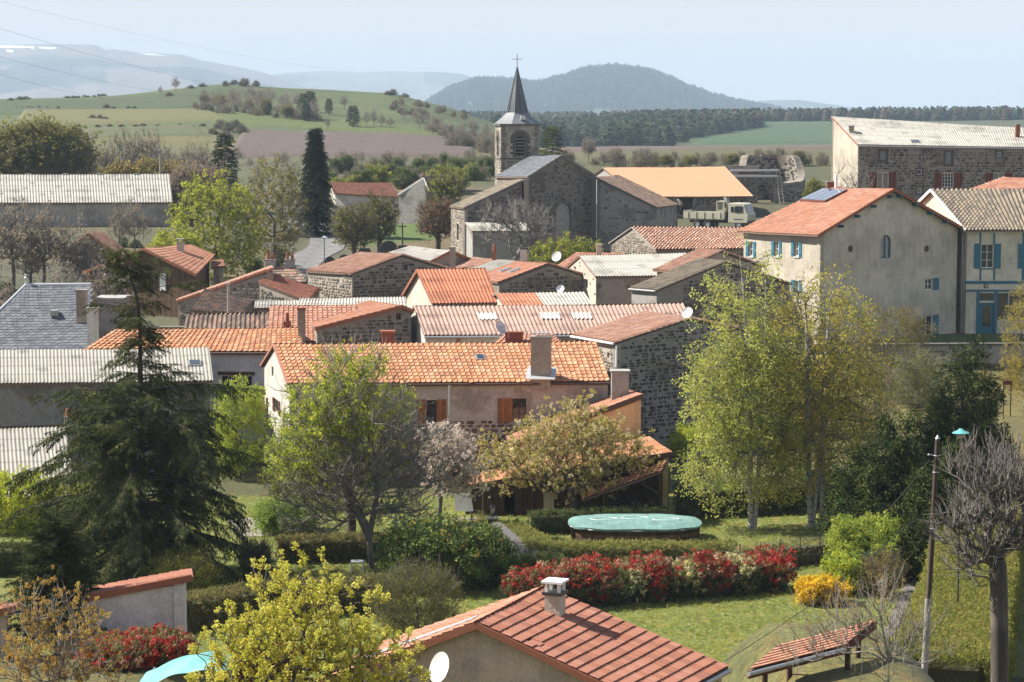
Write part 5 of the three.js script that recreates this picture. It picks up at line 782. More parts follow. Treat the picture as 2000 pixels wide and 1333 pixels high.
// a tree grown toward points spread through its crown lobes. All lengths in metres from the base.
// o: trunks [[points...]], lobes [[x,y,z,rx,ry,rz,weight]], n targets, r0 trunk radius, leaf {g,m,cols,per,spread,size}, twig {n,len}, bark
function tree(name, label, cat, base, o, group) {
  const T0 = thing(name, label, cat, base, group), r = RNG(o.seed || 1), nodes = [];
  const add = (p, par) => { const q = { p, par, len: par ? par.len + par.p.distanceTo(p) : 0, w: 0 }; nodes.push(q); return q; };
  for (const tr of o.trunks) { const c = new THREE.CatmullRomCurve3(tr.map((a) => V(...a))), n = Math.max(3, Math.round(c.getLength() / 0.5)); let prev = null; for (let i = 0; i <= n; i++) { prev = add(c.getPoint(i / n), prev); prev.trunk = true; } }
  const wsum = o.lobes.reduce((s, l) => s + (l[6] ?? l[3] * l[4] * l[5]), 0), tg = [];
  for (const l of o.lobes) { const k = Math.round(o.n * (l[6] ?? l[3] * l[4] * l[5]) / wsum); for (let i = 0; i < k; i++) { const d = V(r() - 0.5, r() - 0.5, r() - 0.5).normalize().multiplyScalar(Math.pow(r(), o.shell ?? 0.45)); tg.push(V(l[0] + d.x * l[3], l[1] + d.y * l[4], l[2] + d.z * l[5])); } }
  const hub = V(...o.trunks[0][o.trunks[0].length - 1]), rootY = o.trunks[0][0][1]; tg.sort((a, b) => a.distanceTo(hub) - b.distanceTo(hub));
  const step = o.step || 0.55, ends = [], up = o.up ?? 0.9;
  for (const q of tg) {
    let best = null, bc = 1e9; for (const nd of nodes) { const dx = nd.p.x - q.x, dy = nd.p.y - q.y, dz = nd.p.z - q.z, c = Math.sqrt(dx * dx + dy * dy + dz * dz) * 1.0 + nd.len * (o.bal ?? 0.18) + Math.max(0, dy) * up + (nd.p.y < (o.clear || 0) ? 3 : 0); if (c < bc) { bc = c; best = nd; } }
    const L = best.p.distanceTo(q), k = Math.max(1, Math.round(L / step)); let prev = best; const a = best.p.clone();
    for (let i = 1; i <= k; i++) { const t = i / k, p = a.clone().lerp(q, t); p.y += (o.arch ?? 0.12) * L * Math.sin(Math.PI * t) ; if (i < k) p.add(V(r() - 0.5, r() - 0.5, r() - 0.5).multiplyScalar(step * 0.28)); prev = add(p, prev); }
    ends.push(prev);
  }
  for (const e of ends) { let k = e; while (k) { k.w++; k = k.par; } }
  const wm = Math.max(...nodes.map((n) => n.w), 1), R = (n) => Math.max(o.rmin ?? 0.012, (o.r0 || 0.2) * Math.pow(Math.max(n.w, 0.6) / wm, o.pow ?? 0.5)), tk = new Limbs(), br = new Limbs();
  for (const n of nodes) if (n.par) { const ra = R(n.par), rb = R(n); (n.trunk ? tk : br).seg(n.par.p, n.p, n.trunk ? ra : Math.min(ra, rb * 1.5), rb, n.trunk ? 9 : rb > 0.05 ? 5 : 3); }
  const twl = []; if (o.twig) for (const e of ends) for (let i = 0; i < o.twig.n; i++) { const d = e.p.clone().sub(e.par.p).normalize().add(V(r() - 0.5, r() - 0.5 + (o.twig.up ?? 0.25), r() - 0.5).multiplyScalar(1.5)).normalize(), L = o.twig.len * (0.5 + r()), m = e.p.clone().addScaledVector(d, L * 0.55), b = m.clone().addScaledVector(d.clone().add(V(r() - 0.5, r() - 0.5 + (o.twig.bend ?? 0.2), r() - 0.5).multiplyScalar(0.8)).normalize(), L * 0.5); const tr = o.twig.r ?? 0.008; br.seg(e.p, m, tr * 1.3, tr, 3); br.seg(m, b, tr, tr * 0.4, 3); twl.push(m, b); }
  const bm = o.bark || M.bark; part('trunk', tk.geo(), bm, T0); if (br.i.length) part('branches', br.geo(), o.bark2 || bm, T0);
  for (const lf of o.leaf ? (Array.isArray(o.leaf) ? o.leaf : [o.leaf]) : []) {
    const list = [], pts = lf.at === 'twig' ? twl : ends.map((e) => e.p), E = new THREE.Euler(), Q = new THREE.Quaternion();
    for (const p of pts) { if (lf.keep && !lf.keep(p, r)) continue; const cc = lf.cols; for (let i = 0; i < lf.per; i++) { const d = V(r() - 0.5, r() - 0.5, r() - 0.5).multiplyScalar(2 * (lf.spread ?? 0.4)); d.y -= (lf.droop || 0) * r(); const s = (lf.size ?? 1) * (0.6 + 0.8 * r()); Q.setFromEuler(E.set(r() * 6.28, r() * 6.28, r() * 6.28)); if (lf.upright) Q.setFromEuler(E.set((r() - 0.5) * 0.6, r() * 6.28, (r() - 0.5) * 0.6)); const q = p.clone().add(d); if (q.y < 0.05) continue; list.push({ m: new THREE.Matrix4().compose(q, Q.clone(), V(s, s, s)), c: col(cc[Math.floor(r() * cc.length)], r, 0.35) }); } }
    if (list.length) inst(lf.name || 'foliage', lf.g, lf.m || LEAF, list, T0, lf.kind ?? 'stuff');
  }
  return T0;
}
// conifer with whorled boughs carrying hanging sprays. prof(t) = bough reach at height t (0 bottom .. 1 top)
const sprayG = (() => { const r = RNG(31), pos = []; for (let i = 0; i < 30; i++) { const x = r(), s = i % 2 ? 1 : -1, L = 0.34 * (1 - 0.55 * x) * (0.5 + 0.7 * r()), a = V(x, 0.04 * (r() - 0.5), 0), b = V(x + 0.12 + 0.12 * r(), -0.10 * r() - 0.03, s * L), c = V(x + 0.055, -0.02 * r(), s * 0.03); pos.push(a.x, a.y, a.z, b.x, b.y, b.z, c.x, c.y, c.z); const d = V(x + 0.1, -0.06, s * L * 0.5), e = V(x + 0.18, -0.16 * r() - 0.03, s * L * 0.55), f = V(x + 0.16, -0.04, s * L * 0.62); pos.push(d.x, d.y, d.z, e.x, e.y, e.z, f.x, f.y, f.z); } const g = new THREE.BufferGeometry(); g.setAttribute('position', new THREE.Float32BufferAttribute(pos, 3)); g.computeVertexNormals(); return g; })();
function conifer(name, label, base, o, group) {
  const T0 = thing(name, label, o.cat || 'tree', base, group), r = RNG(o.seed || 3), H = o.h, tk = new Limbs(), br = new Limbs(), list = [], Q = new THREE.Quaternion();
  const axis = o.axis ? new THREE.CatmullRomCurve3(o.axis.map((a) => V(...a))) : null, tp = (t) => axis ? axis.getPointAt(t) : V(0, t * H, 0), n = 24;
  for (let i = 0; i < n; i++) tk.seg(tp(i / n), tp((i + 1) / n), lerp(o.r0, 0.015, Math.pow(i / n, 0.8)), lerp(o.r0, 0.015, Math.pow((i + 1) / n, 0.8)), 8);
  const nb = o.nb || 60;
  for (let i = 0; i < nb; i++) {
    const ex = o.extra && i < o.extra.length ? o.extra[i] : null, t = ex ? ex[0] : o.t0 + (0.985 - o.t0) * Math.pow((i + r() * 0.8) / nb, o.dist ?? 0.85), a = ex ? ex[1] : i * 2.39996 + (r() - 0.5) * 0.8, rch = ex ? ex[2] : o.prof(t, a) * (o.rag ? 1 - o.rag * Math.pow(r(), 1.6) : 1), p0 = tp(t); if (rch < 0.1 || (!ex && o.thin && r() < o.thin(t))) continue;
    const dr = o.droop ? o.droop(t) : 0.15, rise = o.rise ? o.rise(t) : 0.1, k = Math.max(3, Math.round(rch / 0.5)); let prev = p0;
    for (let j = 1; j <= k; j++) {
      const s = j / k, p = p0.clone().add(V(Math.cos(a) * rch * s, rch * (rise * s - dr * s * s), Math.sin(a) * rch * s)).add(V(r() - 0.5, r() - 0.5, r() - 0.5).multiplyScalar(0.08)); br.seg(prev, p, Math.max(0.012, o.r0 * 0.24 * (1 - t) * (1 - s) + 0.014), Math.max(0.008, o.r0 * 0.24 * (1 - t) * (1 - s - 0.5 / k) + 0.01), 4);
      const dir = p.clone().sub(prev).normalize();
      for (let m = 0; m < (o.per || 4); m++) {
        if (s < (o.bare ?? 0.12)) continue; const side = (r() - 0.5) * 2 * (o.wide ?? 1.2), d = dir.clone().applyAxisAngle(V(0, 1, 0), side).add(V(0, -(o.hang ?? 0.35) * r(), 0)).normalize(), L = (o.size || 0.8) * (o.thin && t > 0.5 ? 0.78 : 1) * (0.55 + 0.7 * r()) * (1 - 0.35 * s * (t > 0.8 ? 1 : 0.3)), sd = V(-d.z, (r() - 0.5) * 0.8, d.x).normalize(), up = new THREE.Vector3().crossVectors(sd, d).normalize(); sd.crossVectors(d, up);
        const st = prev.clone().lerp(p, r()); list.push({ m: new THREE.Matrix4().makeBasis(d.multiplyScalar(L), up.multiplyScalar(L), sd.multiplyScalar(L)).setPosition(st), c: col(o.cols[Math.floor(r() * o.cols.length)], r, 0.4) });
      }
      prev = p;
    }
  }
  part('trunk', tk.geo(), o.bark || M.cedarbark, T0); part('branches', br.geo(), o.bark || M.cedarbark, T0); inst('needles', sprayG, o.m || LEAFD, list, T0); return T0;
}
// bush: leaf sprays through ellipsoid lobes, denser near the surface, over real stems
function bush(name, label, base, o, group) {
  return tree(name, label, o.cat || 'bush', base, { trunks: [[[0, -0.1, 0], [0.03, o.h * 0.25, 0], [0, o.h * 0.45, 0]]], n: o.n || 160, r0: o.r0 || 0.06, rmin: 0.008, step: 0.35, arch: 0.05, shell: o.shell ?? 0.28, lobes: o.lobes || [[0, o.h * 0.52, 0, o.w / 2, o.h * 0.5, (o.dp || o.w) / 2]], seed: o.seed, bark: o.bark || M.bark, twig: o.twig, leaf: o.leaf }, group);
}
// clipped hedge along a ground polyline
function hedge(name, label, pts, o) {
  const P = pts.map((p) => p.isVector3 ? p : p.length === 3 ? (() => { const q = at(...p); q.y = gh(q.x, q.z); return q; })() : gp(...p)), base = P[0].clone(), T0 = thing(name, label, 'hedge', base, o.group), r = RNG(o.seed || 9), core = [], list = [], Q = new THREE.Quaternion(), E = new THREE.Euler();
  for (let i = 0; i < P.length - 1; i++) {
    const a = P[i], b = P[i + 1], d = b.clone().sub(a).setY(0), L = d.length(); d.normalize(); const s = V(-d.z, 0, d.x), W = o.w, H = o.h, n = Math.round(L * (W + 2 * H) * (o.den || 105)), ext = o.ext ?? W * 0.4;
    const yA = a.y, yB = b.y, ctr = a.clone().lerp(b, 0.5).sub(base), sh2 = new THREE.BoxGeometry(L + ext * 0.6, H * 0.82, W * 0.66, 1, 1, 1); sh2.applyMatrix4(frameOf(d.clone().setY((yB - yA) / L).normalize(), V(0, 1, 0), s, ctr.clone().add(V(0, H * 0.40, 0)))); core.push(sh2);
    for (let k = 0; k < n; k++) {
      const u = r() * (L + ext) - ext / 2, f = r() * (W + 2 * H); let v, h; if (f < W) { v = f - W / 2; h = H + (r() - 0.6) * 0.12; } else { const q = f - W; v = q < H ? W / 2 : -W / 2; h = (q < H ? q : q - H); v += (r() - 0.6) * 0.12 * Math.sign(v); }
      h += 0.07 * (vnoise(u * 0.9, v * 2, 4) - 0.5) * 2 * (f < W ? 1 : 0); v += 0.14 * (vnoise(u * 0.8, h * 0.9, 6) - 0.5);
      const p = a.clone().addScaledVector(d, u).addScaledVector(s, v).sub(base); p.y = lerp(yA, yB, clamp(u / L)) - base.y + Math.max(0.04, h); const sc = (o.size || 1) * (0.6 + 0.8 * r()); Q.setFromEuler(E.set(r() * 6.28, r() * 6.28, r() * 6.28));
      const cc = typeof o.cols === 'function' ? o.cols(p, u / L, h / H, r) : o.cols[Math.floor(r() * o.cols.length)]; list.push({ m: new THREE.Matrix4().compose(p, Q.clone(), V(sc, sc, sc)), c: col(cc, r, 0.4) });
    }
  }
  part('inner_twigs', uvM(mg(core)), mat([0.22, 0.205, 0.085], { map: TX.bark }), T0); inst('foliage', o.g || CL.box, o.m || LEAF, list, T0); return T0;
}
// ---------------------------------------------------------------- plants of the gardens
const S98 = (px) => px * 98 / F;
const YG = [0.50, 0.52, 0.05], YG2 = [0.40, 0.45, 0.06], OLIVE = [0.36, 0.33, 0.07], BRONZE = [0.30, 0.20, 0.075], MIDG = [0.20, 0.28, 0.045], DKG = [0.045, 0.075, 0.022], DKG2 = [0.065, 0.10, 0.03];
// the big conifer: reach of its boughs to either side by height
const REACH_L = [[470, 8], [500, 28], [530, 30], [560, 45], [600, 58], [640, 62], [680, 72], [720, 90], [760, 125], [800, 155], [850, 170], [900, 190], [950, 210], [1000, 205], [1050, 205], [1090, 130], [1130, 50]], REACH_R = [[470, 8], [500, 34], [530, 45], [560, 55], [600, 48], [640, 44], [680, 52], [720, 85], [760, 150], [800, 175], [850, 180], [900, 190], [950, 185], [1000, 200], [1050, 215], [1090, 70], [1130, 30]];
{
  const b = gp(275, 1128), k = -b.z / F, X = (px) => (px - 275) * k, Y = (py) => at(275, py, -b.z).y - b.y;
  const ax = [[0, -0.2, 0], [X(278), Y(900), 0], [X(280), Y(720), 0], [X(279), Y(600), 0.1], [X(262), Y(530), 0.1], [X(238), Y(478), 0]], Hh = Y(478);
  conifer('conifer_tree', 'tall dark ragged conifer with a bent tip on the left lawn', b, {
    h: Hh, axis: ax, r0: 0.30, t0: 0.05, nb: 190, per: 8, size: 0.95, hang: 1.0, wide: 1.3, dist: 1.1, rag: 0.55, seed: 12, bare: 0.22, thin: (t) => 0.62 * sst(0.48, 0.66, t), extra: [[(1128 - 575) / 650, 0.15, 128 * k], [(1128 - 520) / 650, 0.3, 66 * k], [(1128 - 545) / 650, 0.6, 100 * k], [(1128 - 765) / 650, 0.1, 225 * k], [(1128 - 770) / 650, 3.0, 195 * k], [(1128 - 905) / 650, 3.25, 250 * k], [(1128 - 610) / 650, 3.1, 90 * k], [(1128 - 1030) / 650, 0.2, 260 * k], [(1128 - 960) / 650, 2.9, 255 * k]],
    prof: (t, a) => { const py = 1128 - t * 650, lf = spline(REACH_L, py), rt = spline(REACH_R, py), c = Math.cos(a); return (py > 740 ? 1.14 : 1) * k * lerp(lf, rt, c * 0.5 + 0.5) * (0.72 + 0.5 * vnoise(a * 1.7 + 9, t * 13, 3)); },
    droop: (t) => lerp(0.40, 0.06, t), rise: (t) => lerp(0.14, 0.34, t), cols: [[0.052, 0.066, 0.022], [0.075, 0.088, 0.028], [0.036, 0.048, 0.019], [0.115, 0.12, 0.036]],
  });
}
conifer('young_conifer', 'young dark conifer behind the orange-leaved tree', onG(95, 69), { h: 4.4, r0: 0.1, t0: 0.1, nb: 120, per: 6, size: 0.6, hang: 0.5, prof: (t) => 2.0 * (1 - t) + 0.12, rise: () => 0.3, droop: () => 0.2, cols: [[0.05, 0.065, 0.02], [0.07, 0.085, 0.028], [0.035, 0.048, 0.018]], seed: 5 });
// birches
function birch(label, px, py, stems, lobes, cols, seed) {
  const b = gp(px, py), k = -b.z / F, D = -b.z, L = (x, y, dz = 0) => [(x - px) * k, at(px, y, D).y - b.y, dz];
  return tree('birch_tree', label, 'tree', b, { trunks: stems.map((s) => s.map((q) => L(...q))), lobes: lobes.map(([x, y, rx, ry, rz, dz = 0]) => { const c = L(x, y, dz); return [c[0], c[1], c[2], rx * k, ry * k, rz]; }), n: 640, r0: 0.135, bark: M.birch, bark2: M.greybark, seed, pow: 0.42, clear: 3, up: 0.8, bal: 0.12, arch: 0.06, twig: { n: 3, len: 0.8, up: -0.3, bend: -0.6, r: 0.006 }, leaf: { g: CL.tiny, m: LEAF, cols, per: 2, spread: 0.22, droop: 0.45, at: 'twig', size: 1.25, keep: (p, r) => r() < 0.27 } }, 'birches on the garden lawn');
}
birch('light green birch with two white stems, left of the two birch clumps', 1470, 1036, [[[1467, 1040], [1464, 930], [1460, 760], [1452, 620], [1440, 500]], [[1474, 1040], [1480, 930], [1484, 800], [1492, 640], [1490, 540]]], [[1440, 620, 75, 140, 1.6], [1410, 780, 80, 150, 1.8], [1480, 740, 70, 170, 1.8], [1400, 900, 70, 90, 1.4], [1510, 860, 60, 110, 1.4]], [[0.48, 0.50, 0.11], [0.55, 0.56, 0.16], [0.40, 0.45, 0.09], [0.46, 0.44, 0.11]], 21);
birch('yellow olive birch with three stems, right of the two birch clumps', 1590, 1030, [[[1584, 1034], [1578, 930], [1575, 780], [1570, 620]], [[1588, 1034], [1596, 940], [1606, 760], [1618, 560]], [[1606, 1018], [1606, 900], [1618, 760], [1660, 640]]], [[1600, 640, 95, 110, 2.0], [1640, 760, 90, 120, 2.0], [1560, 800, 80, 130, 1.8], [1620, 880, 90, 80, 1.6], [1540, 900, 50, 60, 1.2]], [[0.46, 0.39, 0.08], [0.40, 0.36, 0.08], [0.44, 0.44, 0.08], [0.50, 0.41, 0.09]], 22);
// half-leafed tree in front of the main house
{
  const b = gp(727, 1112), k = -b.z / F, D = -b.z, L = (x, y, z = 0) => [(x - 727) * k, at(727, y, D).y - b.y, z], lobe = (x, y, rx, ry, rz) => { const c = L(x, y); return [c[0], c[1], c[2], rx * k, ry * k, rz]; };
  tree('garden_tree', 'broad tree half in bright new leaf, half bare twigs, before the orange roof', 'tree', b, { trunks: [[L(727, 1116), L(722, 1050), L(735, 980), L(738, 900)], [L(722, 1050), L(700, 1000), L(670, 940)]], lobes: [lobe(690, 740, 90, 75, 1.9), lobe(630, 820, 90, 90, 2.2), lobe(720, 860, 140, 110, 2.6), lobe(800, 900, 90, 80, 2.0), lobe(600, 930, 90, 80, 2.0), lobe(700, 960, 150, 60, 2.4), lobe(620, 1000, 100, 45, 2.0), lobe(790, 985, 90, 55, 1.8)], n: 1000, r0: 0.19, pow: 0.45, clear: 1.5, seed: 31, bark: M.greybark, bark2: M.palebark, twig: { n: 5, len: 0.8, r: 0.010 },
    leaf: [{ g: CL.broad, cols: [YG, YG2, [0.28, 0.34, 0.04]], per: 4, spread: 0.42, size: 0.85, keep: (p, r) => r() < sst(4.8, 7.2, p.y - p.x * 0.55 - 0.3) * 0.95 + 0.02 }, { name: 'young_leaves', g: CL.tiny, cols: [OLIVE, [0.22, 0.18, 0.08]], per: 2, spread: 0.4, size: 0.7, keep: (p, r) => r() < 0.22 }] });
  const c = gp(684, 1085); tree('garden_tree', 'dark-trunked tree behind the half-leafed one', 'tree', c, { trunks: [[[0, -0.1, 0], [0.05, 2, 0], [-0.2, 4, 0]]], lobes: [[-0.6, 5, -0.5, 2.2, 1.8, 1.8], [0.8, 4.4, 0, 1.8, 1.5, 1.5]], n: 240, r0: 0.22, seed: 33, bark: M.bark, twig: { n: 4, len: 0.6, r: 0.008 }, leaf: { g: CL.broad, cols: [MIDG, YG2], per: 3, spread: 0.5, size: 0.85, keep: (p, r) => r() < 0.4 } });
}
// pale blossom tree and the cherry
{
  const b = gp(855, 1052); tree('blossom_tree', 'small tree in pale pink blossom behind the half-leafed tree', 'tree', b, { trunks: [[[0, -0.1, 0], [0.1, 1.4, 0], [0.2, 2.4, 0]]], lobes: [[0.4, 3.6, 0, 1.3, 1.5, 1.1], [0.9, 2.6, 0, 1.2, 0.9, 1]], n: 220, r0: 0.1, seed: 41, twig: { n: 3, len: 0.5, up: 0.5 }, bark: M.greybark, leaf: { g: CL.flower, cols: [[0.68, 0.58, 0.50], [0.74, 0.66, 0.58], [0.60, 0.50, 0.40]], per: 1, spread: 0.2, at: 'twig', size: 0.8 } });
  const c = onG(1120, 106.6), k = -c.z / F, L = (x, y, z = 0) => [(x - 1120) * k, at(1120, y, -c.z).y - c.y, z], lobe = (x, y, rx, ry, rz, w) => { const q = L(x, y); return [q[0], q[1], q[2], rx * k, ry * k, rz]; };
  tree('cherry_tree', 'wide spreading cherry with bronze young leaves in front of the wing', 'tree', c, { trunks: [[[0, -0.2, 0], L(1122, 975), L(1110, 930)]], lobes: [lobe(1120, 880, 130, 70, 2.6), lobe(1000, 905, 75, 55, 1.8), lobe(1220, 900, 65, 50, 1.6), lobe(1130, 830, 80, 40, 1.6), lobe(1060, 930, 120, 35, 2.2), lobe(1180, 950, 70, 28, 1.6)], n: 460, r0: 0.17, seed: 43, shell: 0.5, clear: 1.2, up: 0.5, bark: M.bark, twig: { n: 3, len: 0.55, up: 0.35 }, leaf: { g: CL.flower, cols: [[0.48, 0.40, 0.12], [0.54, 0.44, 0.20], [0.42, 0.37, 0.09], [0.60, 0.52, 0.30]], per: 1, spread: 0.18, at: 'twig', size: 0.9 } });
}
// yellow maple in flower, foreground
{
  const b = onG(575, 55), k = 55 / F, D = 55, L = (x, y, z = 0) => [(x - 575) * k, at(575, y, D).y - b.y, z], lobe = (x, y, rx, ry, rz) => { const q = L(x, y); return [q[0], q[1], q[2], rx * k, ry * k, rz]; };
  tree('maple_tree', 'foreground maple covered in yellow green flower tufts', 'tree', b, { trunks: [[[0, -0.2, 0], [0.05, 1.6, 0], L(580, 1330)], [[0.03, 1.2, 0], [-0.6, 2.6, 0.2], L(520, 1300)]], lobes: [lobe(560, 1170, 95, 85, 1.3), lobe(650, 1230, 110, 90, 1.5), lobe(480, 1280, 120, 100, 1.7), lobe(720, 1310, 110, 80, 1.6), lobe(590, 1320, 160, 110, 2.0), lobe(400, 1350, 80, 60, 1.2)], n: 620, r0: 0.13, seed: 51, shell: 0.4, up: 1.2, bark: M.bark, step: 0.4, twig: { n: 2, len: 0.3, up: 0.6 }, leaf: { name: 'flower_tufts', g: CL.pom, cols: [[0.58, 0.54, 0.09], [0.66, 0.61, 0.14], [0.50, 0.49, 0.07], [0.56, 0.50, 0.07]], per: 1, spread: 0.03, at: 'twig', size: 1.05, keep: (p, r) => r() < 0.55 } });
}
// orange-leaved shrub tree at lower left
{
  const b = onG(95, 60), D = 60, k = D / F, L = (x, y, z = 0) => [(x - 95) * k, at(95, y, D).y - b.y, z], lobe = (x, y, rx, ry, rz) => { const q = L(x, y); return [q[0], q[1], q[2], rx * k, ry * k, rz]; };
  tree('orange_leaf_tree', 'pale-stemmed tree with small orange young leaves at lower left', 'tree', b, { trunks: [[[0, -0.2, 0], [0, 1.5, 0], L(90, 1310)], [[0, 1, 0], [0.5, 2.4, 0.1], L(140, 1290)]], lobes: [lobe(60, 1230, 80, 100, 1.1), lobe(150, 1250, 70, 90, 1.0), lobe(40, 1320, 90, 60, 1.2), lobe(120, 1330, 110, 50, 1.2)], n: 300, r0: 0.07, seed: 53, bark: M.palebark, step: 0.35, shell: 0.6, rmin: 0.013, twig: { n: 2, len: 0.45, up: 0.5 }, leaf: { g: CL.pom, cols: [[0.46, 0.28, 0.07], [0.40, 0.25, 0.06], [0.50, 0.36, 0.09]], per: 1, spread: 0.1, at: 'twig', size: 0.75, keep: (p, r) => r() < 0.5 } });
}
// pollarded bare tree and bare shrub on the right
{
  const b = onG(1968, 60), D = 60, k = D / F, L = (x, y, z = 0) => [(x - 1968) * k, at(1968, y, D).y - b.y, z], lobe = (x, y, rx, ry, rz) => { const q = L(x, y); return [q[0], q[1], q[2], rx * k, ry * k, rz]; };
  tree('pollard_tree', 'bare pollarded tree with knotted head at the right edge', 'tree', b, { trunks: [[[0, -0.2, 0], [0.05, 2, 0], L(1966, 1150), L(1962, 1092)]], lobes: [lobe(1930, 960, 85, 95, 1.2), lobe(2000, 950, 70, 100, 1.2), lobe(1890, 1040, 60, 60, 1.0), lobe(1990, 1060, 60, 60, 1.0), lobe(1920, 1100, 60, 50, 0.9)], n: 420, r0: 0.24, pow: 0.52, seed: 61, clear: 5.7, bark: M.bark, bark2: M.greybark, step: 0.28, shell: 0.6, rmin: 0.012, twig: { n: 5, len: 0.5, up: 0.6, r: 0.010 } });
  const c = onG(1750, 57); const D2 = 57, k2 = D2 / F, L2 = (x, y, z = 0) => [(x - 1750) * k2, at(1750, y, D2).y - c.y, z], lb = (x, y, rx, ry, rz) => { const q = L2(x, y); return [q[0], q[1], q[2], rx * k2, ry * k2, rz]; };
  tree('bare_shrub', 'leafless shrub of pale upright shoots at lower right', 'shrub', c, { trunks: [[[0, -0.2, 0], [0.02, 1.8, 0], L2(1745, 1390)], [[0, 1.0, 0], [-0.4, 2.6, 0], L2(1690, 1360)], [[0, 1.0, 0], [0.5, 2.6, 0], L2(1800, 1350)]], lobes: [lb(1690, 1230, 130, 100, 1.1), lb(1790, 1260, 90, 90, 1.0), lb(1600, 1270, 70, 60, 0.9), lb(1740, 1160, 60, 60, 0.8)], n: 210, r0: 0.06, seed: 63, bark: M.palebark, step: 0.35, up: 2.0, rmin: 0.008, shell: 0.75, twig: { n: 3, len: 0.5, up: 0.9, bend: 0.5, r: 0.006 }, leaf: { name: 'buds', g: CL.tiny, cols: [[0.36, 0.26, 0.08]], per: 1, spread: 0.1, at: 'twig', size: 0.35, keep: (p, r) => r() < 0.2 } });
}
// dark cypresses on the right
{
  const cyp = (label, px, d, h, w, seed) => tree('cypress_tree', label, 'tree', onG(px, d), { trunks: [[[0, -0.2, 0], [0, h * 0.5, 0], [0, h * 0.97, 0]]], lobes: [[0, h * 0.22, 0, w, h * 0.24, w], [0, h * 0.45, 0, w * 0.82, h * 0.22, w * 0.82], [0, h * 0.66, 0, w * 0.56, h * 0.2, w * 0.56], [w * 0.1, h * 0.86, 0, w * 0.26, h * 0.17, w * 0.26]], n: 520, r0: 0.2, seed, shell: 0.3, up: 0.5, bark: M.cedarbark, leaf: { name: 'needles', g: CL.needle, m: LEAFD, cols: [[0.034, 0.052, 0.014], [0.05, 0.072, 0.018], [0.022, 0.036, 0.011], [0.10, 0.115, 0.03]], per: 7, spread: 0.34, size: 0.8 } }, 'dark cypresses by the path');
  cyp('broad dark cypress left of the telegraph pole', 1745, 97, 5.9, 3.0, 71); cyp('tallest dark cypress behind the telegraph pole', 1885, 104, 8.4, 3.0, 72); cyp('dark cypress at the right edge of the clump', 1850, 92, 5.4, 2.3, 73);
}
// shrubs of the gardens
const bs = (name, label, px, py, wpx, hpx, o) => { const b = gp(px, py), k = -b.z / F; return bush(name, label, b, { w: wpx * k, h: hpx * k, ...o }); };
bs('green_bush', 'rounded bright green bush beside the path', 1698, 1128, 180, 118, { n: 330, seed: 81, leaf: { g: CL.broad, cols: [[0.29, 0.34, 0.045], [0.35, 0.39, 0.055], [0.20, 0.27, 0.04]], per: 5, spread: 0.28, size: 0.8 } });
bs('yellow_green_bush', 'low yellow green bush below the rounded bush', 1650, 1158, 90, 75, { n: 120, seed: 82, leaf: { g: CL.broad, cols: [YG, [0.24, 0.32, 0.04]], per: 4, spread: 0.25, size: 0.75 } });
bs('forsythia_bush', 'golden yellow flowering bush on the lawn edge', 1603, 1180, 110, 50, { n: 160, dp: 1.5, seed: 83, leaf: { g: CL.flower, cols: [[0.70, 0.48, 0.02], [0.62, 0.42, 0.015], [0.78, 0.58, 0.05]], per: 4, spread: 0.18, size: 1.0 } });
bs('ochre_bush', 'ochre budding shrub beside the gravel path', 1725, 1165, 95, 85, { n: 120, seed: 84, twig: { n: 4, len: 0.4, up: 0.8 }, leaf: { g: CL.fine, cols: [[0.34, 0.25, 0.05], [0.28, 0.22, 0.05]], per: 2, spread: 0.2, size: 0.7 } });
bs('laurel_bush', 'dark laurel with bronze tips in the middle of the garden', 865, 1150, 270, 135, { n: 420, dp: 4, seed: 85, leaf: [{ g: CL.broad, m: GLOSS, cols: [DKG2, MIDG, [0.10, 0.15, 0.03]], per: 5, spread: 0.3, size: 0.9 }, { name: 'bronze_tips', g: CL.flower, cols: [[0.34, 0.26, 0.06], [0.28, 0.24, 0.05]], per: 2, spread: 0.25, size: 1.1, keep: (p, r) => p.y > 1.3 && r() < 0.7 }] });
bs('brown_green_shrub', 'twiggy olive brown shrub below the laurel', 815, 1250, 190, 150, { n: 330, seed: 86, twig: { n: 3, len: 0.45, up: 0.7 }, leaf: { g: CL.fine, cols: [[0.16, 0.15, 0.04], [0.20, 0.17, 0.05], [0.12, 0.14, 0.03]], per: 4, spread: 0.28, size: 0.8 } });
bs('dark_green_shrub', 'dark green shrub right of the laurel', 955, 1145, 110, 90, { n: 180, seed: 87, leaf: { g: CL.broad, cols: [[0.07, 0.13, 0.025], [0.10, 0.17, 0.03]], per: 5, spread: 0.28, size: 0.8 } });
bs('yellow_leaf_bush', 'yellowish bush beneath the big conifer', 362, 1165, 150, 88, { n: 200, seed: 88, twig: { n: 3, len: 0.35, up: 0.8 }, leaf: { g: CL.fine, cols: [[0.34, 0.33, 0.04], [0.28, 0.28, 0.04]], per: 4, spread: 0.25, size: 0.8 } });
bs('grassy_clump', 'spiky grey green grassy clump by the lawn', 500, 1140, 66, 72, { n: 90, seed: 89, twig: { n: 6, len: 0.6, up: 1.4 }, leaf: { g: CL.lance, cols: [[0.12, 0.15, 0.06], [0.15, 0.18, 0.07]], per: 3, spread: 0.25, size: 0.8, upright: true } });
bs('variegated_bush', 'creamy variegated bush left of the red hedge', 1050, 1125, 125, 45, { n: 150, dp: 1.6, seed: 90, leaf: { g: CL.lance, cols: [[0.42, 0.42, 0.16], [0.30, 0.34, 0.10], [0.14, 0.19, 0.05]], per: 4, spread: 0.22, size: 0.8 } });
bs('palm_bush', 'small green clump beside the closed parasol', 830, 1070, 60, 45, { n: 60, seed: 91, leaf: { g: CL.lance, cols: [[0.10, 0.20, 0.03]], per: 4, spread: 0.25, size: 0.9 } });
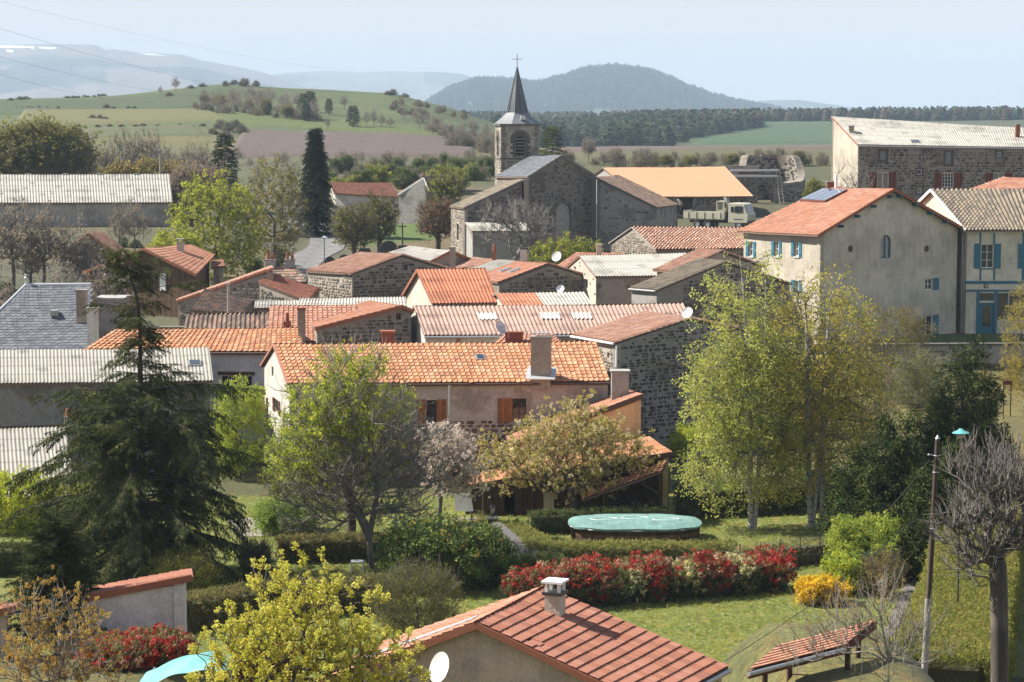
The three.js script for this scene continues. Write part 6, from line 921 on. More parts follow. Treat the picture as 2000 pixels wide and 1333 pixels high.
for (const [px, py, w, h, c, lab, sd] of [[560, 1040, 130, 60, MIDG, 'green shrub at the foot of the white gable', 92], [600, 990, 160, 170, YG2, 'leafy yellow green tree against the white gable', 93], [30, 1040, 150, 120, YG, 'yellow green bush below the grey shed', 94], [130, 1035, 120, 100, [0.30, 0.30, 0.06], 'pale flowering bush below the grey shed', 95], [470, 935, 120, 200, YG2, 'light green tree behind the conifer', 96], [1360, 905, 110, 75, YG, 'yellow leafed shrub beside the stone gable house', 97], [1440, 1000, 120, 30, MIDG, 'low green shrub beside the birch stems', 98]]) bs('leafy_shrub', lab, px, py, w, h, { n: 220, seed: sd, leaf: { g: CL.broad, cols: [c, mix3(c, MIDG, 0.4)], per: 5, spread: 0.3, size: 0.8 } });
// trees between the blue-shuttered house and the garden
for (const [px, d, h, w, cols, lab, sd, n] of [[1745, 146, 6.2, 6.0, [[0.24, 0.19, 0.045], [0.20, 0.18, 0.045]], 'olive brown tree in front of the blue shutter house', 101, 420], [1800, 142, 3.6, 4.0, [[0.20, 0.21, 0.07], [0.24, 0.24, 0.09]], 'grey green willow bush on the terrace edge', 102, 260], [1520, 150, 6.4, 3.6, [[0.25, 0.23, 0.06]], 'sparse tree before the blue shuttered side wall', 103, 220], [2010, 140, 8, 3.4, [[0.42, 0.33, 0.04], [0.36, 0.30, 0.04]], 'yellow tree cut by the right edge', 104, 240], [1690, 128, 4.6, 4.2, [[0.26, 0.20, 0.12], [0.22, 0.19, 0.07]], 'tangled brown shrubs behind the birches', 105, 220], [1590, 132, 4.4, 4.4, [[0.20, 0.22, 0.06], [0.24, 0.2, 0.08]], 'tangled olive shrubs behind the birches', 106, 220]]) bush('shrub_tree', lab, onG(px, d), { h, w, n, cat: 'tree', seed: sd, r0: 0.1, bark: M.greybark, twig: { n: 4, len: 0.6, up: 0.5 }, leaf: { g: CL.tiny, cols, per: 3, spread: 0.36, size: 1.0 } });
// hedges
const HG = [[0.18, 0.18, 0.05], [0.24, 0.21, 0.07], [0.13, 0.14, 0.04], [0.28, 0.22, 0.10]];
hedge('pool_hedge', 'clipped hedge running from the stone pillar round the pool', [[985, 1062], [1062, 1108], [1425, 1106]], { w: 1.3, h: 0.98, cols: [[0.26, 0.26, 0.06], [0.32, 0.29, 0.09], [0.18, 0.20, 0.045]], seed: 111 });
hedge('back_hedge', 'dark clipped hedge behind the pool cover', [[1040, 1042], [1305, 1034]], { w: 0.9, h: 0.95, cols: [[0.08, 0.11, 0.03], [0.12, 0.14, 0.04]], seed: 112 });
hedge('brown_hedge', 'brownish clipped hedge under the dark tree trunks', [[548, 1098], [770, 1092]], { w: 1.1, h: 1.05, cols: HG, seed: 113 });
hedge('left_hedge', 'dark clipped hedge at the left edge below the conifer', [[-30, 1122], [120, 1120]], { w: 1.3, h: 1.2, cols: [[0.07, 0.09, 0.025], [0.10, 0.11, 0.03]], seed: 114 });
hedge('front_hedge', 'brown topped hedge beside the white garage', [[340, 1235], [520, 1205], [760, 1190]], { w: 1.3, h: 1.25, cols: HG, seed: 115 });
hedge('path_hedge', 'thick thuja hedge with rounded top along the path', [[1845, 1330, 66], [1880, 1250, 78], [1908, 1130, 90], [1925, 1100, 100]], { w: 3.0, h: 2.3, cols: [[0.22, 0.24, 0.04], [0.28, 0.27, 0.05], [0.14, 0.17, 0.03], [0.32, 0.26, 0.08]], seed: 116, g: CL.fine, size: 1.1, den: 90 });
hedge('laurel_hedge', 'grey green laurel hedge behind the birch stems', [[1330, 1010], [1500, 1002], [1668, 985]], { w: 1.8, h: 1.5, cols: [[0.13, 0.16, 0.06], [0.20, 0.22, 0.11], [0.09, 0.12, 0.04]], g: CL.lance, m: GLOSS, size: 0.8, seed: 117, den: 60 });
hedge('twig_hedge', 'thin bare twig hedge along the wire fence', [[1440, 1118], [1620, 1098]], { w: 0.6, h: 0.95, cols: [[0.20, 0.16, 0.10], [0.16, 0.15, 0.07]], g: CL.fine, seed: 118, den: 25 });
// photinia hedge: single bushes, red and cream by turns
{
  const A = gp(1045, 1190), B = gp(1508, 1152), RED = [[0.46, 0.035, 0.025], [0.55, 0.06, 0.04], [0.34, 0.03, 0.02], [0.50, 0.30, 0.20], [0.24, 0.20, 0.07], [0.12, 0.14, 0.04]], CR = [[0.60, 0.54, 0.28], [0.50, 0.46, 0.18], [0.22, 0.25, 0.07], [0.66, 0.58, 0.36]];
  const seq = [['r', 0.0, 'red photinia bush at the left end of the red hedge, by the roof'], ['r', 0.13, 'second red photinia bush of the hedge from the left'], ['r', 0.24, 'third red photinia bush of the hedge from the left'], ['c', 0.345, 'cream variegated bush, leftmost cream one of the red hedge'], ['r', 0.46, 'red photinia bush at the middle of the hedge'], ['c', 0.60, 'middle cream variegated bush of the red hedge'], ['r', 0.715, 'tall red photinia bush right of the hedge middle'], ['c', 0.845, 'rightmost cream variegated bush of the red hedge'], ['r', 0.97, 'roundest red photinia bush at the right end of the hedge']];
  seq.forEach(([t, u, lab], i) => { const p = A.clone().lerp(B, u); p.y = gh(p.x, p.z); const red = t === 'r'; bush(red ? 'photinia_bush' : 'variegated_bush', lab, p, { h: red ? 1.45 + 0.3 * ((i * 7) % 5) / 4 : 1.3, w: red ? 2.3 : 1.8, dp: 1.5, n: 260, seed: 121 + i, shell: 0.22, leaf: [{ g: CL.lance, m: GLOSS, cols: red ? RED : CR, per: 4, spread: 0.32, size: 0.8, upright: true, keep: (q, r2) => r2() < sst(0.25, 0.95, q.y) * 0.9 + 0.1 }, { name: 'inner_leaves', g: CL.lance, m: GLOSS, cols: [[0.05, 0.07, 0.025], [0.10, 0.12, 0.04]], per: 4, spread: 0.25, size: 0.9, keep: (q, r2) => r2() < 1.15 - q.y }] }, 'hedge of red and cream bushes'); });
  for (const [px, d, w, h, lab, sd] of [[215, 66.4, 2.2, 0.7, 'red photinia bush in front of the white garage', 131], [295, 66.6, 2.0, 0.85, 'red photinia bush beside the turquoise tarpaulin', 132], [500, 71, 2.2, 2.0, 'red leaved bush behind the flowering maple', 133]]) bush('photinia_bush', lab, onG(px, d), { h, w, n: 200, seed: sd, shell: 0.22, leaf: { g: CL.lance, m: GLOSS, cols: [...RED, [0.25, 0.2, 0.1]], per: 5, spread: 0.2, size: 0.85, upright: true } });
}
// lawn blades and daisies
{
  const r = RNG(77), Q = new THREE.Quaternion(), E = new THREE.Euler(), list = [], da = [];
  for (let i = 0; i < 42000; i++) { const d = 76 + 38 * Math.pow(r(), 1.3), px = r() * 2000, x = (px - 1000) / F * d; if (px > 1615 && d > 82 && d < 101) continue; const y = gh(x, -d) + 0.01; Q.setFromEuler(E.set(0, r() * 6.28, 0)); const s = 0.5 + 0.7 * r(), f = fbm(x / 3, d / 3, 3, 4); list.push({ m: new THREE.Matrix4().compose(V(x, y, -d), Q.clone(), V(s, s * 0.8, s)), c: col(f > 0.5 ? [0.38, 0.40, 0.09] : [0.29, 0.35, 0.07], r, 0.4) }); if (i % 40 === 0) da.push({ m: new THREE.Matrix4().compose(V(x, y + 0.06, -d), Q.clone(), V(1, 1, 1)), c: lin(0.75, 0.74, 0.6) }); }
  const g1 = inst(uniq('lawn_grass'), CL.blade, LEAF, list, scene); tag(g1, 'short grass blades of the garden lawns', 'grass', null, 'stuff'); const g2 = inst(uniq('daisies'), new THREE.CircleGeometry(0.03, 5).rotateX(-Math.PI / 2), mat([1, 1, 1]), da, scene); tag(g2, 'tiny white daisies scattered in the lawn', 'flowers', null, 'stuff');
}
// ---------------------------------------------------------------- trees of the village and the hills
function copyTree(proto, pos, s, turn, label, group, sy = s) { const c = proto.clone(); c.name = uniq(proto.name.replace(/_\d{3}$/, '')); scene.add(c); c.position.copy(pos); c.scale.set(s, sy, s); c.rotation.y = turn; c.userData = { ...proto.userData, label, group }; return c; }
const farLeaf = (cols, per = 3, size = 1, keep) => ({ g: CL.far, cols, per, spread: 0.6, size, keep });
// unit prototypes, 10 m tall
function protoBare(cols, seed, leafy = 0.3, nm = 'bare_tree') { return tree(nm, 'x', 'tree', V(0, 0, 0), { trunks: [[[0, -0.3, 0], [0.1, 2, 0], [0, 4.5, 0.1]]], lobes: [[0, 6.2, 0, 3.2, 3.4, 3.2], [0.9, 5, 0.6, 2.6, 2.2, 2.6], [-1, 5.4, -0.4, 2.4, 2.2, 2.4]], n: 240, r0: 0.2, rmin: 0.03, seed, step: 0.8, bark: M.greybark, bark2: M.palebark, shell: 0.55, clear: 1.6, twig: { n: 5, len: 1.1, up: 0.6, r: 0.022 }, leaf: leafy ? { g: CL.far, cols, per: 1, spread: 0.7, size: 0.5, at: 'twig', keep: (p, r) => r() < leafy } : null }); }
function protoBush(cols, seed, dense = 4, size = 0.8) { return tree('scrub_bush', 'x', 'bush', V(0, 0, 0), { trunks: [[[0, -0.3, 0], [0, 1.5, 0], [0.2, 3, 0]]], lobes: [[0.3, 4.4, 0, 3.0, 4.2, 2.8], [3.4, 2.8, 0.5, 2.6, 2.6, 2.6], [-3.6, 2.4, 0.4, 2.6, 2.3, 2.4], [1.4, 2.2, 1.4, 3, 2.1, 2.6], [-1.3, 5.9, -0.6, 1.7, 2.6, 1.6], [2.0, 5.4, -0.8, 1.5, 2.0, 1.5]], n: 280, r0: 0.16, rmin: 0.03, seed, step: 0.9, bark: M.greybark, shell: 0.3, twig: { n: 4, len: 1.5, up: 0.8, r: 0.02 }, leaf: { g: CL.far, cols, per: dense, spread: 0.8, size } }); }
function protoPine(seed, cols, prof, nm = 'pine_tree') { return conifer(nm, 'x', V(0, 0, 0), { h: 10, r0: 0.22, t0: 0.12, nb: 70, per: 3, size: 1.5, hang: 0.3, wide: 1.3, rag: 0.3, seed, bare: 0.25, prof, rise: () => 0.2, droop: () => 0.15, cols }); }
const PR = {
  grey: protoBare([[0.34, 0.28, 0.22], [0.30, 0.25, 0.19]], 201, 0.2), brown: protoBare([[0.36, 0.27, 0.19], [0.32, 0.25, 0.17]], 202, 0.35), olive: protoBare([[0.24, 0.22, 0.06], [0.20, 0.19, 0.06]], 203, 0.9, 'budding_tree'),
  yg: protoBush([[0.34, 0.36, 0.06], [0.28, 0.32, 0.06], [0.38, 0.38, 0.08]], 204), scrub: protoBush([[0.30, 0.25, 0.16], [0.26, 0.23, 0.13], [0.34, 0.28, 0.18]], 205, 2, 0.6), green: protoBush([[0.14, 0.19, 0.05], [0.18, 0.22, 0.06], [0.10, 0.15, 0.04]], 206), ochre: protoBush([[0.36, 0.28, 0.07], [0.30, 0.25, 0.06]], 207, 3), dark: protoBush([[0.20, 0.18, 0.11], [0.24, 0.20, 0.13], [0.16, 0.165, 0.08]], 208, 2),
  pine: protoPine(211, [[0.035, 0.055, 0.028], [0.05, 0.07, 0.035]], (t) => (t < 0.3 ? 1.2 : 2.6 * Math.pow(1 - t, 0.5)) + 0.2), spruce: protoPine(212, [[0.028, 0.045, 0.02], [0.04, 0.058, 0.026]], (t) => 2.3 * Math.pow(1 - t, 0.75) + 0.15, 'spruce_tree'),
};
PR.farbare = tree('bare_tree', 'x', 'tree', V(0, 0, 0), { trunks: [[[0, -0.3, 0], [0.1, 2, 0], [0, 4, 0.1]]], lobes: [[0, 6.4, 0, 2.6, 3.4, 2.6], [1.3, 4.2, 0.6, 2.6, 3.0, 2.6], [-1.5, 4.0, -0.4, 2.6, 3.0, 2.4]], n: 130, r0: 0.2, rmin: 0.03, seed: 221, step: 0.8, bark: M.greybark, bark2: M.palebark, shell: 0.75, clear: 0.6, twig: { n: 4, len: 1.3, up: 0.8, r: 0.02 }, leaf: { g: CL.far, cols: [[0.36, 0.29, 0.21], [0.32, 0.26, 0.18]], per: 1, spread: 0.7, size: 0.45, at: 'twig', keep: (p, r) => r() < 0.15 } });
const used = new Set();
// stand of trees: kind, [[px, base py, height px, widthScale]...], at distance d or on the sight line
function stand(kind, label, group, list, d) {
  const r = RNG(list.length * 31 + label.length), few = list.length > 1 && list.length < 60, ord = ['first', 'second', 'third', ...Array.from({ length: 60 }, (_, i) => (i + 4) + ([1, 2, 3].includes((i + 4) % 10) && i > 9 ? ['st', 'nd', 'rd'][(i + 4) % 10 - 1] : 'th'))], lab = (i) => few ? label + ', ' + ord[i] + ' from left' : label; list = [...list].sort((a, b) => a[0] - b[0]);
  list.forEach(([px, py, hp, ws = 1], i) => { const b = d ? (() => { const q = at(px, py, d); q.y = Math.min(q.y, gh(q.x, q.z)); return q; })() : gp(px, py), k = -b.z / F, topY = d ? at(px, py - hp, d).y : b.y + hp * k, h = topY - b.y, s = h / 10; const pr = PR[kind]; let o; if (!used.has(kind)) { used.add(kind); o = pr; o.position.copy(b); o.scale.set(s * ws, s, s * ws); o.rotation.y = r() * 6.28; tag(o, lab(i), o.userData.category, group); } else copyTree(pr, b, s * ws, r() * 6.28, lab(i), group, s); });
}
const strip = (n, x0, y0, x1, y1, h, j, seed) => line(n, x0, y0, x1, y1, h, j, seed).map((q) => [q[0], q[1], q[2] * 0.8, q[3] * 2.4]);
const line = (n, x0, y0, x1, y1, h, j, seed) => { const r = RNG(seed), o = []; for (let i = 0; i < n; i++) { const t = (i + (r() - 0.5) * 0.8) / Math.max(1, n - 1); o.push([lerp(x0, x1, t), lerp(y0, y1, t) + (r() - 0.5) * j, h * (0.65 + 0.7 * r()), 0.85 + 0.4 * r()]); } return o; };
// the left hill
stand('farbare', 'bare grey tree standing alone on the hill crest', 'bare trees on the hill crest', [[343, 179, 32, 0.9], [313, 186, 20, 0.8], [472, 163, 14], [770, 183, 26, 0.8]]);
stand('dark', 'dark scrub clump on the hill crest', 'scrub on the hill crest', [[440, 168, 12, 1.4], [478, 168, 18, 1.8], [458, 166, 12, 1.6], [500, 169, 14, 1.4], [395, 170, 9, 2], [372, 173, 8, 2], [330, 190, 12, 1.4], [768, 186, 14, 1.6], [790, 190, 9, 2], [757, 185, 9, 2], [38, 195, 8, 2], [20, 197, 7, 2], [50, 194, 7, 2.5]]);
stand('dark', 'dark hedge bush along the meadow edge on the hill', 'hedge bushes on the hill', [...strip(9, 130, 192, 200, 188, 6, 1, 1), ...strip(10, 30, 212, 130, 212, 6, 1, 2), ...strip(12, 150, 248, 400, 246, 6, 2, 17), [208, 213, 12, 1.3], [222, 214, 8, 1.4], [250, 214, 8, 1.8], [262, 214, 8, 1.5], [113, 214, 8], [430, 252, 22, 1.6], [445, 258, 24, 1.5], [460, 250, 20, 1.4], [470, 262, 22, 1.5], [415, 262, 14, 2], [440, 270, 16, 2], [180, 234, 12, 1.5], [195, 235, 13, 1.5], [205, 236, 10, 1.5]]);
stand('farbare', 'bare brownish tree of the row across the hill meadow', 'bare tree row on the hill', [...line(13, 395, 212, 610, 238, 40, 7, 3), ...line(9, 450, 202, 600, 222, 40, 8, 4)]);
stand('scrub', 'low brown scrub under the bare tree row on the hill', 'scrub under the tree row', line(16, 385, 216, 615, 240, 20, 6, 15));
stand('olive', 'olive budding tree within the bare row on the hill', 'budding trees on the hill', [[430, 215, 30, 1.1], [520, 228, 34, 1], [560, 236, 30, 1.2], [485, 222, 26, 1.2], [400, 208, 22, 1.3]]);
stand('pine', 'dark pine at the end of the bare tree row', 'pines on the hill meadow', [[606, 236, 58, 0.9], [592, 228, 46, 0.9], [690, 251, 45, 1.15], [642, 224, 32, 1], [598, 240, 40, 1]]);
stand('farbare', 'reddish bare tree on the hill meadow', 'bare trees among the hill pines', [[640, 256, 32, 0.7], [672, 215, 34], [730, 250, 44, 0.7], [745, 252, 34, 0.8], [762, 252, 26, 1], [716, 250, 38, 0.6]]);
stand('scrub', 'grey brown scrub on the right flank of the hill', 'scrub on the hill flank', [...line(9, 770, 200, 930, 246, 15, 14, 5), ...line(10, 770, 226, 950, 268, 19, 20, 6), ...line(10, 850, 268, 965, 288, 28, 16, 7), ...line(8, 890, 288, 965, 302, 34, 12, 8)]);
stand('dark', 'dark evergreen bush on the hill flank', 'evergreen bushes on the hill flank', [[805, 225, 16, 1.3], [785, 222, 14, 1.3], [878, 265, 22, 1], [828, 226, 14, 1.4], [848, 196, 8, 1.6], [906, 222, 9, 1.4]]);
stand('farbare', 'bare grey tree on the scrubby right flank of the hill', 'bare trees on the hill flank', [...line(11, 790, 232, 950, 272, 24, 22, 18), ...line(9, 850, 270, 965, 296, 32, 14, 19), [820, 255, 40, 0.8], [845, 262, 36, 0.8]]);
stand('farbare', 'bare brown grey tree of the wood at the foot of the hill', 'bare wood below the ploughed field', line(22, 440, 326, 960, 332, 34, 12, 20));
// the valley between hill and village
stand('scrub', 'brown scrub in the valley behind the village', 'valley scrub', [...line(16, 640, 335, 960, 330, 30, 14, 9), ...line(12, 650, 355, 950, 350, 30, 10, 10)]);
stand('green', 'green bush in the valley behind the cemetery', 'valley bushes', [...line(14, 645, 372, 950, 352, 40, 16, 11), ...line(10, 650, 345, 940, 338, 30, 14, 16), [905, 345, 40]]);
stand('yg', 'yellow green spring bush in the valley', 'spring bushes in the valley', [[735, 365, 52, 1.3], [690, 372, 36, 1.2], [870, 378, 66, 0.9], [895, 372, 52, 0.9], [845, 372, 48, 1], [660, 380, 40, 1.2], [920, 352, 40, 1]]);
// behind and beside the big barn
stand('olive', 'tall budding tree behind the corrugated barn', 'trees behind the barn', [[40, 345, 100, 1.3], [90, 345, 112, 1.2], [130, 345, 98, 1.2], [10, 345, 90, 1.2]], 290);
stand('farbare', 'bare grey tree behind the barn ridge', 'bare trees behind the barn', [[155, 350, 100, 0.9], [235, 345, 105, 0.9], [270, 345, 100, 0.9], [300, 350, 110, 0.9], [200, 350, 70], [370, 360, 90, 1], [395, 350, 80, 0.9], [340, 380, 90, 1]], 300);
stand('ochre', 'ochre spring bush behind the barn', 'ochre bushes behind the barn', [[245, 350, 52, 1.1], [285, 350, 58, 1], [330, 352, 56, 1], [215, 350, 40, 1], [345, 390, 60, 1.1]], 280);
stand('brown', 'brown bare tree between barn and willow', 'brown trees beside the barn', [[355, 440, 120, 0.9], [385, 430, 110, 0.9], [410, 420, 100, 0.9], [360, 470, 90, 1]], 270);
stand('spruce', 'blue grey spruce top behind the willow', 'spruces in the village', [[440, 420, 160, 0.75]], 275);
stand('farbare', 'bare grey bush tree in front of the barn', 'bare trees before the barn', [[25, 560, 190, 1.0], [85, 560, 180, 0.9], [130, 560, 150, 0.9], [-20, 560, 180, 1], [60, 580, 150, 1], [170, 540, 100, 0.9]], 205);
stand('farbare', 'bare tree against the barn wall', 'bare trees at the barn wall', [[232, 478, 92, 0.7], [262, 478, 100, 0.7]], 235);
stand('farbare', 'bare bush beside the timber house', 'bare bushes by the timber house', [[210, 575, 100, 0.8], [120, 590, 90, 1], [15, 600, 60, 1]], 178);
stand('green', 'green hedge bush at the left edge of the village', 'green bushes at the left', [[10, 585, 40, 1.4], [240, 482, 22, 1.5], [265, 484, 18, 1.6], [500, 540, 40, 1.2], [545, 520, 44, 1.0], [500, 606, 18, 2], [470, 606, 16, 2], [1345, 592, 34, 1.0]]);
// willow and neighbours
{
  const b = (px, d) => onG(px, d);
  bush('willow_tree', 'bright yellow green willow left of the road', b(420, 212), { h: 10.2, w: 8.8, n: 420, cat: 'tree', seed: 301, r0: 0.2, bark: M.bark, twig: { n: 3, len: 0.9, up: -0.4, bend: -0.7, r: 0.015 }, leaf: { g: CL.far, cols: [[0.42, 0.42, 0.06], [0.34, 0.37, 0.05], [0.30, 0.34, 0.05]], per: 3, spread: 0.5, droop: 0.6, size: 0.5 } });
  bush('willow_tree', 'low yellow green willow bush left of the tall willow', b(345, 205), { h: 5.8, w: 5, n: 240, cat: 'tree', seed: 302, bark: M.bark, leaf: { g: CL.far, cols: [[0.40, 0.40, 0.06], [0.32, 0.35, 0.05]], per: 3, spread: 0.5, droop: 0.6, size: 0.5 } });
  bush('budding_tree', 'olive budding tree between willow and dark spruce', b(535, 220), { h: 11, w: 6.2, n: 360, cat: 'tree', seed: 303, r0: 0.2, bark: M.greybark, twig: { n: 4, len: 1, up: 0.5, r: 0.014 }, leaf: { g: CL.far, cols: [[0.30, 0.26, 0.06], [0.26, 0.24, 0.06]], per: 2, spread: 0.5, size: 0.42 } });
  conifer('spruce_tree', 'tall dark columnar spruce beside the road', b(617, 252), { h: at(617, 246, 252).y - b(617, 252).y, r0: 0.25, t0: 0.03, nb: 200, per: 5, size: 0.9, hang: 0.7, wide: 1.3, rag: 0.25, seed: 304, bare: 0.2, prof: (t) => 2.6 * Math.pow(1 - t, 0.75) + 0.12, rise: () => 0.1, droop: () => 0.35, cols: [[0.020, 0.034, 0.018], [0.030, 0.045, 0.022], [0.015, 0.025, 0.014]] });
  for (const [px, d, h, w, c, lab, sd] of [[690, 228, 5.9, 4.6, [[0.24, 0.22, 0.05], [0.20, 0.20, 0.05]], 'round olive pruned tree by the road', 305], [740, 236, 6.2, 4.4, [[0.22, 0.20, 0.045], [0.18, 0.18, 0.04]], 'round olive pruned tree behind the first', 306], [855, 240, 5.4, 4.8, [[0.24, 0.13, 0.07], [0.26, 0.17, 0.07]], 'reddish brown pruned ball tree beside the church', 307], [868, 262, 6.0, 4.4, [[0.28, 0.30, 0.05]], 'yellow green tree behind the reddish ball tree', 308]])
    tree('pruned_tree', lab, 'tree', b(px, d), { trunks: [[[0, -0.2, 0], [0.05, 1.2, 0], [0, 2.2, 0]]], lobes: [[0, h * 0.62, 0, w / 2, h * 0.4, w / 2]], n: 300, r0: 0.28, seed: sd, rmin: 0.02, shell: 0.4, clear: 1.4, bark: M.bark, twig: { n: 5, len: 0.7, up: 0.3, r: 0.014 }, leaf: { g: CL.far, cols: c, per: 2, spread: 0.4, size: 0.34 } });
  tree('walnut_tree', 'large bare grey walnut in front of the church', 'tree', b(1000, 219), { trunks: [[[0, -0.2, 0], [0.1, 1.4, 0], [-0.2, 2.4, 0.1]], [[0.1, 1, 0], [1, 2.4, 0.2]]], lobes: [[-0.6, 4.6, 0, 3.2, 2.4, 2.4], [1.8, 4.2, 0.3, 2.8, 2.2, 2.2], [0.4, 5.6, 0, 2.2, 1.2, 1.6]], n: 300, r0: 0.24, pow: 0.62, seed: 309, rmin: 0.018, bark: M.palebark, shell: 0.6, clear: 0.8, twig: { n: 6, len: 0.8, up: 0.3, r: 0.015 } });
  bush('spring_bush', 'wide yellow green bush at the foot of the church gable', b(1110, 205), { h: 4.9, w: 7.4, dp: 3.4, n: 340, seed: 310, twig: { n: 3, len: 0.8, up: 1.4, r: 0.012 }, leaf: { g: CL.far, cols: [[0.40, 0.40, 0.05], [0.32, 0.35, 0.05], [0.24, 0.28, 0.04]], per: 4, spread: 0.4, size: 0.36 } });
  conifer('cedar_tree', 'layered green cedar right of the church tower', b(1078, 262), { h: at(1078, 243, 262).y - b(1078, 262).y, r0: 0.25, t0: 0.3, nb: 70, per: 4, size: 0.9, hang: 0.2, rag: 0.4, seed: 311, prof: (t) => 3.4 * Math.pow(1 - t, 0.8) + 0.3, rise: () => 0.05, droop: () => 0.1, cols: [[0.10, 0.13, 0.03], [0.06, 0.085, 0.028]] });
  bush('round_tree', 'dense rounded olive green tree beside the farmhouse gable', b(1592, 255), { h: 5.9, w: 3.0, n: 320, cat: 'tree', seed: 312, leaf: { g: CL.far, cols: [[0.16, 0.17, 0.03], [0.20, 0.20, 0.04]], per: 4, spread: 0.3, size: 0.34 } });
  tree('bare_tree', 'slender bare tree in front of the farmhouse gable', 'tree', b(1665, 212), { trunks: [[[0, -0.2, 0], [0, 2, 0], [0.1, 3.2, 0]]], lobes: [[0.1, 4.6, 0, 2.3, 2.3, 1.8], [0, 3.4, 0, 1.8, 1.2, 1.4]], n: 120, r0: 0.12, seed: 313, rmin: 0.018, bark: M.greybark, shell: 0.7, twig: { n: 3, len: 0.8, up: 0.6, r: 0.014 } });
  tree('dead_trunk', 'lopped bare trunk in front of the orange barn', 'tree', b(1316, 250), { trunks: [[[0, -0.2, 0], [0.1, 1.6, 0], [0.0, 2.8, 0]]], lobes: [[0.3, 3.4, 0, 0.9, 0.8, 0.6]], n: 10, r0: 0.3, pow: 0.35, seed: 314, bark: M.greybark });
}
// behind church and ruin
stand('scrub', 'brown scrub along the field behind the church', 'scrub behind the church', [...line(14, 1075, 322, 1620, 316, 26, 8, 12), ...line(10, 1200, 330, 1450, 326, 34, 6, 13), ...line(8, 1490, 322, 1620, 322, 30, 6, 14)]);
stand('grey', 'bare grey tree behind the church', 'bare trees behind the church', [[1150, 320, 52, 0.8], [1205, 335, 50, 1], [1260, 330, 44, 1], [1390, 330, 36, 1.1], [1110, 322, 30, 1.2], [1180, 330, 36, 1.2]]);
stand('olive', 'budding bush behind the orange barn roof', 'bushes behind the barns', [[1300, 332, 30, 1.4], [1350, 332, 28, 1.4], [1430, 330, 30, 1.2], [1560, 325, 30, 1.4]]);
// woods far off: one mass each
function wood(name, label, fn, n, hgt, cols, seed) {
  const r = RNG(seed), list = [], Q = new THREE.Quaternion(), E = new THREE.Euler();
  for (let i = 0; i < n; i++) { const q = fn(r); if (!q) continue; const h = hgt * (0.6 + 0.8 * r()), w = h * (0.26 + 0.14 * r()); Q.setFromEuler(E.set((r() - 0.5) * 0.1, r() * 6.28, (r() - 0.5) * 0.1)); list.push({ m: new THREE.Matrix4().compose(q, Q.clone(), V(w, h, w)), c: col(cols[Math.floor(r() * cols.length)], r, 0.5) }); }
  const o = inst(uniq(name), woodG, LEAFD, list, scene); tag(o, label, 'woodland', null, 'stuff'); return o;
}
const woodG = (() => { const r = RNG(5), pos = []; for (let i = 0; i < 150; i++) { const t = 0.12 + 0.88 * Math.pow(r(), 1.1), a = r() * 6.28, R0 = (t < 0.35 ? 0.8 + t * 0.6 : 1.05 * Math.pow((1 - t) / 0.65, 0.65)) * (0.55 + 0.5 * r()), c = V(Math.cos(a) * R0, t, Math.sin(a) * R0), d = V(Math.cos(a), -0.10 - 0.1 * r(), Math.sin(a)), s = V(-d.z, 0, d.x).multiplyScalar(0.32), e = c.clone().addScaledVector(d, 0.35), f = c.clone().add(s), g = c.clone().sub(s); f.y -= 0.02; g.y -= 0.05 * r(); e.y += 0.03 * (r() - 0.5); f.y += 0.07 * (r() - 0.3); for (const p of [e, f, g]) pos.push(p.x, p.y, p.z); } const g = new THREE.BufferGeometry(); g.setAttribute('position', new THREE.Float32BufferAttribute(pos, 3)); g.computeVertexNormals(); return g; })();
const PINE = [[0.034, 0.05, 0.024], [0.048, 0.066, 0.03], [0.062, 0.07, 0.034]], MIXW = [...PINE, [0.15, 0.11, 0.08], [0.13, 0.10, 0.07]];
{
  const poly = (pts, x, y) => { let c = false; for (let i = 0, j = pts.length - 1; i < pts.length; j = i++) { const [xi, yi] = pts[i], [xj, yj] = pts[j]; if ((yi > y) !== (yj > y) && x < (xj - xi) * (y - yi) / (yj - yi) + xi) c = !c; } return c; };
  const gr = (x, d) => V(x, gh(x, -d) - 0.3, -d);
  wood('pine_wood', 'dark blue pine belt on the plain behind the church', (r) => { const d = 930 + 470 * r(), px = lerp(960, 1480, r()), x = (px - CX) / F * d; return px < 1310 || d > 1010 + (px - 1310) / 165 * 230 ? gr(x, d) : null; }, 2400, 7, PINE, 401);
  wood('mixed_wood', 'long wooded edge on the right horizon', (r) => { const d = 1400 + 160 * r(), px = lerp(1180, 2300, r()); return gr((px - CX) / F * d, d); }, 2000, 7, MIXW, 402);
  wood('mixed_wood', 'tree belt crossing the plain at mid distance', (r) => { const d = 1240 + 50 * r(), px = lerp(1340, 1480, r()); return gr((px - CX) / F * d, d); }, 160, 8, MIXW, 403);
  wood('mixed_wood', 'blue tree line under the wooded hill', (r) => { const d = 1700 + 260 * r(), px = lerp(780, 1500, r()); return gr((px - CX) / F * d, d); }, 1500, 8, MIXW, 404);
  // the hill's forest follows the hill mesh
  const hp = hillMid.geometry.attributes.position, N1 = 161, take = (r) => { const i = Math.floor(r() * 159), j = Math.floor(2 + r() * 19), u = r(), v = r(), A = (a, b) => { const k = b * N1 + a; return V(hp.getX(k), hp.getY(k), hp.getZ(k)); }; const p = A(i, j).lerp(A(i + 1, j), u).lerp(A(i, j + 1).lerp(A(i + 1, j + 1), u), v); if (j < 8 && fbm(p.x / 60, p.z / 60, 2, 3) > 0.5) return null; return p; };
  wood('conifer_forest', 'conifer forest covering the round hill', take, 15000, 10, PINE, 405);
}
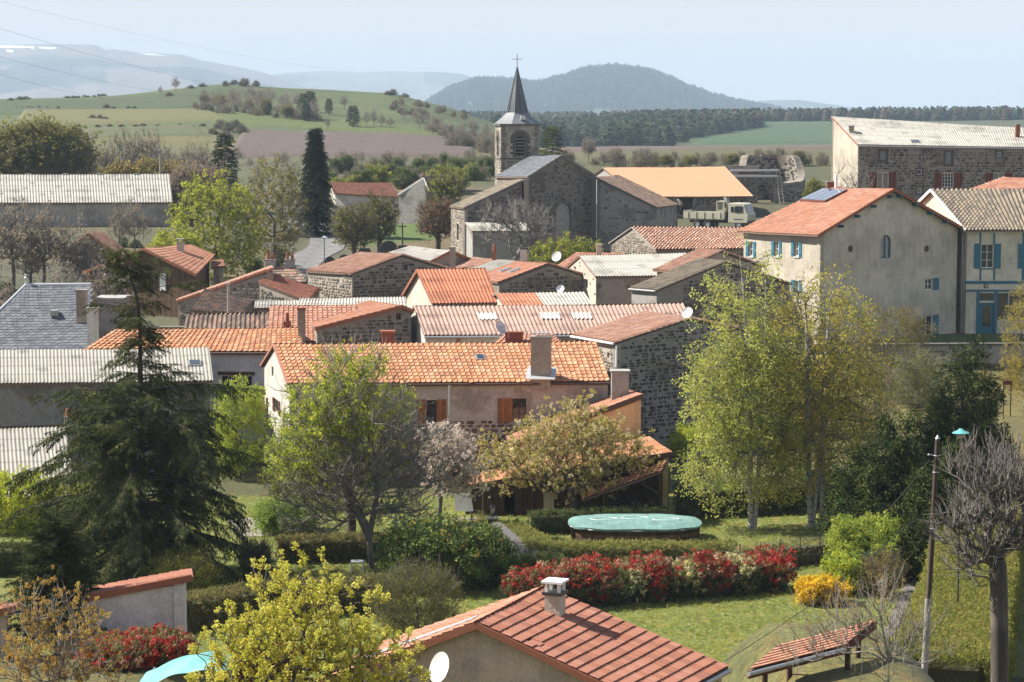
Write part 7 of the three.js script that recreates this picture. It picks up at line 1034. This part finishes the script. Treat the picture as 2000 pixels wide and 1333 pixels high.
// ---------------------------------------------------------------- things in the gardens and the village
// above-ground pool under a turquoise winter cover
{
  const c = onG(1243, 101.6), k = -c.z / F, g = thing('swimming_pool', 'above-ground wooden pool under a turquoise cover', 'pool', c), a = 126 * k, b = 1.9, N = 10, oct = (s, y) => Array.from({ length: N }, (_, i) => { const t = (i + 0.5) / N * 2 * Math.PI, ct = Math.cos(t), st = Math.sin(t); return V(Math.sign(ct) * Math.pow(Math.abs(ct), 0.72) * a * s, y, Math.sign(st) * Math.pow(Math.abs(st), 0.72) * b * s); });
  const bot = oct(1, 0), H = 0.9;
  for (let i = 0; i < N; i++) { const p = bot[i], q = bot[(i + 1) % N], L = p.distanceTo(q), d = q.clone().sub(p).normalize(), o = V(d.z, 0, -d.x); for (let j = 0; j < 6; j++) { const pl = part('plank', boxG(L * 0.98, H / 6 * 0.94, 0.05), j % 2 ? M.wood : M.darkwood, g); pl.quaternion.setFromUnitVectors(V(1, 0, 0), d); pl.position.copy(p).lerp(q, 0.5).setY((j + 0.5) * H / 6); } part('post', boxG(0.12, H, 0.12, p.x * 1.01, H / 2, p.z * 1.02), M.darkwood, g); }
  const pos = [], n = 40; const surf = (t, s) => { const ct = Math.cos(t), st = Math.sin(t), p = V(Math.sign(ct) * Math.pow(Math.abs(ct), 0.72) * a * 1.05 * s, 0, Math.sign(st) * Math.pow(Math.abs(st), 0.72) * b * 1.05 * s); p.y = 0.95 + 0.10 * (1 - s * s) + (s > 0.99 ? -0.04 + 0.02 * Math.sin(t * 9) : 0.05 * (fbm(p.x * 1.6 + 7, p.z * 1.6, 3, 6) - 0.5) + 0.025 * Math.sin(p.x * 5 + p.z * 2) * Math.cos(p.z * 3)); return p; };
  for (let j = 0; j < 8; j++) for (let i = 0; i < n; i++) { const t0 = i / n * 2 * Math.PI, t1 = (i + 1) / n * 2 * Math.PI, s0 = j / 8, s1 = (j + 1) / 8; const P = [surf(t0, s0), surf(t1, s0), surf(t1, s1), surf(t0, s1)]; pos.push(...[P[0], P[1], P[2], P[0], P[2], P[3]].flatMap((p) => [p.x, p.y, p.z])); }
  for (let i = 0; i < n; i++) { const t0 = i / n * 2 * Math.PI, t1 = (i + 1) / n * 2 * Math.PI, A = surf(t0, 1), B = surf(t1, 1), C2 = B.clone().setY(B.y - 0.09), D2 = A.clone().setY(A.y - 0.09); pos.push(...[A, B, C2, A, C2, D2].flatMap((p) => [p.x, p.y, p.z])); }
  const bg = new THREE.BufferGeometry(); bg.setAttribute('position', new THREE.Float32BufferAttribute(pos, 3)); part('cover', uvM(bg), mat([0.16, 0.30, 0.275], { roughness: 0.8, map: TX.plaster }), g);
  part('cover_edge', mg(oct(1.055, 0.84).map((p, i, A) => rodG(p, A[(i + 1) % N], 0.02, 0.02, 5))), M.whiteframe, g);
  for (const [x, z] of [[-1.4, 0.1], [0, -0.2], [1.4, 0.2]]) part('water_ring', new THREE.TorusGeometry(0.45, 0.014, 6, 24).rotateX(Math.PI / 2).scale(1.3, 1, 0.8).translate(x, 1.06, z), M.whiteframe, g);
}
// garden wall with pillar and lantern
{
  const A = gp(958, 1078), B = gp(1045, 1122), g = thing('garden_wall', 'low dry stone wall falling toward the lawn beside the hedge', 'wall', A.clone()); const w = wall(g, 'wall', A.clone().add(V(0, -0.2, 0)), V(B.x, A.y - 0.2, B.z), [[0, 1.5], [1, 0.9]], TONE.greystone[2], V(-0.6, 0, 0.8), { t: 0.45 }); lay(w, { seed: 71, h0: 0.1, ch: 0.16, cw: 0.3, fill: 0.95, tone: TONE.greystone, ind: 120, s0: 0.02 });
  const p = gp(962, 1062), q = thing('gate_pillar', 'square brick pillar at the end of the pool hedge', 'pillar', p); part('shaft', uvM(boxG(0.42, 1.15, 0.42, 0, 0.55, 0)), M.redwood, q); part('cap', uvM(boxG(0.52, 0.08, 0.52, 0, 1.17, 0)), M.concrete, q);
  const l = thing('garden_lantern', 'old-style lantern standing on the brick pillar', 'lantern', p.clone().add(V(0, 1.21, 0))); part('post', rodG(V(0, 0, 0), V(0, 0.16, 0), 0.03), M.black, l); part('glass', new THREE.CylinderGeometry(0.13, 0.08, 0.26, 6).translate(0, 0.3, 0), M.pale, l); part('hood', new THREE.ConeGeometry(0.19, 0.16, 6).translate(0, 0.51, 0), M.black, l);
}
{ // parasol, table, pots, washing
  const p = gp(773, 1090), g = thing('parasol', 'closed pale grey parasol standing by the hedge', 'parasol', p); part('pole', rodG(V(0, 0, 0), V(0, 2.0, 0), 0.025), M.zinc, g); part('canopy', new THREE.LatheGeometry([[0.02, 1.98], [0.07, 1.8], [0.12, 1.3], [0.18, 0.75], [0.15, 0.7], [0.03, 0.72]].map(([x, y]) => new THREE.Vector2(x, y)), 9), mat([0.55, 0.57, 0.62], { map: TX.plaster }), g); part('base', new THREE.CylinderGeometry(0.25, 0.28, 0.08, 16).translate(0, 0.04, 0), M.concrete, g);
  const t = gp(698, 1120), q = thing('garden_table', 'small white garden table on the shady lawn', 'table', t); part('table_top', boxG(0.55, 0.04, 0.5, 0, 0.5, 0), M.whitemetal, q); for (const [x, z] of [[-1, -1], [1, -1], [-1, 1], [1, 1]]) part('leg', boxG(0.04, 0.5, 0.04, x * 0.24, 0.24, z * 0.2), M.whitemetal, q);
  const ch = gp(735, 1108), c2 = thing('garden_chair', 'dark garden chair beside the white table', 'chair', ch); part('seat', boxG(0.5, 0.05, 0.5, 0, 0.42, 0), M.black, c2); part('backrest', boxG(0.5, 0.55, 0.04, 0, 0.72, -0.24).rotateX(-0.1), M.black, c2); for (const [x, z] of [[-1, -1], [1, -1], [-1, 1], [1, 1]]) part('leg', boxG(0.04, 0.42, 0.04, x * 0.22, 0.2, z * 0.22), M.black, c2);
  for (const [px, py, s, lab] of [[937, 1036, 1, 'terracotta pot with dry plant on the patio'], [945, 1042, 0.9, 'cream plant pot beside the terracotta one']]) { const b = gp(px, py), pt = thing('plant_pot', lab, 'plant pot', b); part('pot', new THREE.LatheGeometry([[0, 0], [0.16, 0], [0.24, 0.42], [0.27, 0.42], [0.27, 0.48], [0.2, 0.48], [0.19, 0.4], [0, 0.4]].map(([x, y]) => new THREE.Vector2(x * s, y * s)), 16), s === 1 ? M.terra : M.pale, pt); inst('plant', CL.fine, LEAF, Array.from({ length: 14 }, (_, i) => ({ m: new THREE.Matrix4().makeTranslation(Math.sin(i) * 0.12, 0.55 * s + 0.02 * i, Math.cos(i * 2) * 0.12), c: lin(0.22, 0.2, 0.08) })), pt); }
  const a = gp(903, 1022), wl = thing('washing_line', 'washing line between two brown posts on the patio', 'washing line', a); part('post', rodG(V(0.45, 0, 0.2), V(0.45, 1.9, 0.2), 0.045), M.darkwood, wl); part('post', rodG(V(1.0, 0, -0.4), V(1.0, 1.9, -0.4), 0.045), M.darkwood, wl); part('line', rodG(V(-0.3, 1.65, 0.6), V(1.0, 1.65, -0.4), 0.008), M.whiteframe, wl);
  const cl = thing('white_cloth', 'white cloth hanging on the washing line', 'laundry', a.clone().add(V(0.0, 0.6, 0.35))); const pg = new THREE.PlaneGeometry(0.75, 1.0, 12, 10), pp = pg.attributes.position; for (let i = 0; i < pp.count; i++) { const x = pp.getX(i), y = pp.getY(i); pp.setZ(i, 0.07 * Math.sin(x * 11) * (0.6 - y)); pp.setX(i, x * (1 + 0.15 * (0.5 - y)) + 0.1 * (0.5 - y)); } pg.computeVertexNormals(); pg.translate(0, 0.52, 0); part('cloth', pg, mat([0.75, 0.76, 0.8]), cl);
}
// garage at lower left, tarpaulin
{
  const h = house('garage', 'white rendered garage with a red single-pitch roof at lower left', { mono: true, E: [[95, 1180, 68.5], [112, 1165, 73]], R: [[374, 1126, 68], [372, 1116, 72.6]], wall: M.bluewhite, y0: 1.6, ov: 0.25, ovg: 0.12, roof: T('canal', 'red', 0.24, 0.36, { ind: 120 }), verge: M.terra, vh: 0.2, cat: 'garage' });
  house('small_garage', 'low red tiled outbuilding cut by the left edge', { mono: true, E: [[-90, 1215, 67], [-80, 1200, 70]], R: [[30, 1186, 67], [32, 1178, 70]], wall: M.beige, y0: 1.6, roof: T('canal', 'red', 0.24, 0.36, { ind: 30 }), verge: M.terra, cat: 'garage' });
  const b = onG(355, 63), g = thing('tarpaulin', 'turquoise tarpaulin stretched over a low frame at the bottom', 'tarpaulin', b), pg = new THREE.PlaneGeometry(2.6, 2.2, 20, 12).rotateX(-Math.PI / 2), pp = pg.attributes.position; const top = at(355, 1282, 63).y - b.y; for (let i = 0; i < pp.count; i++) { const x = pp.getX(i), z = pp.getZ(i); pp.setY(i, top - 0.45 * Math.pow(Math.abs(x - 0.5) / 1.5, 1.6) - 0.12 * z * z + 0.03 * Math.sin(x * 6 + z * 3)); } pg.computeVertexNormals(); part('sheet', pg, mat([0.17, 0.44, 0.42], { roughness: 0.6, map: TX.plaster }), g); for (const [x, z] of [[-1.1, -0.9], [1.1, -0.9], [-1.1, 0.9], [1.1, 0.9]]) part('pole', rodG(V(x, -0.1, z), V(x, top - 0.55, z), 0.03), M.zinc, g);
}
// little roof at lower right
{
  const P = [at(1462, 1312, 57.8), at(1650, 1264, 60.5), at(1712, 1214, 63.1), at(1524, 1262, 60.15)], c = V(P[0].x + 2, -0.1, -58.5), g = thing('wood_store', 'small wood store with a pink flat tiled roof at lower right', 'shed', c), rf = part('roof', slabG(P[0], P[1], P[3], P[2], 0.12, c), M.slab, g);
  for (let j = 0; j < 7; j++) for (let i = 0; i < 9; i++) { const L4 = (u, v, l) => bil(P[0], P[1], P[3], P[2], u, v).add(V(0, l, 0)); part('tile', slabG(L4(i / 9, j / 7, 0.075), L4((i + 0.985) / 9, j / 7, 0.075), L4(i / 9, (j + 1.06) / 7, 0.05), L4((i + 0.985) / 9, (j + 1.06) / 7, 0.05), 0.025, c), TONE.salmon[(i * 7 + j * 3) % 4], rf); }
  for (const q of [P[0].clone().lerp(P[2], 0.12), P[1].clone().lerp(P[2], 0.1), P[3].clone().lerp(P[1], 0.15), P[2].clone().lerp(P[0], 0.15)]) { const t = local(g, q); part('post', rodG(V(t.x, 0, t.z), V(t.x, t.y - 0.1, t.z), 0.08), M.darkwood, g); }
  part('fascia', mg([beamG(local(g, P[0]).add(V(0, -0.1, 0)), local(g, P[1]).add(V(0, -0.1, 0)), 0.05, 0.2), beamG(local(g, P[1]).add(V(0, -0.1, 0)), local(g, P[2]).add(V(0, -0.1, 0)), 0.05, 0.2)]), M.redwood, g); part('gutter', rodG(local(g, P[0]).add(V(0, -0.06, 0.08)), local(g, P[1]).add(V(0, -0.06, 0.08)), 0.06), M.zinc, g);
}
// telegraph pole, lamps, cables
{
  const b = onG(1821, 63), g = thing('telegraph_pole', 'brown wooden telegraph pole on the right', 'pole', b), top = local(g, at(1832, 858, 63)); part('shaft', rodG(V(0, -0.2, 0), top, 0.09, 0.07, 12), M.weathered, g); part('cap', new THREE.ConeGeometry(0.072, 0.12, 12).translate(top.x, top.y + 0.07, top.z), M.zinc, g); part('base_sleeve', rodG(V(0, -0.2, 0), top.clone().multiplyScalar(0.32), 0.10, 0.093, 12), M.concrete, g);
  for (const y of [0.62, 0.86, 0.93]) part('band', new THREE.TorusGeometry(0.085, 0.012, 6, 16).rotateX(Math.PI / 2).translate(top.x * y, top.y * y, 0), M.zinc, g);
  part('bracket', mg([rodG(top.clone().multiplyScalar(0.93), top.clone().multiplyScalar(0.93).add(V(-0.22, 0.02, 0)), 0.015), new THREE.SphereGeometry(0.035, 8, 6).translate(top.x * 0.93 - 0.22, top.y * 0.93 + 0.02, 0)]), M.zinc, g);
  const cable = (nm, lab, a, c, sag, r) => { const m = a.clone().lerp(c, 0.5); m.y -= sag; const t = thing(nm, lab, 'cable', a); part('strand', new THREE.TubeGeometry(new THREE.QuadraticBezierCurve3(V(0, 0, 0), m.clone().sub(a), c.clone().sub(a)), 40, r, 5), M.black, t); };
  cable('phone_cable', 'thick phone cable falling from the pole to the green bush', at(1817, 898, 63), at(1727, 1006, 70), 0.1, 0.017); cable('phone_cable', 'thin phone cable crossing the lawn to the foreground house', at(1790, 1010, 70), at(1415, 1292, 60.5), 0.5, 0.011);
  // street lamp with turquoise hood
  const s = onG(1885, 76), l = thing('street_lamp', 'street lamp with turquoise enamel hood behind the bare tree', 'street lamp', s), H = at(1885, 850, 76).y - s.y; part('pole', rodG(V(0, 0, 0), V(0, H - 0.15, 0), 0.04, 0.03), M.weathered, l); part('hood', new THREE.LatheGeometry([[0.05, 0.22], [0.10, 0.16], [0.28, 0.08], [0.30, 0.05], [0.08, 0.04]].map(([x, y]) => new THREE.Vector2(x, y)), 20).translate(0, H, 0), mat([0.12, 0.40, 0.38], { roughness: 0.35 }), l); part('globe', new THREE.SphereGeometry(0.1, 12, 8).translate(0, H - 0.04, 0), M.pale, l);
  for (const [px, py, d, lab] of [[636, 374, 262, 'white street lamp beside the dark spruce'], [633, 464, 218, 'white street lamp at the road bend']]) { const q = onG(px, d), o = thing('street_lamp', lab, 'street lamp', q), h = at(px, py, d).y - q.y; part('pole', rodG(V(0, 0, 0), V(0, h, 0), 0.05), M.zinc, o); part('hood', new THREE.ConeGeometry(0.35, 0.25, 14).translate(0, h + 0.1, 0), M.whitemetal, o); part('globe', new THREE.SphereGeometry(0.14, 10, 8).translate(0, h - 0.05, 0), M.pale, o); }
  // power line over the left hill
  const pb = at(313, 345, 275), pp = thing('power_pole', 'grey concrete power pole behind the barn roof', 'pole', V(pb.x, gh(pb.x, pb.z), pb.z)), ph = at(313, 290, 275).y - pp.position.y; part('shaft', rodG(V(0, 0, 0), V(0, ph, 0), 0.18, 0.12), M.concrete, pp); part('crossarm', boxG(1.0, 0.1, 0.1, 0, ph - 0.2, 0), M.zinc, pp);
  cable('power_line', 'topmost power line crossing the sky above the hill', at(-60, 38, 240), at(620, 196, 560), 3.0, 0.013); cable('power_line', 'middle power line crossing the mountain', at(-60, 95, 240), at(420, 190, 500), 2, 0.013); cable('power_line', 'lowest power line at the left edge', at(-60, 128, 240), at(300, 200, 470), 2, 0.013);
  cable('power_line', 'faint power line at the top of the sky', at(-60, -12, 300), at(700, 140, 700), 3, 0.011);
}
// satellite dishes
function dish(label, px, py, d, r, m, turn, tilt = 0.45) { const c = at(px, py, d), g = thing('satellite_dish', label, 'satellite dish', c); g.rotation.set(0, turn, 0); const pts = []; for (let i = 0; i <= 8; i++) { const x = i / 8 * r; pts.push(new THREE.Vector2(x, x * x / (r * 3.2))); } part('reflector', new THREE.LatheGeometry(pts, 28).rotateX(Math.PI / 2 - tilt), m, g); part('feed_arm', mg([rodG(V(0, -r * 0.9, 0.1), V(0, -r * 0.1, r * 1.1), 0.012), boxG(0.06, 0.06, 0.12, 0, -r * 0.08, r * 1.12)]), M.zinc, g); part('mount', rodG(V(0, 0, -0.03), V(0, -r * 0.9, -0.3), 0.025), M.zinc, g); }
dish('large white satellite dish on the foreground house wall', 865, 1306, 56.6, 0.40, M.whitemetal, -0.95, 0.35); dish('grey satellite dish above the main roof ridge', 975, 641, 128, 0.42, M.lead, 0.9); dish('white satellite dish on the stone gable by the birches', 1344, 612, 126, 0.33, M.whitemetal, -0.6); dish("white satellite dish on the red roof beside the church bush", 1088, 502, 180, 0.42, M.whitemetal, -0.5); dish("small white satellite dish by the dark balcony", 1095, 565, 165, 0.3, M.whitemetal, -0.3);
// aerials, retaining wall, signs, fence
{
  const p = at(528, 518, 167), a = thing('tv_aerial', 'thin television aerial on the parapet house chimney', 'aerial', p); part('mast', rodG(V(0, 0, 0), V(0, 1.6, 0), 0.02), M.zinc, a); part('boom', mg([rodG(V(-0.3, 1.55, 0), V(0.9, 1.55, 0), 0.012), ...Array.from({ length: 8 }, (_, i) => rodG(V(-0.2 + i * 0.14, 1.55, -0.2), V(-0.2 + i * 0.14, 1.55, 0.2), 0.008, 0.008, 4))]), M.zinc, a);
  const q = at(1000, 640, 128), b = thing('tv_aerial', 'television aerial beside the grey dish', 'aerial', q.clone().add(V(-0.2, -0.6, 0))); part('mast', rodG(V(0, 0, 0), V(0, 0.7, 0), 0.015), M.zinc, b); part('boom', mg([rodG(V(-0.6, 0.66, 0), V(0.5, 0.66, 0), 0.012), ...Array.from({ length: 6 }, (_, i) => rodG(V(-0.5 + i * 0.18, 0.66, -0.15), V(-0.5 + i * 0.18, 0.66, 0.15), 0.008, 0.008, 4))]), M.zinc, b);
  const A = at(1700, 700, 159.4), B = at(2060, 690, 159.4), w0 = thing('retaining_wall', 'grey retaining wall below the blue shutter house terrace', 'wall', V(A.x, 0.4, -159.4)), w = wall(w0, 'wall', V(A.x, 0.4, -159.6), V(B.x, 0.4, -159.2), [[0, 2.75], [1, 2.85]], M.greyplaster, V(0, 0, 1), { t: 0.5 }); lay(w, { seed: 91, s0: 0.2, s1: 7, h0: 0.2, ch: 0.24, cw: 0.4, fill: 0.8, tone: TONE.basalt, ind: 60 }); part('coping', uvM(beamG(V(0, 2.85, -0.42), V(B.x - A.x, 2.95, -0.02), 0.62, 0.1)), TONE.greystone[0], w0);
  const s = onG(1975, 138), sg = thing('info_sign', 'low brown wooden sign board on two posts at the right', 'sign', s), y = at(1975, 748, 138).y - s.y; part('board', boxG(0.55, 0.26, 0.05, 0, y, 0), M.redwood, sg); for (const x of [-0.22, 0.22]) part('post', boxG(0.06, y, 0.06, x, y / 2, -0.06), M.darkwood, sg);
  const net = new THREE.MeshPhysicalMaterial({ color: lin(0.05, 0.20, 0.17), roughness: 0.7, transparent: true, opacity: 0.45, side: THREE.DoubleSide });
  const f0 = gp(1670, 1155), f1 = gp(1795, 1105), f = thing('net_fence', 'green windbreak netting on thin posts beside the path', 'fence', f0), d = f1.clone().sub(f0); for (let i = 0; i < 5; i++) { const q2 = d.clone().multiplyScalar(i / 4); part('post', rodG(q2, q2.clone().add(V(0, 1.5, 0)), 0.025), M.zinc, f); if (i < 4 && i !== 1) { const e = d.clone().multiplyScalar((i + 1) / 4); part('netting', beamG(q2.clone().add(V(0, 0.75, 0)), e.clone().add(V(0, 0.75, 0)), 0.01, 1.3), net, f); } }
  const h0 = gp(1445, 1122), h1 = gp(1640, 1100), hf = thing('wire_fence', 'thin wire fence along the twig hedge', 'fence', h0), hd = h1.clone().sub(h0); for (let i = 0; i < 6; i++) { const q3 = hd.clone().multiplyScalar(i / 5); part('post', rodG(q3, q3.clone().add(V(0, 1.3, 0)), 0.022), M.darkwood, hf); } for (const y2 of [0.5, 0.9, 1.2]) part('wire', rodG(V(0, y2, 0), hd.clone().add(V(0, y2, 0)), 0.006, 0.006, 4), M.zinc, hf);
}
renderer.render(scene, camera);
